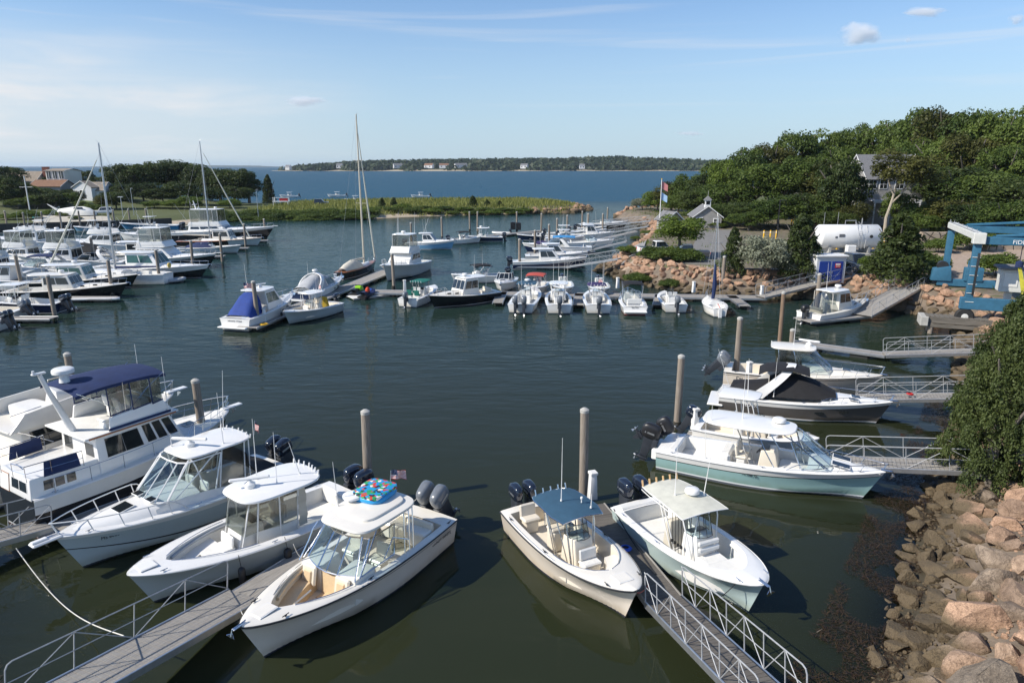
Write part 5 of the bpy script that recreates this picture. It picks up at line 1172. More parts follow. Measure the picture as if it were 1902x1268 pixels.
def express(label, group, p, z, end, head, L, beam, hm, cover=None, arch=False, top=None, fb=1.6, fs=1.1, glass=TINT, wgl=None, ports=2, ant=1, platform=True, eng=0, emat=COWL, tilt=.1, band=(1, 1, 0, 0, 0), tz=2.9, archx=-.28, name="sport_cruiser"):
    r = boat_at(name, label, group, p, z, end, head, L)
    H = Hull(L, beam, fb, fs, full=(1.95, .88), n=18); H.build(r, [hm, WHITE, BLACK], us=(1, .9, .68, .42, .22, 0), um=band, railmat=WHITE, rr=.03)
    H.deck(r, .08, .52, .32, .5, [WHITE, VINYL, DECKW], rc=.05); H.trunk(r, .50, .96, .84, .42, WHITE, h1=.03)
    w = beam * .37; zb = H.zs(.55) + .25
    if top:
        h = House(r, -L * .14, L * .15, w, w * .96, H.zs(.45) - .05, tz - H.zs(.45), -.1, -1.25, .82, WHITE, name='pilothouse')
        h.row('star', 2, .06, .86, .38, .88, mat=glass); h.row('port', 2, .06, .86, .38, .88, mat=glass); h.row('front', 3, .04, .96, .34, .92, gap=.025, mat=glass)
        hardtop(r, -L * .24, L * .15 - 1.0, w * 1.0, w * .86, tz - .02, WHITE, .08, .08)
    else:
        windshield(r, L * .13, w, zb, .62, .75, 1.7, CHROME if wgl is None else WHITE, wgl or GLASS, wt=w * .86, r=.022, z2=H.zs(.4) + .12)
        seat(r, -L * .02, .5, .5, .55, .9); seat(r, -L * .02, -.5, .5, .55, .9); seat(r, -L * .36, 0, .5, beam * .55, .7)
    if arch:
        rows = []
        for i in range(13):
            a = math.pi * i / 12; y = beam * .43 * math.cos(a); q = abs(math.sin(a)) ** .55; x = L * archx + 1.3 * q; zz = lerp(H.fs + .1, 2.75, q); ww = lerp(.4, .2, q); c = Vector((x, y, zz)); s_ = 1 if y > 0 else -1
            rows.append([c + Vector(d) for d in (((-ww, .05 * s_, 0), (ww, .05 * s_, 0), (ww, -.05 * s_, 0), (-ww, -.05 * s_, 0)) if abs(y) > beam * .3 else ((-ww, 0, .06), (ww, 0, .06), (ww, 0, -.06), (-ww, 0, -.06)))])
        m = MB(); m.loft(rows, closed=True); m.build('radar_arch', WHITE, r, 60); dome(r, L * archx + 1.3, 0, 2.8)
    if cover:
        kind, mat = cover
        if kind == 'bimini': bimini(r, -L * .26, L * .06, w * 1.0, 2.75, 1.35, -L * .12, mat, .12)
        else:
            x0, x1 = (-L * .44, L * .13) if kind == 'full' else (-L * .44, -L * .16)
            zz = (1.5, 2.2, 2.5, 2.35, 1.9) if kind == 'full' else (1.15, 1.9, 2.4, 2.65, 2.75)
            canvas(r, [[(lerp(x0, x1, i / 4), y * w * 1.06, H.fs + .12 + (zz[i] - H.fs) * (1 - abs(y) ** 3)) for y in np.linspace(-1, 1, 11)] for i in range(5)], mat, 'cockpit_cover')
    for k in range(ports):
        for s_ in (1, -1):
            t = .58 + .12 * k; q = Vector(H.pt(t, .62, s_)); m = MB(); m.slab(-.24, .24, .06, .06, 0, .02, 0, e=2.6, n=16); o = m.build('porthole', TINT, r); o.location = q + Vector((0, s_ * .008, 0)); o.rotation_euler = (R(-82) * s_, 0, -R(6) * s_)
    hatch(r, L * .27, H.zs(.77) + .26, .5, .5, TINT, ry=.1)
    if platform: MB().box((-L / 2 - .25, 0, .38), (.7, beam * .85, .14), 0, .05).build('swim_platform', WHITE, r)
    H.rail(r, .56, .42, CHROME, .018, 5); anchor(r, H); cleats(r, H)
    for k in range(ant): antenna(r, -L * .12, (-1) ** k * w * .8, tz if top else 1.5, 2.4, -.05)
    if eng: engines(r, H, eng, 1.0, 1., tilt, emat)
    return r, H
def downeast(label, group, p, z, end, head, L, beam, hm, fb=1.5, fs=.95, glass=TINT, roof=IVORY, open_back=True, ant=1, trim=None, name="picnic_yacht", tz=2.55, radar=True):
    r = boat_at(name, label, group, p, z, end, head, L, 'motor yacht')
    H = Hull(L, beam, fb, fs, full=(2.0, .85), n=18); H.build(r, [hm, trim or IVORY], us=(1, .93, .6, .3, 0), um=(1, 0, 0, 0), railmat=trim or IVORY, rr=.035)
    H.deck(r, .05, .42, .3, .45, [IVORY, VINYL, DECKW], rc=.05); H.trunk(r, .52, .93, .70, .42, IVORY, h1=.10)
    w = beam * .36; z0 = H.zs(.5)
    h = House(r, -L * .16, L * .10, w, w * .95, z0 - .1, tz - z0 + .1, 0, -.6, .9, IVORY, name='pilothouse')
    for f in ('star', 'port'): h.row(f, 2, .06, .9, .42, .88, mat=glass)
    h.row('front', 3, .03, .97, .40, .92, gap=.03, mat=glass); h.win('rear', .15, .85, .3, .85, mat=VINYLCLEAR)
    hardtop(r, -L * .30, L * .10 - .45, w * 1.03, w * .92, tz, roof, .08, .1); legs(r, [(-L * .27, w * .95, H.fs)], [(-L * .28, w * .9, tz)], IVORY, .03)
    for k in range(3):
        for s_ in (1, -1):
            t = .56 + .1 * k; m = MB(); m.box((H.x(t), s_ * H.b(t) * .695, H.zs(t) + .20), (.42, .05, .15), 0, .02, rz=-s_ * .12 * (k + .5)); m.build('porthole', TINT, r)
    seat(r, -L * .36, 0, .45, beam * .5, .7, CREAM); H.rail(r, .6, .5, CHROME, .016, 5); anchor(r, H); cleats(r, H)
    if radar: dome(r, -L * .04, 0, tz + .16)
    for k in range(ant): antenna(r, -L * .1, (-1) ** k * w * .8, tz + .08, 2.4, -.05)
    return r, H
def flybridge(label, group, p, z, end, head, L, beam, hm, fb=2.0, fs=1.15, top=True, encl=VINYLCLEAR, glass=TINT, fh=5.0, blank=False, trim=WHITE, tower=False, mast=False, band=(1, 1, 0, 0, 0), name="flybridge_yacht"):
    r = boat_at(name, label, group, p, z, end, head, L, 'motor yacht')
    H = Hull(L, beam, fb, fs, full=(2.1, .8), n=18, spow=1.4); H.build(r, [hm, WHITE, BLACK], us=(1, .9, .72, .45, .22, 0), um=band, railmat=trim, rr=.04)
    H.deck(r, .05, .27, .3, .5, [WHITE, VINYL, DECKW], rc=.03); H.trunk(r, .55, .94, .74, .4, WHITE, h1=.05)
    w = beam * .40; z0 = H.zs(.4) - .05
    h = House(r, -L * .22, L * .15, w, w * .95, z0, 3.05 - z0, .15, -1.9, .9, WHITE, name='saloon', bev=.09)
    for f in ('star', 'port'): h.row(f, 3, .06, .84, .42, .84, mat=glass)
    if not blank: h.row('front', 3, .04, .96, .3, .85, gap=.02, mat=glass)
    h.row('rear', 2, .1, .9, .15, .85, mat=glass)
    m = MB(); x0, x1 = -L * .24, L * .06
    m.box(((x0 + x1) / 2, 0, 3.07), (x1 - x0, w * 1.84, .09), 0, .03)
    for s_ in (1, -1): m.hexa([(x0 + .4, s_ * w * .92, 3.1), (x1, s_ * w * .84, 3.1), (x1, s_ * w * .76, 3.1), (x0 + .4, s_ * w * .84, 3.1), (x0 + .7, s_ * w * .92, 3.72), (x1 - .35, s_ * w * .80, 3.85), (x1 - .35, s_ * w * .72, 3.85), (x0 + .7, s_ * w * .84, 3.72)], 0, .02)
    m.hexa([(x1 - .05, -w * .84, 3.1), (x1 + .2, -w * .8, 3.1), (x1 + .2, w * .8, 3.1), (x1 - .05, w * .84, 3.1), (x1 - .45, -w * .8, 3.85), (x1 - .3, -w * .76, 3.85), (x1 - .3, w * .76, 3.85), (x1 - .45, w * .8, 3.85)], 0, .03); m.build('flybridge', WHITE, r)
    console(r, x1 - .9, 3.12, .45, .4, .8, WHITE, wind=False, face=False); seat(r, x1 - 2.0, 0, 3.12, .6, .7)
    if top:
        hardtop(r, x0 + .7, x1 - .15, w * .9, w * .8, fh, WHITE, .08, .08)
        pts = [(x0 + 1.0, w * .86), (x1 - 1.3, w * .82), (x1 - .42, w * .74)]
        legs(r, [(a, b, 3.7) for a, b in pts], [(a - .05, b * .95, fh) for a, b in pts], WHITE, .03)
        if encl:
            m = MB()
            for s_ in (1, -1):
                for (a, b), (c, d) in zip(pts, pts[1:]): m.plate([(a, s_ * b, 3.75), (c, s_ * d, 3.82), (c - .05, s_ * d * .95, fh), (a - .05, s_ * b * .95, fh)])
            m.plate([(x1 - .40, -w * .74, 3.85), (x1 - .40, w * .74, 3.85), (x1 - .45, w * .7, fh), (x1 - .45, -w * .7, fh)]); m.build('clear_enclosure', encl, r, 0, split=.001)
        dome(r, x1 - 1.4, 0, fh + .14); antenna(r, x0 + 1.2, w * .7, fh + .08, 2.8, -.08); antenna(r, x0 + 1.2, -w * .7, fh + .08, 2.8, -.08)
    if mast: m = MB(); m.tube([(x0 + 1.4, 0, fh), (x0 + 1.0, 0, fh + 1.6)], [.14, .08], n=8); m.box((x0 + 1.2, 0, fh + .9), (.25, 1.5, .1), 0, .03); m.build('mast', WHITE, r); open_array(r, x0 + 1.9, 0, fh + .12)
    m = MB()
    for s_ in (1, -1): m.tube([(x0 + 1, s_ * w * .95, 3.2), (x0 - 1.2, s_ * w * 1.35, 7.2)], [.03, .012], n=5)
    m.build('outrigger', WHITE, r, split=.01); H.rail(r, .58, .55, CHROME, .02, 6); anchor(r, H); cleats(r, H); hatch(r, L * .28, H.zs(.78) + .3, .5, .5, TINT, ry=.12)
    m = MB(); m.box((L / 2 + .2, 0, fb + .06), (1.0, .32, .08), 0, .03); m.build('bow_pulpit', WHITE, r)
    return r, H
def sailboat(label, p, z, end, head, L, beam, hm, mast, rake=.0, deckm=DECKW, name="sloop", fb=1.15, fs=.95, boom_mat=TANC, cover=None, jib=True, mast_mat=ALU, boom=True, group="sailing boats", mr=.09, mx=.08):
    r = boat_at(name, label, group, p, z, end, head, L, 'sailboat')
    H = Hull(L, beam, fb, fs, full=(1.8, 1.0), tr=.55, n=18, flare=.3, chz=.35); H.build(r, [hm, deckm], us=(1, .93, .6, .3, 0), um=(1, 0, 0, 0), railmat=TEAK if deckm is TEAK else GALV, rr=.025)
    H.deck(r, .08, .34, .35, .55, [deckm, VINYL, DECKW], rc=.08); H.trunk(r, .34, .80, .6, .38, WHITE, h1=.18)
    mxx = L * mx; m = MB(); m.tube([(mxx, 0, .6), (mxx - rake * mast * .5, 0, mast * .5), (mxx - rake * mast, 0, mast)], [mr, mr * .95, mr * .6], n=8)
    for q in (.45, .72): m.tube([(mxx - rake * mast * q, -beam * .30, mast * q), (mxx - rake * mast * q, beam * .30, mast * q)], .025, n=5)
    m.tube([(mxx - rake * mast, -.3, mast + .1), (mxx - rake * mast, 0, mast), (mxx - rake * mast + .3, 0, mast + .35)], .012, n=4); mo = m.build('mast', mast_mat, r)
    wi = MB(); tp = (mxx - rake * mast, 0, mast)
    wi.tube([tp, (-L / 2 + .1, 0, fs + .2)], .012, n=4)
    for s_ in (1, -1): wi.tube([tp, (mxx - rake * mast * .45, s_ * beam * .3, mast * .45), (mxx - .2, s_ * beam * .46, fs + .1)], .011, n=4)
    wi.tube([(tp[0], 0, mast * .93), (L / 2 - .1, 0, fb + .1)], .012, n=4); wi.build('rigging', GALV, mo)
    if jib: m = MB(); m.tube([(lerp(tp[0], L / 2 - .2, .06), 0, mast * .93 * .95), (lerp(tp[0], L / 2 - .2, .5), 0, lerp(mast * .93, fb, .5)), (L / 2 - .25, 0, fb + .35)], [.05, .11, .13], n=8); m.build('furled_jib', OFFW, r)
    if boom: m = MB(); m.tube([(mxx - .1, 0, 1.9), (mxx - L * .36, 0, 2.05)], [.16, .10], n=8); m.build('boom_with_cover', boom_mat, r)
    if cover: canvas(r, [[(x, y * beam * .36 * k, fs + .1 + h * (1 - abs(y) ** 2.2)) for y in np.linspace(-1, 1, 9)] for x, k, h in ((-L * .42, .7, .3), (-L * .3, 1, .8), (-L * .15, 1.05, 1.1), (L * .0, .9, .7), (L * .06, .6, .25))], cover, 'cockpit_cover')
    H.rail(r, .84, .55, CHROME, .015, 3); cleats(r, H)
    return r, H

# --- middle row, left dock
r, H = express("white express cruiser with bright blue canvas enclosing its cockpit", ROW, (436, 596), .9, 'stern', 76, 9.4, 3.3, HW, top=True, tz=3.05, fb=1.75, glass=GREENG, ant=1)
canvas(r, [[(x, y * w, z0 + (z - z0) * (1 - abs(y) ** 5)) for y in np.linspace(-1, 1, 13)] for x, w, z0, z in ((-4.2, 1.3, 1.1, 1.3), (-3.7, 1.3, 1.15, 1.95), (-2.6, 1.25, 1.2, 2.85), (-2.2, 1.2, 1.25, 3.0))], BLUEC, 'cockpit_canvas')
open_array(r, -.6, 0, 3.12, 1.3, 1.2); flag(r, -2.2, .5, 3.05, .8, .8, .45, -1.2); text("Second Wind", r, (-4.72, 0, .82), (R(80), 0, R(-90)), .26, LETTER)
for k in (-.5, .6): fender(r, 1 + k * 2, -1.6, .5, BLACK)
express("white sport cruiser with grey canvas and tall radar arch behind the blue-canvas cruiser", ROW, (556, 546), 1.0, 'stern', 74, 8.8, 3.0, HNAVY, cover=('full', GREYC), arch=True, band=(1, 1, 1, 0, 0))
r, H = ccboat("cream-decked console boat with white T-top facing out from the left dock", ROW, (528, 582), 1.15, 'bow', 247, 7.2, 2.6, HGREY, tmat=WHITE, liner=CREAM, cons=CREAM, eng=1, tilt=.2, fb=1.3, fs=.9, tz=2.4)
m = MB(); m.box((-1.9, .2, 1.2), (.15, .8, 1.2), 0, .05, ry=.3); m.build('yellow_cushion', M("mustard_cushion", (.45, .32, .03), .8), r); flag(r, -.9, .3, 2.4, .7, .6, .36, 1)
# wooden-decked yawl
r, H = sailboat("varnished wood sloop with tan cockpit cover and very tall mast at the left dock", (629, 507), .9, 'stern', 75, 10.6, 2.5, HBLACK, 20.4, deckm=TEAK, cover=TANC, mast_mat=M("buff_mast", (.55, .50, .40), .45), fb=1.2, fs=.95, mr=.13, mx=.16)
flybridge("white sportfish yacht with enclosed flybridge, bow toward the left dock", ROW, (712, 497), 1.9, 'bow', 256, 12.0, 4.1, HTAN, blank=True, fb=2.2, fs=1.3, fh=5.3, name="sportfish_yacht", band=(1, 0, 0, 0, 0))
def jetski(label, p, head, body, trim):
    q = px(*p, .4); r = empty('jet_ski', (q.x, q.y, 0), R(head), label, 'jet ski', 'jet skis at the left dock')
    m = MB(); rows = []
    for i in range(12):
        t = i / 11; w = .58 * (1 - max(0, (t - .45) / .55) ** 2.2) * (.9 + .1 * min(1, t * 4)); x = -1.5 + 3.0 * t; zt = .42 + .28 * t
        rows.append([(x, w * 1.0, .34 + .2 * t), (x, w * .9, .10 + .2 * t * t), (x, w * .4, -.12 + .35 * t ** 3), (x, -w * .4, -.12 + .35 * t ** 3), (x, -w * .9, .10 + .2 * t * t), (x, -w, .34 + .2 * t), (x, -w * .55, zt), (x, w * .55, zt)])
    m.loft(rows, closed=True, caps=(True, True)); m.build('hull', BLACK, r, 50)
    m = MB(); m.loft([[(x, w, z0), (x, w * .8, z1), (x, 0, z1 + .05), (x, -w * .8, z1), (x, -w, z0)] for x, w, z0, z1 in ((-.1, .34, .5, .72), (.35, .46, .52, 1.0), (.8, .42, .56, .9), (1.25, .2, .62, .72), (1.42, .04, .66, .67))]); m.build('hood', body, r)
    m = MB(); m.loft([[(x, w, .5), (x, w * .8, z), (x, -w * .8, z), (x, -w, .5)] for x, w, z in ((-1.2, .26, .78), (-.7, .28, .84), (-.3, .24, .78), (.1, .2, .8))]); m.build('seat', trim, r)
    m = MB(); m.tube([(.28, .4, 1.02), (.36, 0, 1.06), (.28, -.4, 1.02)], .03, n=6); m.tube([(.45, 0, .9), (.34, 0, 1.06)], .05, n=6); m.build('handlebar', BLACK, r)
jetski("lime green and black jet ski on its float", (664, 541), 80, M("lime_green_plastic", (.25, .55, .02), .3), BLACK)
jetski("dark blue jet ski with a red life vest on it", (684, 546), 72, M("dark_blue_plastic", (.02, .06, .25), .3), M("dark_blue_seat", (.02, .03, .08), .6))
q = px(683, 541, .8); m = MB(); m.lathe([(.05, 0), (.24, .05), (.26, .3), (.12, .5), (.02, .52)], (q.x, q.y, .75), 9); tag(m.build('life_vest', M("red_orange_fabric", (.55, .06, .02), .8)), "red life vest lying on the blue jet ski", "life vest")
dock("pale plastic drive-on float beneath the two jet skis", (650, 552), (716, 545), 2.2, .2, VINYL, False)
# --- middle row
r, H = ccboat("skiff with green canvas top and green cushions, tan tubes and grey outboard", ROW, (757, 558), .7, 'stern', 72, 6.8, 2.5, HW, top='canvas', tmat=GREENC, liner=VINYL, emat=COWLG, eng=1, wind=False, ant=0, tz=2.2)
seat(r, -1.9, .42, .5, .6, .8, GREENC); seat(r, -1.9, -.42, .5, .6, .8, GREENC); seat(r, -.9, .3, .5, .6, .9, GREENC)
ccboat("white runabout with black bimini behind the green-topped skiff", ROW, (838, 512), 1.0, 'bow', 200, 7.0, 2.5, HW, top='bimini', tmat=BLACKC, tilt=.3)
r, H = downeast("black-hulled white pilothouse boat lying at an angle in the middle row", ROW, (796, 550), 1.35, 'bow', 222, 8.6, 3.0, HBLACK, roof=WHITE, fb=1.45, tz=2.7, name="pilothouse_boat")
r, H = ccboat("white twin-engine console boat with faded blue canvas top in the middle row", ROW, (967, 565), .9, 'stern', 80, 8.4, 2.85, HW, top='canvas', tmat=TEALC, eng=2, emat=COWLG, tilt=.12, radar=True, bandw=True, gap=.85, es=1.15)
r, H = ccboat("white hardtop console boat with a dark cabin door in the middle row", ROW, (1039, 566), .9, 'stern', 88, 7.2, 2.7, HW, tmat=WHITE, emat=COWLG, tilt=.12, tz=2.45, es=1.2, ant=2)
h = House(r, .2, 1.9, .85, .8, .6, 1.0, 0, -.4, .85, WHITE, name='cuddy_cabin'); h.win('rear', .35, .65, .05, .95, mat=DASH, name='door')
r, H = ccboat("white console boat with purple canvas top and single grey outboard in the middle row", ROW, (1112, 566), .9, 'stern', 87, 7.2, 2.75, HW, top='canvas', tmat=PURPLE, emat=COWLG, tilt=.12, ant=2, es=1.2)
flag(r, -.2, -.6, 2.3, .6, .5, .3, 1)
r, H = express("white bowrider with black canopy and swim platform in the middle row", ROW, (1180, 570), .8, 'stern', 87, 6.8, 2.6, hullmat("white_red_boot_hull", GEL, (.3, .03, .03)), cover=('bimini', BLACKC), fb=1.1, fs=.8, ports=0, ant=0, name="bowrider")
text("Sea Star", r, (-3.43, 0, .66), (R(85), 0, R(-90)), .22, LETTER)
ccboat("white open skiff with bare console and single outboard, right end of the middle row", ROW, (1256, 566), .8, 'stern', 88, 6.4, 2.5, HW, top=None, eng=1, emat=COWLG, tilt=.1, ant=0, fb=1.05, fs=.78, es=1.1)
express("small white bowrider with dark windscreen at the left end of the row", ROW, (930, 530), .9, 'bow', 262, 6.4, 2.6, HW, glass=TINT, wgl=TINT, fb=1.15, fs=.85, ports=0, ant=0, platform=False, name="bowrider")
ccboat("white boat with faded red bimini behind the twin-engine console boat", ROW, (985, 538), 1.0, 'bow', 258, 6.6, 2.5, HW, top='bimini', tmat=REDC, ant=0)
ccboat("white boat with small blue top behind the hardtop console boat", ROW, (1048, 538), 1.0, 'bow', 268, 6.6, 2.5, HW, top=None, ant=2)
ccboat("white boat with navy seat covers behind the purple-topped boat", ROW, (1116, 540), 1.0, 'bow', 266, 6.4, 2.5, HW, top=None, ant=1, liner=VINYL)
r, H = sailboat("small white sloop with folded navy sail at the end of the middle row", (1338, 574), .8, 'stern', 86, 6.2, 2.3, HW, 9.2, rake=-.02, boom=False, jib=False, mr=.06, fb=.95, fs=.8, mx=.1)
m = MB(); m.tube([(.4, 0, .9), (.0, 0, 2.6), (.35, 0, 4.6)], [.16, .22, .08], n=8); m.build('folded_mainsail', NAVY, r); m = MB(); m.box((-3.2, 0, .2), (.1, .35, 1.3), 0, .03); m.build('rudder', WHITE, r); m = MB(); m.tube([(-2.9, 0, .9), (-1.9, 0, 1.1)], .03, n=6); m.build('tiller', RED, r)
# pilothouse boat on the right
r, H = downeast("small white pilothouse workboat by the wide ramp under the hoist", ROW, (1502, 582), .9, 'stern', 30, 8.4, 2.9, HW, roof=WHITE, fb=1.5, tz=2.75, name="pilothouse_boat", ant=1); outboard(r, -4.35, 0, .95, 1.05, .1, BLACK)
canvas(r, [[(x, y * 1.1, .95 + h * (1 - abs(y) ** 3)) for y in np.linspace(-1, 1, 9)] for x, h in ((-3.6, .25), (-3.0, .8), (-2.5, 1.75))], VINYLCLEAR, 'aft_curtain')

# --- back dock
express("light blue hardtop walkaround at the back dock", ROW, (845, 448), 1.4, 'bow', 352, 8.5, 2.9, HBLUE, top=True, ports=0, ant=2, tz=2.7, eng=2, platform=False, band=(1, 1, 0, 0, 0), name="walkaround_boat")
ccboat("small white boat with black bimini at the back dock", ROW, (836, 444), .9, 'stern', 20, 6.0, 2.4, HW, top='bimini', tmat=BLACKC, ant=0)
ccboat("dark navy console boat with white pilot top at the back dock", ROW, (857, 436), 1.3, 'bow', 188, 7.8, 2.7, HNAVY, tmat=WHITE, tz=2.5, radar=True)
def dinghy(label, p, head, L, tube_m, floor_m=GREYC, eng=True, name='inflatable_dinghy', z=.35, group='inflatable dinghies'):
    q = px(*p, z); r = empty(name, (q.x, q.y, 0), R(head), label, 'dinghy', group); m = MB(); w = L * .22
    pts = [(-L / 2, w, .28), (0, w, .28), (L * .25, w * .9, .31), (L * .42, w * .5, .38), (L * .47, 0, .42), (L * .42, -w * .5, .38), (L * .25, -w * .9, .31), (0, -w, .28), (-L / 2, -w, .28)]
    m.tube(pts, [.12] + [.21] * 7 + [.12], n=10); m.build('tube', tube_m, r)
    m = MB(); m.loft([[(x, w * k, .2), (x, 0, -.05), (x, -w * k, .2)] for x, k in ((-L / 2 + .2, .9), (L * .2, .9), (L * .42, .3))]); m.build('floor', floor_m, r); m = MB(); m.box((-.1, 0, .38), (.25, w * 1.8, .06), 0, .02); m.build('thwart', WOOD, r)
    if eng: outboard(r, -L / 2 + .1, 0, .6, .62, .5, COWL, False)
    return r
dinghy("white inflatable dinghy with outboard moored on the back dock", (931, 432), 178, 3.8, VINYL, name="inflatable_dinghy")
dinghy("deflated-looking grey inflatable lying at the tall-masted sloop's stern", (318, 519), 20, 3.2, GREYC, eng=False)
ccboat("dark blue open launch moored under the piling on the back dock", ROW, (960, 440), .7, 'bow', 184, 7.6, 2.4, HNAVY, top=None, ant=0, wind=False, tilt=.4)
for i, (x, y) in enumerate([(953, 426), (963, 427)]): q = px(x, y, .45); m = MB(); m.box((q.x, q.y, 1.25), (1.1, 1.2, 1.6), 0, .03); [m.box((q.x, q.y - .61, .62 + .28 * k), (1.12, .03, .2), 0, .01) for k in range(5)]; tag(m.build('lobster_crate', BLACK), ["left stack of dark slatted crates on the back dock", "right stack of dark slatted crates on the back dock"][i], "crate")
# --- right slips
ccx = express("navy-hulled express boat with white hardtop in the nearest right-hand slip", RIGHT, (952, 487), .9, 'stern', 2, 10.5, 3.0, HNAVY, top=True, ports=0, eng=2, tz=2.75, platform=False, name="express_boat", band=(1, 1, 0, 0, 0))
express("white hardtop express lying behind the navy-hulled express boat", RIGHT, (975, 476), .9, 'stern', 2, 9.5, 3.0, HBLACK, top=True, ports=0, tz=2.75, name="express_boat", band=(1, 1, 1, 0, 0))
r, H = express("white and purple sport cruiser with light blue canvas and arch, bow pointing left", RIGHT, (970, 452), 1.5, 'bow', 176, 11.5, 3.4, HNAVY, cover=('bimini', SKYC), arch=True, archx=-.15, band=(1, 1, 1, 0, 0), ports=3); canvas(r, [[(x, y * 1.1, 1.55 + h * (1 - y * y)) for y in np.linspace(-1, 1, 7)] for x, h in ((1.6, .2), (2.4, .45), (3.4, .3))], PURPLE, 'bow_cover')
for a in [("white centre console boat with T-top in the third right-hand slip", (1012, 441), 4, HW), ("white console boat by the tallest piling on the right-hand slips", (1015, 432), 3, HW), ("white skiff with raised tan seat on the right-hand slips", (1060, 428), 2, HW)]: ccboat(a[0], RIGHT, a[1], .9, 'stern', a[2], 7.6, 2.6, a[3], tilt=.3, ant=1)
express("white cuddy cruiser in the third right-hand slip with wrap windscreen", RIGHT, (1050, 452), .9, 'stern', 2, 8.5, 2.9, HW, ports=1); express("white express with hardtop and rails in the fourth right-hand slip", RIGHT, (1060, 437), .9, 'stern', 2, 8.5, 2.9, HW, top=True, ports=1)
express("farthest dark-hulled sport cruiser on the right-hand slips, near the stone revetment", RIGHT, (1074, 418), .9, 'stern', 12, 12.0, 3.4, HBLACK, ports=1, band=(1, 1, 0, 0, 0))
ccboat("low white skiff at the farthest right-hand slip", RIGHT, (1072, 424), .8, 'stern', 2, 6.5, 2.4, HW, top=None, ant=0)

# --- left-hand fleet
ccboat("outboard boat with twin dark engines cut off by the left edge", LEFT, (6, 594), .9, 'stern', 181, 8.5, 2.8, HW, eng=2, emat=COWL, tilt=.35, top=None)
ccboat("beige console boat with twin silver-grey outboards at the left edge", LEFT, (42, 574), .9, 'stern', 180, 8.0, 2.8, HTAN, eng=2, emat=COWLG, tilt=.55, top=None, liner=CREAM)
r, H = ccboat("navy-hulled console boat with white hardtop and dark outboards at the left", LEFT, (116, 561), .95, 'stern', 178, 9.5, 3.0, HNAVY, eng=2, emat=COWL, tilt=.35, tz=2.7, fb=1.5, fs=.95)
downeast("black-hulled lobster yacht with ivory deck and tan trim, nearest of the left-hand fleet", LEFT, (237, 527), 1.5, 'bow', 4, 12.5, 3.5, HBLACK, fb=1.6, tz=2.6)
downeast("black-hulled picnic yacht with white roof and green windows behind the lobster yacht", LEFT, (257, 511), 1.5, 'bow', 4, 13.0, 3.7, HBLACK, fb=1.65, roof=WHITE, glass=GREENG, tz=2.8)
flybridge("white flybridge yacht with pale blue enclosure at the left edge of the left-hand fleet", LEFT, (66, 505), 1.2, 'stern', 182, 13.5, 4.2, HW, fh=5.4, fb=2.3, fs=1.4)
express("white sport cruiser with navy bimini and arch in the left-hand fleet", LEFT, (150, 497), 1.0, 'stern', 184, 10.5, 3.4, HW, cover=('bimini', NAVY), arch=True)
flybridge("white sportfish with curved side window and clear flybridge enclosure in the left-hand fleet", LEFT, (196, 483), 1.2, 'stern', 184, 13.0, 4.2, HW, fh=5.3, fb=2.3, fs=1.3, name="sportfish_yacht")
r, H = sailboat("large white sloop with tall bare aluminium mast in the left-hand fleet", (312, 508), 1.2, 'stern', 176, 15.5, 4.2, HW, 16.6, rake=.01, boom_mat=NAVY, mr=.14, fb=1.5, fs=1.25, mx=-.07); r['label'] = "large white sloop with tall bare aluminium mast and furled jib in the left-hand fleet"
m = MB(); m.lathe([(.02, -.05), (.3, -.09), (.34, 0), (.3, .09), (.02, .05)], (-7.5, -.9, 2.1), 16, axis='X'); m.build('horseshoe_buoy', M("lifebuoy_yellow", (.7, .5, .12), .6), r)
express("long black-hulled sport cruiser with green side windows in the left-hand fleet", LEFT, (389, 494), 1.6, 'bow', 355, 16.0, 4.3, HBLACK, top=True, glass=GREENG, tz=3.3, fb=1.8, fs=1.3, ports=0, band=(1, 1, 1, 0, 0))
flybridge("white sportfish with sloping blank front and black hull in the left-hand fleet", LEFT, (402, 473), 1.9, 'bow', 356, 15.0, 4.5, HBLACK, fb=2.1, blank=True, fh=5.6, name="sportfish_yacht")
downeast("white express yacht with brown deck hatches in the left-hand fleet", LEFT, (345, 466), 1.5, 'bow', 356, 13.0, 3.8, HTAN, roof=WHITE, tz=2.8)
flybridge("white motor yacht with dark wraparound windows in the left-hand fleet", LEFT, (262, 452), 1.3, 'stern', 182, 14.0, 4.4, HW, top=False, fb=2.2)
express("white cruiser with black canvas canopy between the sportfish boats of the left-hand fleet", LEFT, (200, 470), 1.0, 'stern', 180, 10.0, 3.4, HW, cover=('full', BLACKC))
ccboat("mid-blue console boat with T-top and a rack of rods near the sea wall", LEFT, (222, 416), 1.3, 'bow', 182, 13.5, 3.4, HMID, eng=3, tilt=.1, fb=1.6, fs=1.1, tz=2.9, ant=2)
ccboat("black-hulled console boat with white T-top near the sea wall", LEFT, (24, 422), 1.3, 'bow', 180, 11.5, 3.0, HBLACK, eng=3, tilt=.2, tz=2.7)
ccboat("pale blue-hulled console boat near the sea wall", LEFT, (136, 420), 1.2, 'bow', 180, 8.5, 2.8, HBLUE, eng=1, tilt=.2, tz=2.4)
flybridge("black-hulled motor yacht with pilothouse, mast and long bow pulpit in the left-hand fleet", LEFT, (510, 425), 2.4, 'bow', 357, 22.0, 5.4, HBLACK, fb=2.9, fs=1.7, fh=6.0, mast=True)
r, H = sailboat("dark-hulled sloop with wooden deck and bare mast in front of the black motor yacht", (330, 447), 1.0, 'stern', 4, 13.0, 3.4, HBLACK, 18.2, deckm=TEAK, boom_mat=TANC, mr=.13, jib=True, mx=-.06)
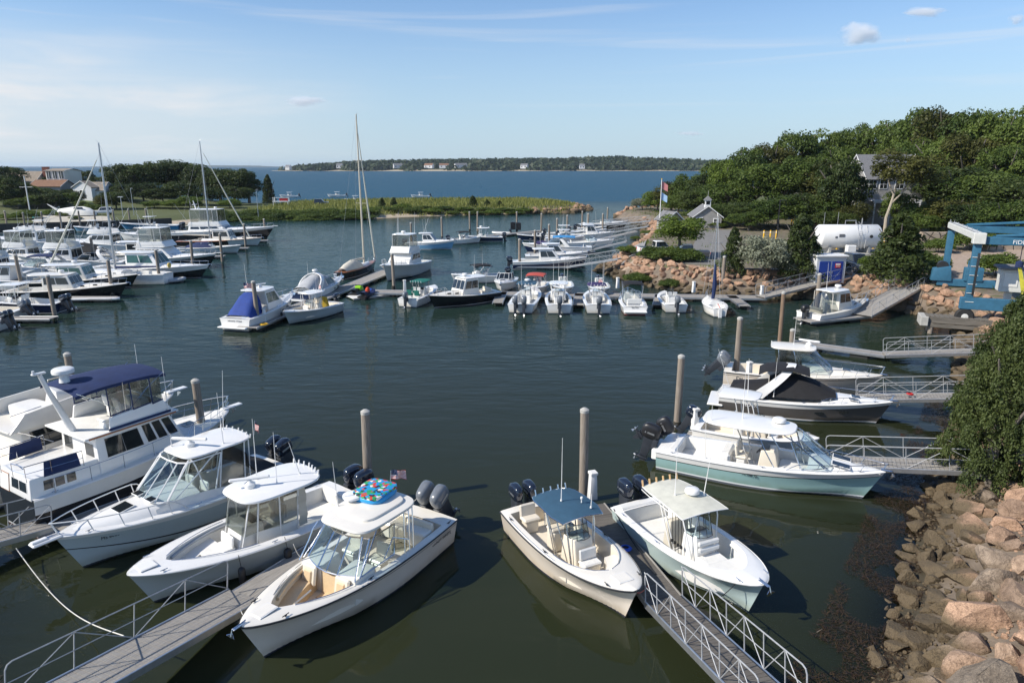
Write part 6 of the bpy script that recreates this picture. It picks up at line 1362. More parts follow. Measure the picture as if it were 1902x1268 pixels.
downeast("pale grey picnic yacht with teak rail at the outer end of the left-hand fleet", LEFT, (487, 441), 1.5, 'bow', 357, 13.0, 3.6, HICE, trim=TEAK, roof=WHITE, tz=2.8)
r, H = ccboat("pale blue-white runabout with long bow in front of the picnic yacht", LEFT, (448, 456), 1.3, 'bow', 356, 11.0, 3.0, HICE, top=None, ant=1, fb=1.4); canvas(r, [[(x, y * 1.0, 1.0 + h * (1 - y * y)) for y in np.linspace(-1, 1, 7)] for x, h in ((-3.6, .3), (-2, .8), (-.2, .9), (.6, .3))], NAVY, 'cockpit_cover')
flybridge("white flybridge cruiser squeezed behind the arch cruiser in the left-hand fleet", LEFT, (112, 482), 1.2, 'stern', 183, 12.0, 4.0, HW, fh=5.2, fb=2.1, fs=1.3)
express("white hardtop express between the two flybridge yachts of the left-hand fleet", LEFT, (95, 520), 1.0, 'stern', 184, 10.5, 3.4, HW, top=True, tz=2.9, ports=1)
express("white open cruiser with tinted windscreen behind the long sport cruiser", LEFT, (236, 486), 1.0, 'stern', 182, 10.0, 3.3, HW, wgl=TINT, arch=True, ports=1)
flybridge("white convertible yacht without hardtop in the back of the left-hand fleet", LEFT, (120, 448), 1.2, 'stern', 181, 13.0, 4.2, HW, top=False, fb=2.1)
express("white cruiser with grey canopy at the back of the left-hand fleet", LEFT, (320, 437), 1.0, 'stern', 182, 10.0, 3.4, HW, cover=('full', GREYC))
# --- anchored in the bay
for i, (x, y, l) in enumerate([(535, 362, "leftmost white boat anchored in the bay"), (624, 361, "white boat anchored left of the tall wooden sloop's mast"), (655, 369, "white boat anchored nearest the spit, behind the tall mast"), (779, 362, "rightmost white boat anchored in the bay")]):
    ccboat(l, "boats anchored in the bay", (x - 16, y), 1.2, 'bow', 184, 8.5, 2.8, HW, tmat=WHITE, tilt=.5, ant=0, emat=BLACK)
# ------------------------------------------------------------------ rocks
import bmesh
def rock_material():
    m = M("granite_boulder", (.23, .165, .12), .88, bump=1.0, bscale=7, scale=2.2, col2=(.47, .35, .265))
    n, l, p = nodes(m); src = p.inputs['Base Color'].links[0].from_socket
    oi = n.new("ShaderNodeObjectInfo"); rp = n.new("ShaderNodeValToRGB"); l.new(oi.outputs['Random'], rp.inputs[0])
    rp.color_ramp.elements[0].color = (1.0, .86, .74, 1); rp.color_ramp.elements[1].color = (1.25, 1.12, 1.0, 1)
    for q, c in ((.25, (1.15, 1.12, 1.05, 1)), (.5, (.62, .68, .68, 1)), (.75, (1.05, .85, .72, 1))): e = rp.color_ramp.elements.new(q); e.color = c
    mx = n.new("ShaderNodeMix"); mx.data_type = 'RGBA'; mx.blend_type = 'MULTIPLY'; mx.inputs[0].default_value = 1; l.new(src, mx.inputs[6]); l.new(rp.outputs[0], mx.inputs[7])
    ck = n.new("ShaderNodeTexVoronoi"); ck.feature = 'DISTANCE_TO_EDGE'; ck.inputs['Scale'].default_value = 1.1; tco = n.new("ShaderNodeTexCoord"); nzc = n.new("ShaderNodeTexNoise"); nzc.inputs['Scale'].default_value = 3; l.new(tco.outputs['Object'], nzc.inputs[0]); vm = n.new("ShaderNodeVectorMath"); vm.operation = 'ADD'; l.new(tco.outputs['Object'], vm.inputs[0]); l.new(nzc.outputs['Color'], vm.inputs[1]); l.new(vm.outputs[0], ck.inputs[0])
    cr = n.new("ShaderNodeMapRange"); l.new(ck.outputs['Distance'], cr.inputs[0]); cr.inputs[1].default_value = 0; cr.inputs[2].default_value = .035; fine = n.new("ShaderNodeTexNoise"); fine.inputs['Scale'].default_value = 34; fine.inputs['Detail'].default_value = 4; l.new(tco.outputs['Object'], fine.inputs[0])
    fr_ = n.new("ShaderNodeMapRange"); l.new(fine.outputs[0], fr_.inputs[0]); fr_.inputs[1].default_value = .3; fr_.inputs[2].default_value = .62; fr_.inputs[3].default_value = .55; fr_.inputs[4].default_value = 1.12
    cm = n.new("ShaderNodeMath"); cm.operation = 'MULTIPLY_ADD'; l.new(cr.outputs[0], cm.inputs[0]); cm.inputs[1].default_value = .45; cm.inputs[2].default_value = .55; c3 = n.new("ShaderNodeMath"); c3.operation = 'MULTIPLY'; l.new(cm.outputs[0], c3.inputs[0]); l.new(fr_.outputs[0], c3.inputs[1])
    mc = n.new("ShaderNodeMix"); mc.data_type = 'RGBA'; mc.blend_type = 'MULTIPLY'; mc.inputs[0].default_value = 1; l.new(src, mc.inputs[6]); l.new(c3.outputs[0], mc.inputs[7]); l.new(mc.outputs[2], mx.inputs[6])
    g = n.new("ShaderNodeNewGeometry"); sp = n.new("ShaderNodeSeparateXYZ"); l.new(g.outputs['Position'], sp.inputs[0])
    nz = n.new("ShaderNodeTexNoise"); nz.inputs['Scale'].default_value = 1.5; nz.inputs['Detail'].default_value = 4; l.new(g.outputs['Position'], nz.inputs[0])
    ad = n.new("ShaderNodeMath"); ad.operation = 'MULTIPLY_ADD'; l.new(nz.outputs[0], ad.inputs[0]); ad.inputs[1].default_value = .7; l.new(sp.outputs[2], ad.inputs[2])
    mr = n.new("ShaderNodeMapRange"); mr.interpolation_type = 'SMOOTHSTEP'; l.new(ad.outputs[0], mr.inputs[0]); mr.inputs[1].default_value = 1.62; mr.inputs[2].default_value = 1.12
    m2 = n.new("ShaderNodeMix"); m2.data_type = 'RGBA'; l.new(mr.outputs[0], m2.inputs[0]); l.new(mx.outputs[2], m2.inputs[6]); mt_ = n.new('ShaderNodeMix'); mt_.data_type = 'RGBA'; mt_.blend_type = 'MULTIPLY'; mt_.inputs[0].default_value = 1; mt_.inputs[6].default_value = (.125, .092, .052, 1); l.new(c3.outputs[0], mt_.inputs[7]); l.new(mt_.outputs[2], m2.inputs[7])
    l.new(m2.outputs[2], p.inputs['Base Color']); return m
ROCK = rock_material()
def rock_mesh(seed, sub=3):
    rr = random.Random(seed); bm = bmesh.new(); bmesh.ops.create_icosphere(bm, subdivisions=sub, radius=1)
    pl = [(Vector((rr.gauss(0, 1), rr.gauss(0, 1), rr.gauss(0, .8))).normalized(), rr.uniform(.42, .80)) for _ in range(15)]
    sx, sy, sz = 1, rr.uniform(.6, .85), rr.uniform(.48, .7)
    for v in bm.verts:
        p = v.co.copy()
        for n_, d in pl:
            e = p.dot(n_) - d
            if e > 0: p -= n_ * e * .985
        p *= 1 + .06 * mnoise.noise(p * 2.3 + Vector((seed, 0, 0))) + .025 * mnoise.noise(p * 6 + Vector((0, seed, 0)))
        v.co = Vector((p.x * sx, p.y * sy, p.z * sz)) * 1.4
    me = bpy.data.meshes.new('boulder'); bm.to_mesh(me); bm.free(); me.materials.append(ROCK); me.shade_smooth(); me.set_sharp_from_angle(angle=R(22)); return me
ROCKM = [rock_mesh(i, 3) for i in range(14)]; ROCKS_LOW = [rock_mesh(40 + i, 2) for i in range(6)]
rocks = []   # (location, radius, rotation, label)
rk = random.Random(11)
def scatter(poly, region, dlo, dhi, rmin, rmax, tries, label, sep=.8, occ=None, bias=None):
    (x0, x1), (y0, y1) = region; P = np.array([[rk.uniform(x0, x1), rk.uniform(y0, y1)] for _ in range(tries)]); D = sdist(P, poly); Hh = heights(P); occ = [] if occ is None else occ
    for (x, y), d, h in zip(P, D, Hh):
        if not dlo < d < dhi: continue
        r = rk.uniform(rmin, rmax) * (1 if bias is None else bias(d))
        if any((x - a) ** 2 + (y - b) ** 2 < (sep * (r + c)) ** 2 for a, b, c in occ): continue
        occ.append((x, y, r)); rocks.append((Vector((x, y, h + r * .12)), r, (rk.uniform(-.3, .3), rk.uniform(-.3, .3), rk.uniform(0, 6.28)), label))
    return occ
o1 = scatter(MAIN, ((8, 34), (14, 50)), 1.4, 8.5, .42, .95, 4000, "pinkish granite boulder in the near bank at the lower right", .6)
o1 = scatter(MAIN, ((8, 34), (14, 50)), -.2, 2.9, .26, .6, 3500, "wet brown boulder at the water's edge at the lower right", .62, o1)
o1 = scatter(MAIN, ((8, 30), (14, 36)), -.3, 7, .12, .3, 7000, "small stone between the near bank's boulders", .8, o1)
o2 = scatter(MAIN, ((10, 47), (50, 100)), -.5, 3.7, .42, .75, 6000, "tan riprap boulder below the parking lot", .58)
o2 = scatter(MAIN, ((10, 47), (50, 100)), -.5, 3.9, .22, .38, 2500, "tan riprap boulder below the parking lot", .7, o2)
o3 = scatter(MAIN, ((10, 33), (100, 170)), -.4, 3.2, .55, .9, 1400, "riprap boulder along the right-hand slips", .75)
o4 = scatter(MAIN, ((24, 60), (190, 225)), -.4, 4.5, .7, 1.15, 900, "pale revetment boulder at the channel mouth", .7)
o5 = scatter(SPIT, ((3, 28), (205, 250)), -.5, 5.0, .8, 1.4, 900, "granite boulder of the spit's rounded breakwater", .7)
o6 = scatter(SPIT, ((-75, -48), (186, 196)), .3, 2.6, .35, .6, 60, "stone at the foot of the spit's bushes", .9)
rocks.sort(key=lambda q: -q[1] / max(5, (q[0] - Vector((0, 0, CAMH))).length))
for k, (p, r, e, lab) in enumerate(rocks[:290]):
    o = bpy.data.objects.new('boulder', ROCKM[k % len(ROCKM)]); COL.objects.link(o); o.location = p; o.scale = (r, r, r * .95); o.rotation_euler = e; tag(o, lab, 'boulder', lab.replace('boulder', 'boulders').replace('stone', 'stones'))
def merge_rocks(lst, name):
    vs = []; fs = []
    for k, (p, r, e, lab) in enumerate(lst):
        me = ROCKS_LOW[k % 6]; mt = Matrix.Translation(p) @ Matrix.Rotation(e[2], 4, 'Z') @ Matrix.Rotation(e[0], 4, 'X') @ Matrix.Scale(r, 4); o = len(vs)
        vs += [tuple(mt @ v.co) for v in me.vertices]; fs += [tuple(i + o for i in q.vertices) for q in me.polygons]
    b = MB(); b.v = vs; b.f = fs; b.m = [0] * len(fs); return tag(b.build(name, ROCK, None, 32), kind='stuff')
merge_rocks(rocks[290:], 'small_riprap')
gr = []
P = np.array([[rk.uniform(9, 30), rk.uniform(13, 34)] for _ in range(9000)]); D = sdist(P, MAIN); Hh = heights(P)
for (x, y), d, h in zip(P, D, Hh):
    if -.8 < d < 6.5 and rk.random() < .8: r = rk.uniform(.03, .09); gr.append((Vector((x, y, h + r * .3)), r, (rk.random(), 0, rk.uniform(0, 6.28)), ''))
merge_rocks(gr, 'shore_gravel')

# ------------------------------------------------------------------ leaves, trees
def leafmat(name, a, b, trans=.35, rough=.55):
    m = bpy.data.materials.new(name); m.use_nodes = True; n, l = m.node_tree.nodes, m.node_tree.links; p = n["Principled BSDF"]; p.inputs['Roughness'].default_value = rough; p.inputs['Specular IOR Level'].default_value = .3
    at_ = n.new("ShaderNodeAttribute"); at_.attribute_name = "tint"; oi = n.new("ShaderNodeObjectInfo")
    ad = n.new("ShaderNodeMath"); ad.operation = 'MULTIPLY_ADD'; l.new(oi.outputs['Random'], ad.inputs[0]); ad.inputs[1].default_value = .5; l.new(at_.outputs['Fac'], ad.inputs[2])
    mx = n.new("ShaderNodeMix"); mx.data_type = 'RGBA'; l.new(ad.outputs[0], mx.inputs[0]); mx.inputs[6].default_value = (*a, 1); mx.inputs[7].default_value = (*b, 1); l.new(mx.outputs[2], p.inputs['Base Color'])
    t = n.new("ShaderNodeBsdfTranslucent"); l.new(mx.outputs[2], t.inputs[0]); s_ = n.new("ShaderNodeMixShader"); s_.inputs[0].default_value = trans; l.new(p.outputs[0], s_.inputs[1]); l.new(t.outputs[0], s_.inputs[2]); l.new(s_.outputs[0], n["Material Output"].inputs[0]); return m
LEAF = {'oak': leafmat("oak_leaves", (.032, .062, .012), (.135, .185, .036)), 'bright': leafmat("bright_leaves", (.05, .09, .012), (.16, .22, .035)), 'cedar': leafmat("cedar_leaves", (.020, .036, .011), (.085, .115, .030)),
        'silver': leafmat("silver_leaves", (.11, .13, .08), (.34, .36, .26)), 'dark': leafmat("dark_evergreen_leaves", (.020, .038, .011), (.080, .110, .026)), 'near': leafmat("near_cedar_leaves", (.026, .046, .012), (.105, .135, .040)), 'olive': leafmat("olive_leaves", (.03, .042, .010), (.125, .125, .03)),
        'grass': leafmat("beach_grass", (.10, .13, .025), (.30, .30, .08)), 'far': leafmat("far_island_leaves", (.020, .034, .016), (.062, .085, .036)), 'weed': leafmat("brown_seaweed", (.018, .011, .006), (.09, .055, .028), .1, .35)}
BARK = M("grey_bark", (.10, .085, .07), .9, col2=(.20, .175, .15), scale=4, stretch=(6, 6, .6), bump=.6); PALEBARK = M("pale_bark", (.30, .25, .19), .9, col2=(.42, .37, .29), scale=4, stretch=(6, 6, .6), bump=.4)
def leaves_mesh(name, mat, pts, nrm, sizes, tints, rs, asp=1.5, jit=.7):
    n = len(pts); nr = nrm + rs.normal(0, jit, (n, 3)); nr /= np.linalg.norm(nr, axis=1)[:, None]
    a = np.cross(nr, rs.normal(0, 1, (n, 3))); a /= np.linalg.norm(a, axis=1)[:, None] + 1e-9; b = np.cross(nr, a); s_ = sizes[:, None]
    v = np.stack([pts - a * s_ * .5 * asp, pts - b * s_ * .42 + nr * s_ * .12, pts + a * s_ * .5 * asp, pts + b * s_ * .42 + nr * s_ * .12], 1).reshape(-1, 3)
    me = bpy.data.meshes.new(name); f = np.arange(4 * n).reshape(-1, 4)
    me.vertices.add(4 * n); me.vertices.foreach_set('co', v.ravel()); me.loops.add(4 * n); me.loops.foreach_set('vertex_index', f.ravel()); me.polygons.add(n); me.polygons.foreach_set('loop_start', np.arange(0, 4 * n, 4)); me.update(calc_edges=True)
    t = me.attributes.new('tint', 'FLOAT', 'POINT'); t.data.foreach_set('value', np.repeat(tints, 4)); me.materials.append(mat); return me
def crown_mesh(kind, seed, nl, per, ls, mat, name='crown'):
    rs = np.random.RandomState(seed); P, Nn, T = [], [], []
    for i in range(nl):
        if kind == 'cone':
            h = (i + .5) / nl; z = -1 + 2 * h; rad = .92 * (1 - h) ** .8 + .06; a = i * 2.4 + rs.rand(); q = rad * .62 * rs.uniform(.7, 1.15); c = np.array([math.cos(a) * q, math.sin(a) * q, z]); r = np.array([.34, .34, .30]) * (rad * .9 + .25) * rs.uniform(.8, 1.2)
        elif kind == 'shoots':
            h = rs.rand() ** 1.25; z = -1 + 2 * h; rad = .9 * (1 - h) ** .65 + .08; a = i * 2.4 + rs.rand(); q = rad * rs.uniform(.35, 1.12); c = np.array([math.cos(a) * q, math.sin(a) * q, z]); k_ = rs.uniform(.09, .2); r = np.array([k_, k_, k_ * rs.uniform(.9, 1.7)])
        elif kind == 'low':
            a = i * 2.4; q = math.sqrt((i + .5) / nl) * .8; c = np.array([math.cos(a) * q, math.sin(a) * q, -.25 + .5 * (1 - q) + rs.uniform(-.15, .2)]); r = np.full(3, rs.uniform(.26, .42))
        else:
            z = 1 - 2 * (i + .5) / nl; z = z * .8 + .12; q = math.sqrt(max(0, 1 - z * z)); a = i * 2.399 + rs.uniform(-.4, .4); k = rs.uniform(.48, .80); c = np.array([math.cos(a) * q * k, math.sin(a) * q * k, z * k]); r = np.full(3, rs.uniform(.20, .44)) * np.array([1.08, 1.08, .9])
        d = rs.normal(0, 1, (per, 3)); d /= np.linalg.norm(d, axis=1)[:, None]; d[:, 2] = np.where(d[:, 2] < -.5, -d[:, 2] * .5, d[:, 2]); k = rs.uniform(.35, 1.08, (per, 1)) ** .5
        P.append(c + d * r * k); Nn.append(d * .8 + np.array([0, 0, .5])); T.append(np.full(per, rs.uniform(0, .6)) + rs.uniform(-.10, .2, per))
    P, Nn, T = np.vstack(P), np.vstack(Nn), np.concatenate(T)
    return leaves_mesh(name, mat, P, Nn, ls * rs.uniform(.6, 1.35, len(P)), np.clip(T, 0, 1), rs)
def trunk_mesh(seed, limbs=5, mat=None):
    rr = random.Random(seed); m = MB(); m.tube([(0, 0, -.4), (.02, .01, 0), (rr.uniform(-.05, .05), 0, .35), (rr.uniform(-.08, .08), rr.uniform(-.08, .08), .62)], [.06, .045, .034, .022], n=8)
    for i in range(limbs):
        a = i * 2.4 + rr.random(); z = rr.uniform(.25, .55); k = rr.uniform(.18, .34); m.tube([(0, 0, z), (math.cos(a) * k * .5, math.sin(a) * k * .5, z + .14), (math.cos(a) * k, math.sin(a) * k, z + .34)], [.022, .015, .006], n=5)
    me_o = m.build('trunk', mat or BARK); me = me_o.data; bpy.data.objects.remove(me_o); return me
TR = [trunk_mesh(i) for i in range(4)]
CR = {'oak': [crown_mesh('round', 100 + i, 20, 420, .058, LEAF['oak'] if i != 3 else LEAF['olive']) for i in range(7)], 'bright': [crown_mesh('round', 200 + i, 20, 380, .062, LEAF['bright']) for i in range(2)], 'cedar': [crown_mesh('cone', 300 + i, 34, 260, .062, LEAF['cedar']) for i in range(3)], 'dark': [crown_mesh('round', 400 + i, 20, 380, .06, LEAF['dark']) for i in range(3)],
      'silver': [crown_mesh('round', 500, 24, 300, .06, LEAF['silver'])], 'olive': [crown_mesh('round', 510, 22, 340, .058, LEAF['olive'])], 'low': [crown_mesh('low', 520 + i, 22, 300, .075, LEAF['oak']) for i in range(3)], 'lowb': [crown_mesh('low', 540, 22, 300, .075, LEAF['bright'])], 'near': [crown_mesh('shoots', 600, 210, 330, .030, LEAF['near'])]}
tr_ = random.Random(5); cnt = {}
G1 = "tall broadleaf trees on the wooded hill"
def tree(kind, x, ytop, d, r, label, group=None, name='tree', cat='tree', low=.18, base=None, trunk=True, zr=None):
    """a tree by photo column x, photo row of its top, ground distance d and crown radius r"""
    if group == G1: r *= .84; ytop += tr_.uniform(-5, 7)
    top = px_at(x, ytop, d); bz = hz(top.x, d) if base is None else base; h = max(1.0, top.z - bz); ck = 'lowb' if kind == 'lowb' else kind
    root = empty(name, (top.x, d, bz), tr_.uniform(0, 6.28), label, cat, group); cnt[kind] = cnt.get(kind, 0) + 1
    if trunk: t = bpy.data.objects.new('trunk', TR[cnt[kind] % 4]); COL.objects.link(t); t.parent = root; s_ = min(h, r * 2.6); t.scale = (s_, s_, h)
    c = bpy.data.objects.new('crown', CR[ck][cnt[kind] % len(CR[ck])]); COL.objects.link(c); c.parent = root; lo = h * low; c.location = (0, 0, lo + (h - lo) / 2 * .98); c.scale = (r, r, (h - lo) / 2 * 1.02); return root
def bush(kind, x, y, r, h, label, group=None, cat='bush', name='bush'):
    p = gpx(x, y); root = empty(name, p, tr_.uniform(0, 6.28), label, cat, group); cnt[kind] = cnt.get(kind, 0) + 1
    c = bpy.data.objects.new('foliage', CR[kind][cnt[kind] % len(CR[kind])]); COL.objects.link(c); c.parent = root; c.location = (0, 0, h * .42); c.scale = (r, r, h * .62)
    m = MB()
    for k in range(4): a = k * 1.6; m.tube([(0, 0, -.1), (math.cos(a) * r * .3, math.sin(a) * r * .3, h * .5)], [.05, .02], n=5)
    m.build('stem', BARK, root); return root
for x, y, d, r in [(1345, 283, 172, 6.5), (1392, 262, 178, 7), (1440, 253, 182, 7.5), (1480, 236, 188, 8), (1535, 225, 192, 8), (1590, 220, 192, 8), (1642, 219, 186, 8), (1690, 206, 176, 8.5), (1728, 195, 164, 8.5), (1770, 184, 154, 8.5), (1822, 182, 148, 8.5), (1868, 185, 142, 8), (1908, 200, 136, 8), (1950, 190, 150, 9), (1560, 262, 160, 7), (1760, 240, 142, 7.5), (1815, 235, 138, 7.5), (1880, 255, 128, 7.5), (1700, 250, 150, 7.5), (1660, 262, 152, 6)]:
    tree('oak', x, y, d, r, "tall broadleaf tree on the crest of the wooded hill", G1)
for x, y, d, r in [(1320, 318, 168, 6), (1405, 300, 150, 7), (1455, 292, 148, 7), (1505, 282, 148, 7), (1552, 290, 142, 6.5), (1355, 332, 150, 6.5), (1300, 345, 158, 5.5), (1740, 300, 132, 7), (1790, 300, 126, 7), (1845, 310, 120, 7), (1900, 320, 112, 7)]:
    tree('oak' if x % 10 else 'dark', x, y, d, r, "dark green tree halfway up the wooded slope", "trees halfway up the wooded slope")
for x, y, d, r in [(1400, 372, 134, 5.5), (1450, 362, 130, 5.5), (1500, 352, 132, 5.5), (1548, 362, 128, 5), (1345, 375, 140, 5), (1310, 385, 146, 4.5), (1770, 360, 114, 5), (1820, 368, 108, 5), (1870, 365, 104, 5), (1735, 372, 116, 4.5), (1392, 392, 128, 4), (1520, 392, 124, 4), (1674, 350, 122, 3.4), (1560, 388, 121, 3.6), (1716, 392, 112, 4)]:
    tree('dark' if x % 20 == 0 else 'oak', x, y, d, r, "leafy tree along the foot of the wooded slope", "trees along the foot of the wooded slope", low=.08)
tree('bright', 1345, 292, 155, 3.5, "bright yellow-green tree standing out from the left end of the woods")
for x, y, d, r in [(1285, 318, 175, 5.5), (1250, 332, 180, 5), (1222, 352, 182, 4.5), (1262, 358, 168, 4.5), (1300, 366, 160, 4)]: tree('bright' if x == 1222 else 'oak', x, y, d, r, "mid-green tree at the seaward end of the woods", "trees at the seaward end of the woods", low=.05)
tree('silver', 1194, 366, 190, 3.5, "silvery shrub at the woods' seaward tip", low=.02)
tree('dark', 1572, 284, 126, 5.2, "very dark dense tree left of the grey shingled house", low=.1)
tree('olive', 1590, 372, 122, 3.2, "small olive tree in front of the grey shingled house", low=.1)
# forked pale-trunked tree
rt = tree('olive', 1690, 272, 116, 6.0, "olive-crowned tree with curving pale bare trunk beside the grey house", low=.45, trunk=False)
m = MB(); hgt = px_at(1690, 272, 116).z - rt.location.z
m.tube([(-2.2, 0, -.4), (-2.3, 0, hgt * .2), (-1.8, 0, hgt * .36), (-1.2, .3, hgt * .55), (-.4, 0, hgt * .8)], [.34, .27, .22, .15, .06], n=8)
for a in ([(-1.8, 0, hgt * .36), (-.3, -.5, hgt * .5), (1.8, -.8, hgt * .64), (3.2, -.5, hgt * .78)], [(-1.5, 0, hgt * .45), (-2.4, .5, hgt * .6), (-2.9, .3, hgt * .78)], [(-.5, -.4, hgt * .5), (1.2, .8, hgt * .6), (2.4, 1.5, hgt * .82)], [(-1.2, .3, hgt * .55), (.6, .2, hgt * .7), (1.0, 0, hgt * .9)]): m.tube(a, [.15, .12, .08, .04][:len(a)], n=6)
o = m.build('trunk', PALEBARK, rt); rt.rotation_euler[2] = 0
def ftree(kind, x, ybase, ytop, r, label, low=.1, group=None): p = gpx(x, ybase); return tree(kind, x, ytop, p.y, r, label, group, low=low)
ftree('bright', 1264, 478, 396, 3.6, "round bright-green tree beside the white pickup in the parking lot", .25)
ftree('cedar', 1366, 503, 424, 2.0, "narrow dark arborvitae right of the parking lot", .0)
ftree('silver', 1424, 507, 428, 3.3, "large silvery-leaved shrub between two evergreens", .0); ftree('silver', 1462, 508, 450, 2.2, "smaller silvery shrub left of the blue-doored shed", .0)
ftree('cedar', 1494, 510, 400, 3.4, "broad cedar left of the white storage tank", .04); ftree('cedar', 1680, 535, 400, 4.2, "big dark cedar left of the blue boat hoist", .03); ftree('bright', 1636, 508, 472, 2.4, "low bright-green shrub beside the dark parked car", .0)
for x, y, r, h, l in [(1186, 499, 2.0, 1.5, "spreading bush at the riprap corner by the walkway"), (1216, 482, 2.6, 2.2, "left clump of the hedge in front of the white pickup"), (1244, 484, 2.6, 2.3, "middle clump of the hedge in front of the white pickup"), (1274, 486, 2.4, 2.0, "right clump of the hedge beside the grey pickup"), (1244, 508, 1.3, 1.3, "small round bush on top of the riprap"), (1165, 472, 1.6, 1.5, "round bush beside the walkway at the nearest truss gangway"), (1182, 446, 1.3, 1.0, "low bush beside the walkway's middle"), (1206, 436, 1.6, 1.2, "low bush next to the small shingled shed"), (1330, 423, 2.2, 1.6, "green bush right of the cupola cottage"), (1552, 500, 1.5, 1.4, "shrub behind the blue-doored shed"), (1718, 508, 2.4, 3.2, "shrub left of the hoist's winch"), (1850, 515, 3.0, 3.4, "shrub behind the hoist's yellow sling"), (1742, 470, 2.2, 2.4, "shrub under the hoist's white cross beam"), (1800, 466, 3.2, 4.0, "tangled shrub behind the hoist's front post"), (1870, 455, 2.6, 2.6, "shrub below the upper driveway")]: bush('low', x, y, r, h, l)
# near tree at the right edge
pn = gpx(1890, 885); rt = tree('near', 1892, 606, pn.y, 2.1, "big bushy cedar standing on the near bank at the right edge", low=.10); rt.rotation_euler[2] = .6
for c in rt.children:
    if c.name.startswith('crown'): c.scale.z *= 1.0
tree('near', 1910, 556, pn.y + 7, 2.5, "second cedar behind the big bushy one at the right edge", low=.02)
# left-hand shore trees
G2 = "dark trees on the left-hand point"
for x, y, d, r in [(215, 300, 238, 6.5), (243, 297, 236, 7), (278, 292, 242, 8), (312, 290, 248, 8.5), (345, 293, 248, 8), (372, 301, 240, 6.5), (405, 309, 236, 6.5), (430, 305, 234, 7), (456, 312, 236, 5.5), (262, 335, 214, 6), (232, 340, 216, 5), (330, 332, 214, 6.5), (380, 345, 214, 5.5), (300, 345, 212, 6), (440, 342, 222, 5.5), (200, 338, 220, 5)]: tree('dark', x, y, d, r, "dense dark tree in the grove on the left-hand point", G2, low=.06)
for x, y, d, r, k in [(12, 303, 226, 5, 'dark'), (32, 336, 222, 4.5, 'dark'), (64, 352, 218, 4, 'dark'), (150, 312, 262, 5, 'dark'), (122, 350, 224, 4, 'dark'), (95, 355, 222, 4, 'dark'), (82, 330, 232, 3.5, 'cedar'), (50, 368, 214, 3.6, 'oak'), (178, 325, 258, 4, 'dark'), (-8, 330, 220, 5, 'oak'), (8, 370, 206, 4, 'oak'), (100, 354, 193, 3.8, 'dark'), (76, 356, 192, 3.8, 'dark'), (126, 356, 195, 3, 'oak'), (44, 345, 194, 4.6, 'dark'), (20, 334, 192, 5.4, 'dark'), (-2, 320, 193, 6, 'dark'), (196, 360, 192, 3.6, 'oak'), (212, 352, 194, 4.4, 'dark'), (60, 360, 190, 3.4, 'oak'), (30, 366, 188, 3.6, 'oak'), (92, 347, 198, 4.6, 'dark'), (66, 344, 200, 4, 'oak'), (138, 352, 204, 3, 'dark'), (150, 372, 192, 2, 'oak')]: tree(k, x, y, d, r, "tree among the houses on the far left shore", "trees among the houses on the far left shore", low=.05)
tree('cedar', 496, 326, 250, 3.6, "lone dark cedar at the right end of the left-hand grove", low=.02)
for x, y, d, r in [(350, 362, 200, 4.5), (318, 370, 200, 4), (285, 372, 200, 4), (425, 368, 206, 4)]: tree('bright', x, y, d, r, "sunlit light-green shrub in front of the left-hand grove", "sunlit shrubs in front of the left-hand grove", low=.02)
G3 = "bushes forming the spit's hedge"
for i, x in enumerate(range(398, 690, 12)): bush('low', x, 398 - (x - 400) * .012 + (i % 3) * 2.5, tr_.uniform(3.0, 4.2), tr_.uniform(1.7, 2.9), "dense green bush in the hedge along the spit", G3)
for i, x in enumerate(range(690, 1000, 19)): bush('low' if i % 3 else 'lowb', x, 391 - (i % 2) * 3, tr_.uniform(2.4, 3.6), tr_.uniform(1.1, 2.0), "low green shrub on the grassy part of the spit", "low shrubs on the grassy spit")
for x, y, h, l in [(709, 386, 368, "left one of two small dark cedars on the spit"), (731, 386, 367, "right one of two small dark cedars on the spit"), (878, 384, 364, "pointed dark cedar in the middle of the spit"), (905, 383, 371, "small rounded cedar right of the pointed one on the spit"), (928, 384, 373, "smallest cedar on the spit's grass")]: ftree('cedar', x, y, h, 1.8 if h > 366 else 2.2, l, .0)
for x, y, r, h, l in [(14, 408, 2.2, 1.8, "yellow-green shrub at the far left sea wall"), (28, 408, 2.0, 1.8, "second yellow-green shrub at the far left sea wall"), (52, 407, 3.0, 2.6, "round dark clipped bush above the sea wall"), (92, 400, 2.6, 1.8, "bright shrub beside the driveway"), (118, 402, 2.0, 1.6, "dark shrub in front of the wrapped boat"), (140, 408, 1.6, 1.0, "small shrub on the driveway's edge"), (172, 394, 3.2, 2.6, "dark hedge block beside the white van"), (110, 382, 2.6, 1.6, "flowering shrub on the lawn's left"), (140, 372, 2.4, 1.4, "shrub in front of the white gabled house"), (180, 368, 2.6, 1.8, "shrub right of the white gabled house")]: bush('lowb' if 'yellow' in l or 'bright' in l else 'low', x, y, r, h, l)
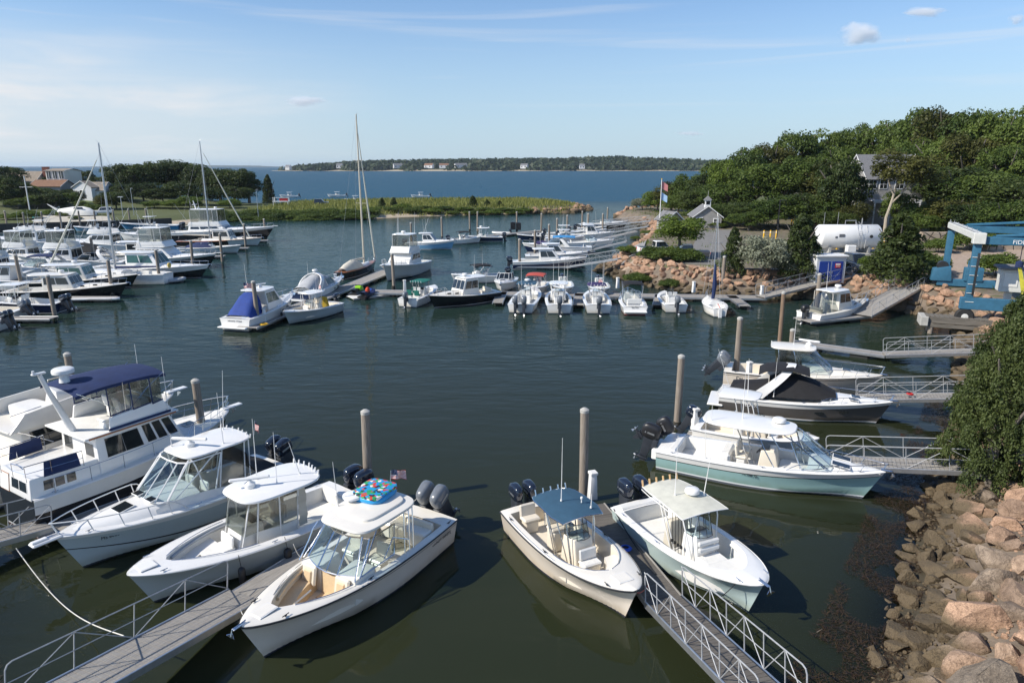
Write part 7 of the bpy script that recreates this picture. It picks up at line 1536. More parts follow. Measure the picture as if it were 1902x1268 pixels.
# grass, seaweed
def blades(name, P, mat, hmin, hmax, wmin, seed, lay=0., kind='stuff'):
    rs = np.random.RandomState(seed); n = len(P); a = rs.uniform(0, 6.28, n); h = rs.uniform(hmin, hmax, n); w = wmin * rs.uniform(.7, 1.5, n); d = np.c_[np.cos(a), np.sin(a), np.zeros(n)]; ln = np.c_[rs.normal(0, .35, (n, 2)) + lay * rs.normal(0, 2, (n, 2)), np.ones(n) * (1 - lay * .85)]
    ln /= np.linalg.norm(ln, axis=1)[:, None]; v = np.stack([P - d * w[:, None], P + d * w[:, None], P + d * w[:, None] * .4 + ln * h[:, None], P - d * w[:, None] * .4 + ln * h[:, None]], 1).reshape(-1, 3)
    me = bpy.data.meshes.new(name); f = np.arange(4 * n); me.vertices.add(4 * n); me.vertices.foreach_set('co', v.ravel()); me.loops.add(4 * n); me.loops.foreach_set('vertex_index', f); me.polygons.add(n); me.polygons.foreach_set('loop_start', np.arange(0, 4 * n, 4)); me.update(calc_edges=True)
    t = me.attributes.new('tint', 'FLOAT', 'POINT'); t.data.foreach_set('value', np.repeat(rs.uniform(0, .9, n), 4)); me.materials.append(mat); o = bpy.data.objects.new(name, me); COL.objects.link(o); return tag(o, kind=kind)
def area(poly, x0, x1, y0, y1, dlo, dhi, n, seed, fn=None):
    rs = np.random.RandomState(seed); P = np.c_[rs.uniform(x0, x1, n), rs.uniform(y0, y1, n)]; D = sdist(P, poly); k = (D > dlo) & (D < dhi)
    if fn is not None: k &= fn(P)
    P = P[k]; return np.c_[P, heights(P)]
clump = lambda sc, th, off=0.: (lambda P: np.array([mnoise.noise(Vector((a * sc, b * sc, off))) > th for a, b in P]))
blades('beach_grass', area(SPIT, -75, 24, 180, 300, 2.2, 60, 26000, 1), LEAF['grass'], .5, 1.3, .12, 1)
blades('marsh_grass', area(SPIT, -85, 18, 180, 240, .3, 2.6, 22000, 2, lambda P: ~((P[:, 0] > -50) & (P[:, 0] < -27) & (P[:, 1] < 204))), LEAF['grass'], .3, .9, .10, 2)
blades('bank_grass', area(MAIN, 10, 36, 14, 48, 3.6, 12, 30000, 3, clump(.45, .02)), LEAF['bright'], .12, .4, .015, 3)
blades('roadside_grass', area(MAIN, 14, 60, 60, 215, 3.2, 14, 22000, 4, clump(.22, .12, 3)), LEAF['bright'], .2, .6, .06, 4)
sw = area(MAIN, 5, 32, 12, 40, -1.9, .6, 330000, 5, clump(.55, -.16, 7)); sw[:, 2] = np.maximum(sw[:, 2], -.03) + np.random.RandomState(1).uniform(0, .10, len(sw)); blades('seaweed', sw, LEAF['weed'], .07, .22, .010, 5, .9)
sw = area(CORNER, -24, -12, 12, 22, -.9, 1.2, 16000, 6, clump(.5, -.2, 2)); sw[:, 2] = np.maximum(sw[:, 2], -.02) + .05; blades('seaweed', sw, LEAF['weed'], .07, .22, .010, 6, .9)
# ------------------------------------------------------------------ paved areas
ASPH = M("grey_asphalt", (.15, .145, .135), .9, col2=(.23, .22, .20), scale=1.2, bump=.25, bscale=25)
WALK = M("concrete_walk", (.26, .25, .235), .9, col2=(.36, .35, .33), scale=1.5, bump=.2, bscale=20)
GRAVEL = M("reddish_gravel", (.30, .22, .16), .95, col2=(.44, .35, .27), scale=3, bump=.5, bscale=30)
PALEDRIVE = M("pale_concrete_drive", (.50, .46, .38), .9, var=.12, scale=.3)
LAWN = M("mown_lawn", (.055, .085, .018), .95, col2=(.12, .16, .04), scale=.4, bump=.4, bscale=8)
def sheet(name, pts, mat, th=.05, lift=.03, n=8, world=False):
    """paving laid over the terrain: a strip between two edge polylines"""
    (A, B) = pts; conv = (lambda q: Vector((q[0], q[1], 0))) if world else (lambda q: gpx(*q))
    A = [conv(q) for q in A]; B = [conv(q) for q in B]
    def resample(L_, k):
        out = []
        for i in range(k + 1):
            q = i / k * (len(L_) - 1); j = min(int(q), len(L_) - 2); out.append(L_[j].lerp(L_[j + 1], q - j))
        return out
    k = 14; A, B = resample(A, k), resample(B, k); m = MB(); rows = []
    for a, b in zip(A, B): rows.append([a.lerp(b, j / n) for j in range(n + 1)])
    flat = np.array([[p.x, p.y] for r_ in rows for p in r_]); H_ = heights(flat) + .12 + lift
    it = iter(H_); rows = [[(p.x, p.y, float(next(it))) for p in r_] for r_ in rows]; m.loft(rows)
    edge = rows[0] + [r_[-1] for r_ in rows[1:]] + rows[-1][::-1][1:] + [r_[0] for r_ in rows[::-1]][1:-1]
    m.loft([edge + edge[:1], [(p[0], p[1], p[2] - .25) for p in edge + edge[:1]]]); return tag(m.build(name, mat, None, 60), kind='structure')
sheet('parking_lot', ([(1268, 490), (1285, 462), (1296, 440), (1302, 428)], [(1372, 496), (1368, 462), (1366, 440), (1362, 428)]), ASPH)
sheet('path', ([(1148, 489), (1172, 462), (1190, 438), (1203, 424)], [(1180, 492), (1196, 462), (1205, 438), (1214, 424)]), WALK, lift=.02)
sheet('gravel_path', ([(1150, 492), (1240, 500), (1330, 505), (1450, 511), (1500, 513)], [(1180, 482), (1250, 492), (1330, 497), (1450, 504), (1505, 506)]), GRAVEL, lift=.01)
sheet('road', ([(1508, 514), (1600, 506), (1670, 528)], [(1510, 470), (1600, 462), (1690, 470)]), ASPH, lift=.025)
sheet('upper_driveway', ([(1800, 425), (1850, 416), (1960, 420)], [(1820, 402), (1860, 398), (1960, 398)]), ASPH)
sheet('yard', ([(1700, 520), (1800, 520), (1960, 545)], [(1730, 470), (1820, 462), (1990, 470)]), GRAVEL, lift=.015)
sheet('driveway', ([(62, 413), (120, 412), (215, 414)], [(66, 400), (120, 398), (200, 403)]), PALEDRIVE)
sheet('lawn', ([(95, 394), (140, 390), (205, 388)], [(120, 376), (150, 372), (190, 372)]), LAWN)

# ------------------------------------------------------------------ buildings
SHING = M("grey_cedar_shingles", (.24, .235, .225), .9, col2=(.36, .35, .335), scale=2.2, stretch=(1, 1, 6), bump=.5, bscale=14)
CLAP = M("white_clapboard", (.66, .67, .68), .6, var=.04, stretch=(.3, .3, 9), scale=2, bump=.5, bscale=3)
ROOFG = M("grey_roof_shingles", (.13, .13, .135), .9, col2=(.22, .22, .225), scale=3, stretch=(2, 2, 5), bump=.4, bscale=12)
ROOFT = M("tan_roof_shingles", (.22, .18, .14), .9, col2=(.33, .28, .22), scale=2, bump=.4); ROOFO = M("terracotta_roof", (.17, .09, .055), .9, col2=(.27, .15, .09), scale=2, bump=.4)
BRICK = M("red_brick", (.20, .07, .045), .9, col2=(.3, .12, .08), scale=6, bump=.4); TRIM = M("white_trim", (.76, .76, .75), .5, var=.03)
def house(name, label, loc, rz, w, d, h, rh, wall, roof, wins=(), chimney=None, gable=None, cat='house', ov=.35):
    """gabled house: ridge along local x, width w along x, depth d along y; wins = (face, centre, height, width, height)"""
    r = empty(name, loc, rz, label, cat); m = MB()
    m.add([(-w / 2, -d / 2, -1), (w / 2, -d / 2, -1), (w / 2, d / 2, -1), (-w / 2, d / 2, -1), (-w / 2, -d / 2, h), (w / 2, -d / 2, h), (w / 2, d / 2, h), (-w / 2, d / 2, h), (-w / 2, 0, h + rh), (w / 2, 0, h + rh)], [(0, 1, 5, 4), (2, 3, 7, 6), (1, 2, 6, 9, 5), (3, 0, 4, 8, 7)])
    wo_ = m.build('wall', wall, r, 0); rf = MB(); sl = rh / (d / 2)
    for s in (1, -1): rf.plate([(-w / 2 - ov, s * (d / 2 + ov), h - sl * ov + .02), (w / 2 + ov, s * (d / 2 + ov), h - sl * ov + .02), (w / 2 + ov, 0, h + rh + .02), (-w / 2 - ov, 0, h + rh + .02)][::s], -.16 if s > 0 else -.16)
    ro = rf.build('roof', roof, r, 0)
    t = MB()
    for sx in (1, -1):
        for s in (1, -1): t.plate([(sx * (w / 2 + ov + .02), s * (d / 2 + ov), h - sl * ov - .12), (sx * (w / 2 + ov + .02), 0, h + rh - .10), (sx * (w / 2 + ov + .02), 0, h + rh + .08), (sx * (w / 2 + ov + .02), s * (d / 2 + ov), h - sl * ov + .06)], .05)
    t.build('gable_trim', TRIM, ro, 0, split=.001)
    for (f, c, z, ww, hh) in wins:
        q = MB()
        if f in ('front', 'back'):
            y = -d / 2 if f == 'front' else d / 2; s = -1 if f == 'front' else 1
            q.box((c, y + s * .03, z), (ww + .24, .1, hh + .24), 1, .02); q.box((c, y + s * .075, z), (ww, .03, hh), 0, .005); q.box((c, y + s * .1, z), (.05, .03, hh), 1, .005); q.box((c, y + s * .1, z), (ww, .03, .05), 1, .005)
        else:
            x = -w / 2 if f == 'left' else w / 2; s = -1 if f == 'left' else 1
            q.box((x + s * .03, c, z), (.1, ww + .24, hh + .24), 1, .02); q.box((x + s * .075, c, z), (.03, ww, hh), 0, .005); q.box((x + s * .1, c, z), (.03, .05, hh), 1, .005); q.box((x + s * .1, c, z), (.03, ww, .05), 1, .005)
        q.build('window', [TINT, TRIM], wo_, 0)
    if chimney: c = MB(); c.box((chimney[0], chimney[1], h + rh * .5 + .6), (chimney[2], chimney[2] * .8, rh + 1.6), 0, .03); c.box((chimney[0], chimney[1], h + rh + 1.36), (chimney[2] + .15, chimney[2] * .8 + .15, .12), 0, .02); c.build('chimney', BRICK, ro)
    return r
# cupola cottage: gable end toward the harbour
p = gpx(1308, 421); r = house('cottage', "small pale shingled cottage with a white cupola by the parking lot", p, R(90) - .12, 7.0, 5.2, 2.3, 1.9, SHING, ROOFG, [('left', -1.6, 1.2, .8, 1.1), ('left', 1.5, 1.0, 1.0, 1.9), ('front', 0, 1.3, .9, 1.0)], cat='cottage')
cu = MB(); cu.box((-2.2, 0, 4.5), (1.1, 1.1, 1.5), 0, .03); cu.add([(-2.2 + a, b, 5.25) for a, b in ((-.75, -.75), (.75, -.75), (.75, .75), (-.75, .75))] + [(-2.2, 0, 6.1)], [(0, 1, 4), (1, 2, 4), (2, 3, 4), (3, 0, 4), (3, 2, 1, 0)], 1); cu.box((-2.2 - .56, 0, 4.75), (.05, .7, .65), 2, .01); cu.box((-2.2, .56, 4.75), (.7, .05, .65), 2, .01); cu.box((-2.2, -.56, 4.75), (.7, .05, .65), 2, .01); cu.tube([(-2.2, 0, 6.0), (-2.2, 0, 7.0)], .02, 0, 5); cu.build('cupola', [TRIM, ROOFG, TINT], r)
p = gpx(1242, 433); house('shed', "small grey shingled shed with one window beside the flagpole", p, R(90) + .35, 3.4, 3.0, 2.6, 1.3, SHING, ROOFG, [('left', 0, 1.5, .8, .9)], cat='shed')
p = gpx(1533, 512); r = empty('utility_shed', p, .05, "white flat-roofed shed with two blue doors and a red sign", 'shed'); m = MB(); m.box((0, 0, 1.45), (3.3, 2.0, 2.9), 0, .04); m.build('wall', CLAP, r); m = MB(); m.box((0, -.05, 2.98), (3.6, 2.3, .16), 0, .03); m.build('roof', TRIM, r)
DBL = M("blue_door_paint", (.015, .05, .28), .45, var=.1)
for s in (-1, 1): o = MB().box((s * .70, -1.03, 1.25), (1.25, .07, 2.3), 0, .015).build('door', DBL, r); MB().box((s * .14, -1.09, 1.2), (.06, .06, .2), 0, .01).build('handle', ALU, o)
m = MB(); m.box((.72, -1.08, 1.95), (.6, .03, .5), 0, .005); m.box((.72, -1.10, 2.08), (.5, .012, .16), 1, .003); m.box((.72, -1.10, 1.86), (.42, .012, .05), 1, .003); m.build('warning_sign', [RED, TRIM], r)
# grey house behind the trees
p = px_at(1628, 420, 134); p.z = hz(p.x, p.y); r = house('shingled_house', "two-storey grey shingled house half hidden behind the dark trees", p, .02, 10.5, 9, px_at(1618, 330, 131).z - p.z, 4.2, SHING, ROOFG, [('front', -2.2, px_at(1618, 342, 131).z - p.z, 1.3, 1.5), ('front', .8, px_at(1618, 342, 131).z - p.z, 1.5, 1.5), ('front', -4.2, px_at(1618, 342, 131).z - p.z, 1.3, 1.5), ('front', -1.2, 2.2, 1.6, 1.8), ('front', 1.6, 2.2, 1.6, 1.8)])
m = MB(); zz = px_at(1618, 372, 130).z - p.z; m.box((0, -5.3, zz), (9, 1.8, .2), 0, .03); m.box((0, -6.1, zz - .25), (9, .12, .3), 0, .02); [m.box((q, -6.1, zz / 2 - .2), (.22, .22, zz), 0, .02) for q in (-4.2, -1.4, 1.4, 4.2)]; m.build('porch', TRIM, r)
m = MB(); m.box((4.5, -2.5, px_at(1618, 310, 131).z - p.z + 1.2), (.3, .3, .5), 0, .02); m.tube([(2.6, -2.6, px_at(1618, 312, 131).z - p.z), (2.6, -2.6, px_at(1618, 300, 131).z - p.z)], .06, 0, 6); m.build('roof_vent', ALU, r, split=.01)
# storage tank
p = gpx(1570, 470); TK = M("white_tank_paint", (.74, .74, .72), .35, var=.04, scale=.6); tL = 9.6; tr0 = 1.95; r = empty('storage_tank', p, .03, "large white horizontal fuel tank with ladder behind yellow bollards", 'tank'); r.scale = (.82, .82, .82)
m = MB(); m.lathe([(.05, -tL / 2 - .5), (tr0 * .6, -tL / 2 - .42), (tr0 * .92, -tL / 2 - .18), (tr0, -tL / 2), (tr0, tL / 2), (tr0 * .92, tL / 2 + .18), (tr0 * .6, tL / 2 + .42), (.05, tL / 2 + .5)], (0, 0, tr0 + .85), 36, axis='X'); m.build('shell', TK, r, 50)
for x in (-3.4, -.2, 3.2): MB().box((x, 0, .6), (.45, 3.0, 1.3), 0, .03).build('saddle', CONC, r)
m = MB()
for x in (.9, 1.45): m.tube([(x, -tr0 - .12, .9), (x, -tr0 - .12, tr0 + 1.2), (x, -tr0 * .55, tr0 * 2 + .9), (x, -.4, tr0 * 2 + 1.3)], .035, n=5)
for k in range(9): m.tube([(.9, -tr0 - .12, 1.1 + k * .33), (1.45, -tr0 - .12, 1.1 + k * .33)], .022, n=4)
m.build('ladder', GALV, r)
m = MB(); m.tube([(-.6, 0, tr0 * 2 + .9), (-.6, 0, tr0 * 2 + 1.5), (1.2, 0, tr0 * 2 + 1.5), (1.2, 0, tr0 * 2 + .9)], .06, n=6); m.tube([(2.1, -.2, tr0 * 2 + .9), (2.1, -.2, tr0 * 2 + 1.9)], .08, n=6); m.tube([(-4.2, 0, tr0 * 2 + .8), (-4.2, 0, tr0 * 2 + 2.9)], .03, n=5); m.tube([(-1.9, 0, tr0 * 2 + .8), (-1.9, 0, tr0 * 2 + 2.9)], .03, n=5); m.tube([(2.0, -tr0 - .1, 1), (2.4, -tr0 * .9, tr0 + 1.8), (2.6, -tr0 * .5, tr0 * 2 + .8)], .05, n=6); m.build('pipework', GALV, r, split=.05)
m = MB(); m.box((-1.9, -tr0 - .01, tr0 + 1.15), (.95, .04, .5), 0, .01); m.box((-2.8, -tr0 + .0, tr0 + .9), (.4, .04, .3), 0, .01); m.build('placard', M("placard_grey", (.15, .16, .17), .5), r, split=.01); m = MB(); m.lathe([(.02, 0), (.26, 0), (.26, .2), (.02, .22)], (3.0, -tr0 - .12, tr0 + 1.0), 14, axis='Y'); m.build('hose_reel', BLACK, r)
m = MB(); m.box((0, 0, -.1), (12, 4.6, .5), 0, .04); tag(m.build('concrete_pad', CONC, None, loc=p), "long concrete pad under the white fuel tank", "pad")
m = MB(); m.box((0, 0, .6), (1.2, .8, 1.3), 0, .08); tag(m.build('pump_cabinet', WHITE, None, loc=px_at(1580, 462, p.y - 2.3) * 1 + Vector((0, 0, 0))), "white pump cabinet in front of the fuel tank", "cabinet"); bpy.data.objects['pump_cabinet'].location.z = p.z + .1
for i, x in enumerate([1536, 1554, 1573, 1590, 1608, 1622, 1641, 1418, 1430, 1441, 1470, 1474]):
    q = gpx(x, 463 if i < 7 else (446 if i < 10 else 418)); m = MB(); m.lathe([(.13, -.3), (.13, 1.45), (.09, 1.56), (.01, 1.6)], (0, 0, 0), 10); rr_ = empty('bollard', q, 0, ["yellow steel bollard in front of the white fuel tank", "yellow bollard between the silvery shrub and the broad cedar"][i >= 7], 'bollard', ["yellow bollards guarding the fuel tank", "yellow bollards beyond the silvery shrub"][i >= 7]); m.build('post', YELLOW, rr_); m = MB(); m.lathe([(.132, 1.2), (.134, 1.22), (.134, 1.32), (.132, 1.34)], (0, 0, 0), 10); m.build('band', WHITE, rr_)
# bulkhead, railing and stone terrace
def wall_(name, label, a, b, z0, z1, th, mat, cat='wall'):
    d = b - a; m = MB(); L_ = math.hypot(d.x, d.y); m.box((0, 0, (z0 + z1) / 2), (L_, th, z1 - z0), 0, .03); o = m.build(name, mat, None, loc=((a.x + b.x) / 2, (a.y + b.y) / 2, 0)); o.rotation_euler[2] = math.atan2(d.y, d.x); return tag(o, label, cat)
a, b = px(1578, 535, 0), px(1672, 536, 0); wall_('bulkhead', "concrete bulkhead behind the small pilothouse boat", a, b, -2, 2.35, .5, CONC)
def railing(label, a, b, h=1.05, n=8, mat=GALV):
    r = empty('railing', a, math.atan2(b.y - a.y, b.x - a.x), label, 'railing'); L_ = (b - a).length; sl = (b.z - a.z) / L_; m = MB()
    for k in (1, .55): m.tube([(0, 0, h * k), (L_, 0, h * k + sl * L_)], .035, n=5)
    m.build('rail', mat, r, split=.001)
    for i in range(n + 1): x = L_ * i / n; MB().tube([(x, 0, sl * x - .1), (x, 0, h + sl * x)], .045, n=5).build('rail_post', mat, r)
a2, b2 = a.copy(), b.copy(); a2.z = b2.z = 2.35; railing("grey pipe railing on top of the concrete bulkhead", a2, b2, 1.1, 6, PILEW)
ston = M("fitted_stone_wall", (.36, .27, .19), .9, col2=(.48, .40, .31), scale=1.2, bump=.6); n_, l_, p_ = nodes(ston); v_ = n_.new("ShaderNodeTexVoronoi"); v_.feature = 'DISTANCE_TO_EDGE'; v_.inputs['Scale'].default_value = .9; c_ = n_.new("ShaderNodeTexCoord"); l_.new(c_.outputs['Object'], v_.inputs[0]); mr_ = n_.new("ShaderNodeMapRange"); l_.new(v_.outputs['Distance'], mr_.inputs[0]); mr_.inputs[1].default_value = .02; mr_.inputs[2].default_value = .09; mx_ = n_.new("ShaderNodeMix"); mx_.data_type = 'RGBA'; s__ = p_.inputs['Base Color'].links[0].from_socket; l_.new(mr_.outputs[0], mx_.inputs[0]); mx_.inputs[6].default_value = (.06, .05, .035, 1); l_.new(s__, mx_.inputs[7]); l_.new(mx_.outputs[2], p_.inputs['Base Color']); bp_ = [q for q in n_ if q.type == 'BUMP'][0]; l_.new(mr_.outputs[0], bp_.inputs['Height']); bp_.inputs['Distance'].default_value = .15
def terrace(label, xa, xb, yb, yt, d):
    a, b = px_at(xa, yb, d), px_at(xb, yb, d); top = px_at(xa, yt, d).z; z0 = hz(a.x, d) - .5; wall_('stone_wall', label, a, b, min(z0, a.z), top, 1.0, ston)
terrace("tan fitted-stone terrace wall left of the hoist's white beam", 1706, 1766, 462, 431, 102); terrace("tan stone retaining wall behind the hoist's lettered beam", 1826, 1960, 476, 452, 96)
for k in range(3): terrace("pale granite steps beneath the hoist's white cross beam" if k == 1 else ("upper " if k else "lower ") + "pale granite slab by the steps under the hoist's white beam", 1789 + k * 3, 1816 - k * 2, 470 - k * 5, 465 - k * 5, 97 + k * .8)
# ------------------------------------------------------------------ boat hoist and piers
LB = M("hoist_blue_paint", (.036, .135, .22), .5, var=.16, scale=2); LW = M("weathered_white_paint", (.62, .62, .58), .5, var=.1, scale=3)
nl, fl = px(1797, 566, 2.6), px(1752, 526, 2.6); ang = math.atan2((fl - nl).y, (fl - nl).x) - R(90); wid = (fl - nl).length; hT = px_at(1812, 449, nl.y).z - 2.6
r = empty('boat_hoist', (nl.x, nl.y, 2.6), ang, "big blue travelling boat hoist with white cross beam at the right edge", 'boat hoist'); LEN = 10.5
for y in (0, wid):
    for x in (0, LEN):
        m = MB(); m.hexa([(x - .28, y - .25, -.1), (x + .28, y - .25, -.1), (x + .28, y + .25, -.1), (x - .28, y + .25, -.1), (x - .28, y - .25, hT - .1), (x + .28, y - .25, hT - .1), (x + .28, y + .25, hT - .1), (x - .28, y + .25, hT - .1)] if x == 0 else [(x - .28, y - .25, -.1), (x + .28, y - .25, -.1), (x + .28, y + .25, -.1), (x - .28, y + .25, -.1), (x - .28, y - .25, hT - .1), (x + .28, y - .25, hT - .1), (x + .28, y + .25, hT - .1), (x - .28, y + .25, hT - .1)], 0, .03); o = m.build('column', LB, r)
        w_ = MB(); w_.lathe([(.25, -.24), (.62, -.24), (.72, -.14), (.72, .14), (.62, .24), (.25, .24)], (x - .1, y, -1.0), 24, axis='Y'); wl = w_.build('wheel', RUBBER, r, 40); h_ = MB(); h_.lathe([(.02, -.28), (.26, -.26), (.26, .26), (.02, .28)], (x - .1, y, -1.0), 14, axis='Y'); h_.build('hub', LW, wl); m = MB(); m.hexa([(x - .35, y - .32, -1.0), (x + .15, y - .32, -1.0), (x + .15, y + .32, -1.0), (x - .35, y + .32, -1.0), (x - .3, y - .34, -.05), (x + .3, y - .34, -.05), (x + .3, y + .34, -.05), (x - .3, y + .34, -.05)], 0, .02); m.build('wheel_fork', LB, r) if False else None
    MB().box((LEN / 2 + .4, y, hT + .12), (LEN + .4, .5, .62), 0, .04).build('top_beam', LB, r); MB().box((LEN / 2, y, .15), (LEN + 1.2, .55, 1.0 if y == 0 else .7), 0, .04).build('lower_beam', LB, r)
    m = MB(); m.tube([(1.2, y, hT + .5), (LEN, y, hT + 1.25)], .13, n=6); m.tube([(1.0, y + .2, hT + .46), (LEN, y + .2, hT + .5)], .04, n=5); m.build('brace', LB, r, split=.01)
MB().box((.05, wid / 2, hT + .42), (.75, wid + .9, .55), 0, .04).build('cross_beam', LW, r); m = MB(); m.box((.0, -.15, hT + .3), (.9, .8, .9), 0, .04); m.build('winch_cover', LW, r)
m = MB(); m.tube([(-.2, -.5, hT + .75), (-.2, wid + .4, hT + .75)], .05, n=6); [m.tube([(-.2, y, hT + .7), (-.2, y, hT + 1.0)], .03, n=4) for y in np.linspace(0, wid, 7)]; m.build('hose_rail', GALV, r)
text("FIDDLER'S", r, (3.35, -.262, hT - .06), (R(90), 0, 0), .46, LETTERW)
for k in range(6): MB().tube([(-.28, -.30, .3 + k * .75), (.34, -.30, .3 + k * .75)], .03, n=4).build('rung', LW, r)
m = MB(); m.hexa([(.08, -.33, .9), (.26, -.33, .9), (.26, -.27, .9), (.08, -.27, .9), (.08, -.33, hT - .9), (.26, -.33, hT - .9), (.26, -.27, hT - .9), (.08, -.27, hT - .9)], 0, .01); m.build('cable_guard', DASH, r)
m = MB(); m.hexa([(-1.2, wid - .45, .3), (.6, wid - .45, .3), (.6, wid + .45, .3), (-1.2, wid + .45, .3), (-1.1, wid - .4, 1.5), (.4, wid - .4, 1.8), (.4, wid + .4, 1.8), (-1.1, wid + .4, 1.5)], 0, .05); o = m.build('winch_housing', LB, r); w_ = MB(); w_.lathe([(.05, -.3), (.5, -.3), (.5, .3), (.05, .3)], (-.3, wid, 1.75), 16, axis='Y'); w_.build('drum', DASH, o)
m = MB(); m.hexa([(1.6, wid - .4, .4), (3.2, wid - .4, .4), (3.2, wid + .4, .4), (1.6, wid + .4, .4), (1.6, wid - .4, 1.7), (3.2, wid - .4, 1.7), (3.2, wid + .4, 1.7), (1.6, wid + .4, 1.7)], 0, .05); [m.tube([(1.9 + .4 * k, wid, 1.6), (1.9 + .4 * k, wid, 2.4)], .06, n=6) for k in range(3)]; m.build('hydraulic_unit', LB, r)
m = MB(); m.loft([[(3.2 + q * .9, .7 + q * .1, hT - 2.0 - q * (hT - 1.9)), (3.45 + q * 1.1, .7 + q * .1, hT - 2.0 - q * (hT - 1.9)), (3.40 + q * 1.0, .74 + q * .1, hT - 2.0 - q * (hT - 1.9))] for q in np.linspace(0, 1, 8)]); m.build('lifting_sling', M("yellow_webbing", (.55, .50, .05), .8, var=.2), r); m = MB(); m.lathe([(.05, 0), (.28, .08), (.28, .5), (.05, .6)], (3.3, .8, hT - 2.1), 12); m.tube([(3.3, .8, hT - 1.6), (3.3, .8, hT)], .03, n=5); m.build('sling_block', NAVY, r)
def pier(label, a, b, w, piles, deckz):
    d = b - a; L_ = math.hypot(d.x, d.y); r = empty('pier', (a.x, a.y, 0), math.atan2(d.y, d.x), label, 'pier'); TIM = M("pier_timber", (.10, .09, .075), .9, col2=(.20, .18, .15), scale=2, stretch=(.4, 5, 5), bump=.5)
    for s in (1, -1): MB().box((L_ / 2, s * (w / 2 - .2), deckz - .25), (L_, .38, .5), 0, .03).build('stringer', TIM, r)
    m = MB(); [m.box((L_ * (i + .5) / (k_ := int(L_ / .35)), 0, deckz + .04), (.30, w, .07), 0, .01) for i in range(int(L_ / .35))]; m.build('deck', TIM, r)
    for i in range(piles):
        for s in (1, -1): m = MB(); x = .5 + (L_ - 1) * i / max(1, piles - 1); m.tube([(x, s * (w / 2 - .2), -3), (x, s * (w / 2 - .2), deckz - .5)], .2, n=10); m.build('pile', PILEW, r)
    m = MB(); m.box((-.1, 0, deckz - .35), (.6, w + .5, .8), 0, .04); m.build('pile_cap', CONC, r); MB().box((L_ / 2, -w / 2 + .1, .75), (L_, .25, .3), 0, .02).build('lower_brace', TIM, r)
    return r
dv = Vector((math.cos(ang), math.sin(ang), 0)); up = fl - dv * 3.4; un = nl - dv * 3.0
pier("far timber pier carrying the hoist's back wheels", up, up + dv * 15, 1.5, 5, 1.0 + .45); pier("near timber pier carrying the hoist's front wheels", un, un + dv * 15, 1.5, 5, 1.0 + .45)
q = fl - dv * 1.2 + Vector((.4, 1.1, -.9)); railing("dark timber guard rail behind the hoist's far wheel", Vector((q.x, q.y, 1.5)), Vector((q.x, q.y, 1.5)) + dv * 5.5, 1.0, 4, M("dark_guard_timber", (.05, .045, .04), .9))
p = px_at(1872, 545, nl.y + 1.5); r = empty('kiosk', (p.x, p.y, 2.4), ang, "small white kiosk with overhanging grey roof under the hoist", 'kiosk'); zk = px_at(1872, 520, p.y).z - 2.4; m = MB(); m.box((0, 0, zk), (1.7, 1.4, 1.9), 0, .03); m.box((0, 0, zk / 2 - .5), (.5, .5, zk - .6), 0, .02); m.build('cabin', LW, r); m = MB(); m.slab(-1.25, 1.25, 1.1, 1.1, zk + .95, .15, .25, e=8); m.build('roof', ROOFG, r); MB().box((-.1, -.72, zk + .1), (1.0, .06, 1.2), 0, .02).build('door', VINYL, r)

# ------------------------------------------------------------------ vehicles, poles, flags, signs
def vehicle(label, x, y, rz, paint, L_=4.9, kind='suv', cat='car', group=None, w=1.85, name='parked_car', z=None):
    p = gpx(x, y) if z is None else Vector((*px(x, y, z)[:2], z)); r = empty(name, (p.x, p.y, p.z + .15), R(rz), label, cat, group); h1, h2 = (1.0, 1.8) if kind != 'car' else (.85, 1.45)
    m = MB(); m.hexa([(-L_ / 2, -w / 2, .35), (L_ / 2, -w / 2, .35), (L_ / 2, w / 2, .35), (-L_ / 2, w / 2, .35), (-L_ / 2 + .05, -w / 2 + .05, h1), (L_ / 2 - .12, -w / 2 + .08, h1 - .06), (L_ / 2 - .12, w / 2 - .08, h1 - .06), (-L_ / 2 + .05, w / 2 - .05, h1)], 0, .1, 3)
    m.build('body', paint, r); x0, x1 = (-L_ / 2 + .15, L_ * .18) if kind != 'pickup' else (-L_ * .12, L_ * .24)
    h = House(r, x0, x1, w / 2 - .08, w / 2 - .1, h1 - .05, h2 - h1 + .05, .25 if kind != 'pickup' else .1, -.75, .80, paint, name='roof', bev=.06); h.row('star', 2, .06, .94, .18, .88, mat=TINT, frame=BLACK); h.row('port', 2, .06, .94, .18, .88, mat=TINT, frame=BLACK); h.win('front', .06, .94, .12, .9, mat=TINT, frame=BLACK, name='windscreen'); h.win('rear', .08, .92, .2, .88, mat=TINT, frame=BLACK)
    if kind == 'pickup': m = MB(); m.box((-L_ * .31, 0, h1 + .005), (L_ * .34, w * .82, .03), 0, .01); m.build('cargo_bed', BLACK, r)
    for sx in (-.31, .31):
        for s in (1, -1): m = MB(); m.lathe([(.1, -.12), (.32, -.12), (.36, -.07), (.36, .07), (.32, .12), (.1, .12)], (L_ * sx, s * (w / 2 - .1), .22), 18, axis='Y'); o = m.build('wheel', RUBBER, r); m = MB(); m.lathe([(.02, -.13), (.2, -.13), (.2, .13), (.02, .13)], (L_ * sx, s * (w / 2 - .1), .22), 12, axis='Y'); m.build('rim', ALU, o)
    for s in (1, -1): MB().box((L_ / 2 - .06, s * w * .36, .78), (.1, .36, .16), 0, .03).build('headlight', VINYL, r); MB().box((-L_ / 2 + .02, s * w * .42, .8), (.06, .18, .3), 0, .02).build('tail_light', RED, r)
    return r
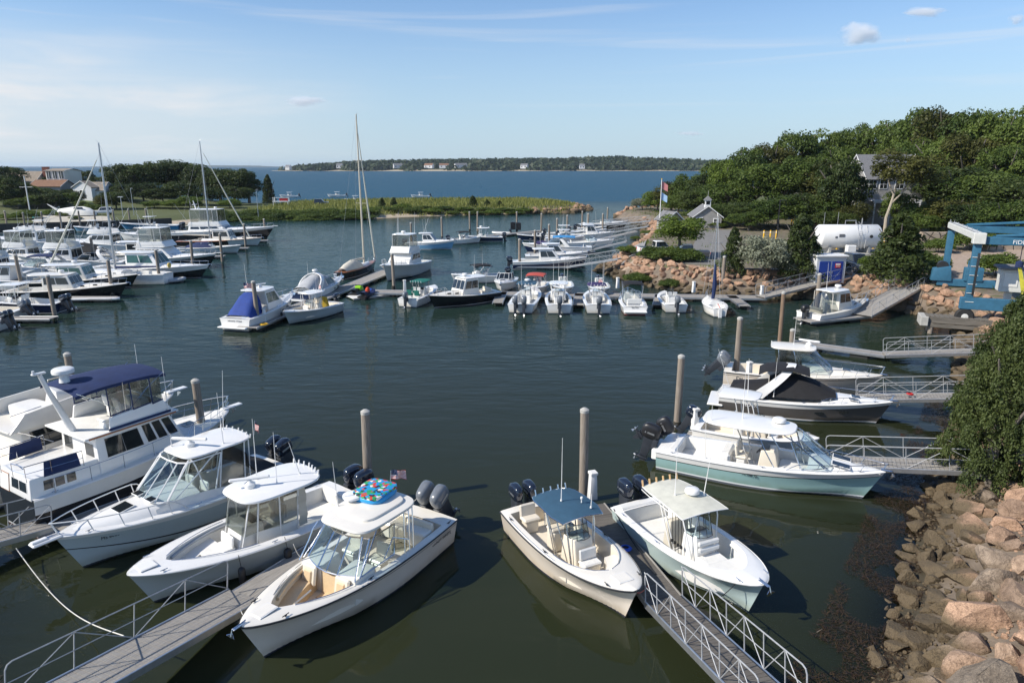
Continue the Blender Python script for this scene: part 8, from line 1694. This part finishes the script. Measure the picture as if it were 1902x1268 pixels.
SILV = M("silver_car_paint", (.55, .57, .60), .25, .5, var=.03, coat=.5); DARKC = M("dark_blue_car_paint", (.012, .018, .035), .2, var=.05, coat=.6); GREYCAR = M("grey_car_paint", (.10, .105, .11), .25, .3, var=.05, coat=.5)
vehicle("white pickup truck parked behind the hedge", 1222, 474, 8, WHITE, 5.6, 'pickup', 'pickup truck', name='pickup_truck'); vehicle("dark grey pickup truck under the bright-green tree", 1276, 482, 172, GREYCAR, 5.6, 'pickup', 'pickup truck', name='pickup_truck')
vehicle("dark blue SUV parked below the fuel tank", 1591, 503, 268, DARKC, 4.9, 'suv', name='parked_car'); vehicle("dark car parked at the end of the spit", 597, 381, 5, DARKC, 4.6, 'suv'); vehicle("dark car parked before the white gabled house", 128, 372, 10, DARKC, 4.6, 'car'); vehicle("white van beside the dark hedge block on the left shore", 191, 399, 200, WHITE, 5.0, 'suv', 'van', name='van')
def pole(name, label, x, yb, yt, mat, r0=.07, cat='pole', arms=(), d=None):
    p = gpx(x, yb); h = px_at(x, yt, p.y).z - p.z; r = empty(name, p, 0, label, cat); m = MB(); m.tube([(0, 0, -.3), (0, 0, h)], [r0, r0 * .7], n=8); m.build('shaft', mat, r); return r, h
r, h = pole('flagpole', "tall white flagpole with two flags beside the small shed", 1224, 433, 334, WHITE, .09, 'flagpole'); 
for k, (cm, nm) in enumerate(((M("flag_red_white", (.5, .2, .2), .8), 'upper_flag'), (M("pale_blue_flag", (.35, .52, .72), .8), 'lower_flag'))):
    m = MB(); m.loft([[(.08 + q * 1.3, .1 * math.sin(q * 5), h - .2 - k * 1.9 - q * .9), (.08 + q * 1.3, .1 * math.sin(q * 5 + .6), h - 1.5 - k * 1.9 - q * .7)] for q in np.linspace(0, .8, 7)]); m.build(nm, cm, r)
m = MB(); m.lathe([(.02, 0), (.13, .08), (.13, .16), (.02, .24)], (0, 0, h), 10); m.build('finial', YELLOW, r)
r, h = pole('lamp_post', "slim dark lamp post rising before the woods behind the silvery shrub", 1440, 470, 372, BLACK, .08, 'lamp post'); MB().box((.4, 0, h), (.9, .25, .12), 0, .03).build('lamp_head', BLACK, r)
r, h = pole('lamp_post', "white lamp post with double head on the left shore", 229, 404, 366, ALU, .1, 'lamp post'); MB().box((0, 0, h), (1.2, .4, .2), 0, .04).build('lamp_head', ALU, r)
r, h = pole('flagpole', "leaning white mast-like pole before the houses at the far left", 57, 400, 327, WHITE, .16, 'flagpole'); m = MB(); m.tube([(-1.6, 0, h * .72), (1.6, 0, h * .72)], .06, n=5); m.build('crosstree', WHITE, r)
for x, yb, yt, l in [(249, 400, 350, "thin curved-top lamp post before the left-hand grove"), (480, 402, 352, "thin pole at the right end of the left-hand grove")]: r, h = pole('lamp_post', l, x, yb, yt, ALU, .08, 'lamp post'); MB().box((.25, 0, h), (.6, .2, .1), 0, .03).build('lamp_head', ALU, r)
# boat under white wrap, beach stand, sea wall
p = gpx(138, 402); r = empty('wrapped_boat', p, .0, "boat shrink-wrapped in white on stands beside the pale driveway", 'boat'); r.scale = (.66, .66, .66); m = MB(); m.loft([[(x, w * a, b) for a, b in ((1, .5), (1.05, z * .6), (.9, z * .75), (0, z), (-.9, z * .75), (-1.05, z * .6), (-1, .5))] for x, w, z in ((-6, .4, 2.6), (-4, 1.3, 3.0), (0, 1.7, 3.6), (4, 1.8, 3.7), (6.5, 1.7, 3.1), (8, 1.2, 2.0))], caps=(True, True)); m.build('white_wrap', VINYL, r, 50); m = MB(); m.plate([(1, -1.76, 2.9), (5, -1.86, 2.9), (4.5, -1.5, 3.5), (1.5, -1.4, 3.5)], -.05); m.build('window', TINT, r, 0); MB().tube([(-6, 0, 2.4), (-9.5, 0, 4.6)], [.5, .1], n=6).build('wrapped_pulpit', VINYL, r); [MB().box((x, 0, .2), (.3, 2, 1.2), 0, .03).build('stand', BLACK, r) for x in (-3, 3)]
p = gpx(523, 382); r = empty('beach_stand', p, .1, "small white beach stand with red cloth on the spit", 'beach stand'); [MB().box((x, y, 1.2), (.2, .2, 2.8), 0, .02).build('leg', WHITE, r) for x in (-2.2, 2.2) for y in (-1, 1)]; MB().box((0, 0, 1.3), (5, 2.2, .15), 0, .02).build('platform', WHITE, r); MB().box((1, -1.1, 1.9), (2.6, .08, .8), 0, .02).build('red_cloth', RED, r); MB().box((0, -1.15, 2.5), (5, .1, .12), 0, .02).build('rail', WHITE, r)
SEAW = M("dark_timber_bulkhead", (.045, .04, .035), .9, col2=(.09, .08, .07), scale=2, stretch=(5, 5, .4), bump=.5)
pts = [px(x, y, 0) for x, y in [(-120, 440), (0, 430), (200, 424), (322, 418)]]
for i, (a, b) in enumerate(zip(pts, pts[1:])): wall_('sea_wall', ["dark timber sea wall at the far left edge", "dark timber sea wall below the pale driveway", "dark timber sea wall beside the left-hand grove"][i], a - Vector((0, .6, 0)), b - Vector((0, .6, 0)), -3, 1.75, .5, SEAW)
q0, q1 = gpx(80, 412), gpx(112, 398); railing("sloping white handrail up from the sea wall to the driveway", q0, Vector((q1.x, q1.y, q1.z + 1)), 1.0, 3, WHITE)
q = gpx(68, 404); m = MB(); m.lathe([(.02, 0), (.9, .0), (.75, .7), (.02, 1.5)], (0, 0, 0), 8); tag(m.build('canoe_cover', M("turquoise_tarp", (.02, .35, .42), .6), None, loc=q), "turquoise tarp-covered heap beside the driveway", "tarp")
# houses on the left shore
def lhouse(label, x, ytop, yb, d, wpx, dep, rhf, wall, roof, rz=0., wins=(), ch=None):
    t = px_at(x, ytop, d); b = px_at(x, yb, d); w = wpx / FPX * d; H_ = t.z - b.z; zb = min(b.z, hz(t.x, d)); r = house('house', label, (t.x, d, zb), rz, w, dep, (t.z - zb) - H_ * rhf, H_ * rhf, wall, roof, wins, ch); return r, (t.z - zb), H_
lhouse("tan-roofed house with skylights and a brick chimney at the far left", 52, 318, 352, 236, 48, 11, .55, SHING, ROOFT, .1, (), (6.0, -.5, 1.8)); rr_ = bpy.data.objects[[o.name for o in bpy.data.objects if o.name.startswith('house')][-1]]
lhouse("low terracotta-roofed wing below the big-windowed house", 96, 334, 356, 226, 54, 9, .5, SHING, ROOFO, .05)
r, hh_, H_ = lhouse("big-windowed cream house with flat cornice on the far left shore", 117, 313, 345, 232, 33, 9, .12, IVORY, ROOFT, .0)
for k in range(3): q = MB(); q.box((-2.0 + k * 2.0, -4.55, hh_ - 2.0), (1.55, .12, 2.6), 1, .02); q.box((-2.0 + k * 2.0, -4.63, hh_ - 2.0), (1.3, .05, 2.3), 0, .01); q.box((-2.0 + k * 2.0, -4.67, hh_ - 2.0), (.12, .04, 2.3), 1, .01); q.build('window', [TINT, TRIM], r, 0)
r, hh_, H_ = lhouse("white gabled house with arched window above the left lawn", 157, 336, 367, 214, 17, 6.5, .35, CLAP, ROOFT, R(90) - .2, [('left', 0, 2.2, 1.6, 1.8)]); lhouse("brown-roofed wing of the white gabled house", 178, 338, 366, 217, 40, 7, .5, CLAP, ROOFT, .05, [('front', -1, 1.8, 1.0, 1.3), ('front', 1, 1.8, 1.0, 1.3), ('front', 3, 1.8, 1.0, 1.3)])

# ------------------------------------------------------------------ far island and headland
HX = [px_at(x, 310, 1980).x for x in (536, 631, 739, 797, 825, 856, 974, 1081)]
def island(name, prof_, d0, depth, mat, seed, blobs, bsize, shoremat=None):
    rs = random.Random(seed); ax = [px_at(x, 310, d0).x for x, y in prof_]; az = [max(.0, px_at(x, y, d0 + depth * .4).z) for x, y in prof_]
    fz = lambda X: float(np.interp(X, ax, az)); m = MB(); nx_, ny_ = 120, 14; rows = []
    for j in range(ny_ + 1):
        v = j / ny_; row = []
        for i in range(nx_ + 1):
            X = lerp(ax[0], ax[-1], i / nx_); e = math.sin(math.pi * min(1, max(0, i / nx_)) ) ** .3; k = sst(.02, .42, v) * (1 - sst(.6, 1, v)); beach = 1.6 * sst(0, .03, v) * (1 - sst(.97, 1, v))
            row.append((X, d0 + depth * v + 40 * math.sin(X * .006) , -1.0 + beach + max(0, fz(X) - 13) * k * (.86 + .14 * mnoise.noise(Vector((X * .012, v * 5, seed))))))
        rows.append(row)
    m.loft(rows); tag(m.build(name, mat, None, 80), kind='structure'); fv = []
    if blobs:
        b = MB(); P_, N_, S_, T_ = [], [], [], []
        for _ in range(blobs):
            i = rs.uniform(.01, .99); X = lerp(ax[0], ax[-1], i); v = rs.uniform(.05, .5) ; z = max(0, fz(X) - 13) * sst(.02, .42, v); r_ = bsize * rs.uniform(.6, 1.3); y = d0 + depth * v + 40 * math.sin(X * .006)
            if z < 1.5 and rs.random() < .5: continue
            if v < .2 and any(abs(X - q) < 22 for q in HX): continue
            tt = rs.uniform(0, .6)
            for _k in range(14):
                dd = Vector((rs.gauss(0, 1), rs.gauss(0, 1), abs(rs.gauss(0, 1)))).normalized(); P_.append((X + dd.x * r_ * 1.3, y + dd.y * r_ * 1.3, z + dd.z * r_)); N_.append(tuple(dd)); S_.append(r_ * .75); T_.append(tt + rs.uniform(0, .25))
        me = leaves_mesh('far_woods', LEAF['far'], np.array(P_), np.array(N_), np.array(S_), np.clip(np.array(T_), 0, 1), np.random.RandomState(seed), 1.3, .45); o = bpy.data.objects.new('far_woods', me); COL.objects.link(o); tag(o, kind='stuff')
    return fz
ISL = M("far_island_ground", (.03, .05, .018), .95, col2=(.09, .10, .04), scale=.01, bump=.3); n_, l_, p_ = nodes(ISL); g_ = n_.new("ShaderNodeNewGeometry"); s_ = n_.new("ShaderNodeSeparateXYZ"); l_.new(g_.outputs['Position'], s_.inputs[0]); mr_ = n_.new("ShaderNodeMapRange"); l_.new(s_.outputs[2], mr_.inputs[0]); mr_.inputs[1].default_value = 2.0; mr_.inputs[2].default_value = 4.5; mx_ = n_.new("ShaderNodeMix"); mx_.data_type = 'RGBA'; src_ = p_.inputs['Base Color'].links[0].from_socket; l_.new(mr_.outputs[0], mx_.inputs[0]); mx_.inputs[6].default_value = (.46, .38, .26, 1); l_.new(src_, mx_.inputs[7]); l_.new(mx_.outputs[2], p_.inputs['Base Color'])
fz_ = island('far_island', [(486, 318), (505, 314), (530, 309), (560, 305), (640, 301), (700, 300), (780, 299), (860, 297.5), (1000, 296.5), (1100, 295.5), (1150, 292), (1200, 293), (1260, 295), (1330, 298), (1420, 301), (1520, 304)], 1900, 750, ISL, 4, 3600, 13)
island('far_headland', [(60, 308.5), (110, 307), (200, 306.5), (260, 306), (300, 305), (340, 304.6), (420, 305), (470, 307.5), (490, 309)], 7000, 1200, M("distant_headland", (.05, .07, .06), .95, var=.2, scale=.003), 9, 0, 0)
for i, (x, y, w, l) in enumerate([(536, 312, 10, "leftmost pale cottage on the far island"), (631, 309, 11, "small white cottage on the far island left of the tall mast"), (739, 309, 17, "white house on the far island right of the tall mast"), (797, 309, 18, "pale house left of the red-roofed one on the far island"), (825, 309, 18, "red-roofed white house on the far island"), (856, 308.5, 24, "largest white house on the far island"), (974, 309.5, 14, "white gabled house on the right half of the far island"), (1081, 310, 10, "small pale house toward the island's right end")]):
    p = px_at(x, y + 3, 1980); house('far_house', l, (p.x, 1980, max(2, p.z)), (i % 3 - 1) * .4, w * 1.45, 11, 7.5, 5, CLAP, ROOFO if 'red' in l else ROOFG, [('front', -w * .4, 4, 3, 3.5), ('front', w * .3, 4, 3, 3.5)], cat='house')
# ------------------------------------------------------------------ small fair-weather clouds, far above and beyond the harbour
CLM = bpy.data.materials.new("cumulus_cloud"); CLM.use_nodes = True; t = CLM.node_tree; t.nodes.remove(t.nodes["Principled BSDF"])
pv = t.nodes.new("ShaderNodeVolumePrincipled"); pv.inputs['Color'].default_value = (1, 1, 1, 1); pv.inputs['Anisotropy'].default_value = 0
tc = t.nodes.new("ShaderNodeTexCoord"); nz = t.nodes.new("ShaderNodeTexNoise"); nz.inputs['Scale'].default_value = 1.6; nz.inputs['Detail'].default_value = 6; nz.inputs['Roughness'].default_value = .62
oi = t.nodes.new("ShaderNodeObjectInfo"); va = t.nodes.new("ShaderNodeVectorMath"); va.operation = 'SCALE'; t.links.new(oi.outputs['Location'], va.inputs[0]); va.inputs['Scale'].default_value = .013; vb = t.nodes.new("ShaderNodeVectorMath"); t.links.new(tc.outputs['Object'], vb.inputs[0]); t.links.new(va.outputs[0], vb.inputs[1]); t.links.new(vb.outputs[0], nz.inputs[0])
ln = t.nodes.new("ShaderNodeVectorMath"); ln.operation = 'LENGTH'; t.links.new(tc.outputs['Object'], ln.inputs[0])
a = t.nodes.new("ShaderNodeMath"); a.operation = 'MULTIPLY_ADD'; t.links.new(ln.outputs['Value'], a.inputs[0]); a.inputs[1].default_value = -.62; t.links.new(nz.outputs[0], a.inputs[2])
b = t.nodes.new("ShaderNodeMapRange"); t.links.new(a.outputs[0], b.inputs[0]); b.inputs[1].default_value = .08; b.inputs[2].default_value = .34; b.inputs[3].default_value = 0; b.inputs[4].default_value = .016
t.links.new(b.outputs[0], pv.inputs['Density']); t.links.new(pv.outputs[0], t.nodes["Material Output"].inputs['Volume'])
for x, y, w, h, l in [(1598, 64, 52, 24, "largest small white cloud at the upper right"), (1716, 23, 50, 10, "thin white cloud wisp near the upper right corner"), (1888, 37, 22, 11, "small cloud puff cut by the right edge of the sky"), (566, 188, 56, 11, "flat white cloud left of the tall mast"), (1280, 248, 38, 5, "thin cloud wisp low over the woods' left end"), (1687, 75, 9, 7, "tiny cloud puff right of the largest cloud")]:
    D = 5200; p = px_at(x, y, D); k = D / FPX; me = bpy.data.meshes.new('cloud'); bm = bmesh.new(); bmesh.ops.create_icosphere(bm, subdivisions=3, radius=1); bm.to_mesh(me); bm.free(); me.materials.append(CLM)
    o = bpy.data.objects.new('cloud', me); COL.objects.link(o); o.location = p; o.scale = (w * k, w * k * .6, h * k * 1.15); tag(o, l, 'cloud')
# ------------------------------------------------------------------ mooring lines and small dock gear
def line(label, a, b, sag=.35, r=.014, mat=None):
    m = MB(); m.tube([a.lerp(b, q) - Vector((0, 0, sag * 4 * q * (1 - q))) for q in np.linspace(0, 1, 12)], r, n=5)
    return tag(m.build('mooring_line', mat or ROPE), label, 'rope', None)
BLKR = M("black_rope", (.02, .02, .025), .9, var=.2)
line("black mooring line along the sea-green console boat's side to the dock", px(1140, 945, 1.0), px(1218, 1066, .5), .12, .022, BLKR)
line("blue bow line of the sea-green console boat dipping to the water", px(1365, 1085, 1.2), px(1240, 1118, .5), .5, .014, BLKR)
line("short red bow line of the slate-blue-topped console boat", px(1178, 1098, 1.25), px(1205, 1085, .5), .15, .018, RED)
line("pale stern line from the cream dual console to the dock", px(775, 925, 1.0), px(650, 985, .5), .3)
line("pale bow line from the cream dual console to the gangway float", px(458, 1150, 1.4), px(440, 1112, .6), .15)
line("spring line from the grey centre console to the dock", px(545, 1010, 1.0), px(560, 1035, .5), .1)
line("bow line from the teal express boat to its gangway", px(1635, 880, 1.4), px(1560, 860, .62), .3)
line("bow line from the charcoal cruiser to its gangway", px(1652, 748, 1.35), px(1606, 742, .62), .2)
line("stern line from the walkaround to its dock", px(480, 870, 1.1), px(360, 892, .5), .3)
line("turquoise hose loop hanging from the teal boat's gangway at the bank", px(1825, 872, 1.5), px(1868, 868, 1.5), 1.0, .03, M("turquoise_hose", (.12, .42, .42), .5))
# ------------------------------------------------------------------ thin sea haze over the whole scene, sky and clouds outside it
HZ = bpy.data.materials.new("sea_haze"); HZ.use_nodes = True; t = HZ.node_tree; t.nodes.remove(t.nodes["Principled BSDF"]); v = t.nodes.new("ShaderNodeVolumePrincipled"); v.inputs['Color'].default_value = (.80, .88, .96, 1); v.inputs['Density'].default_value = 5.5e-5; v.inputs['Anisotropy'].default_value = .3; t.links.new(v.outputs[0], t.nodes["Material Output"].inputs['Volume'])
m = MB(); m.box((0, 6300, 24), (26000, 15000, 62), 0, 0); tag(m.build('haze', HZ, None, 0), kind='stuff')
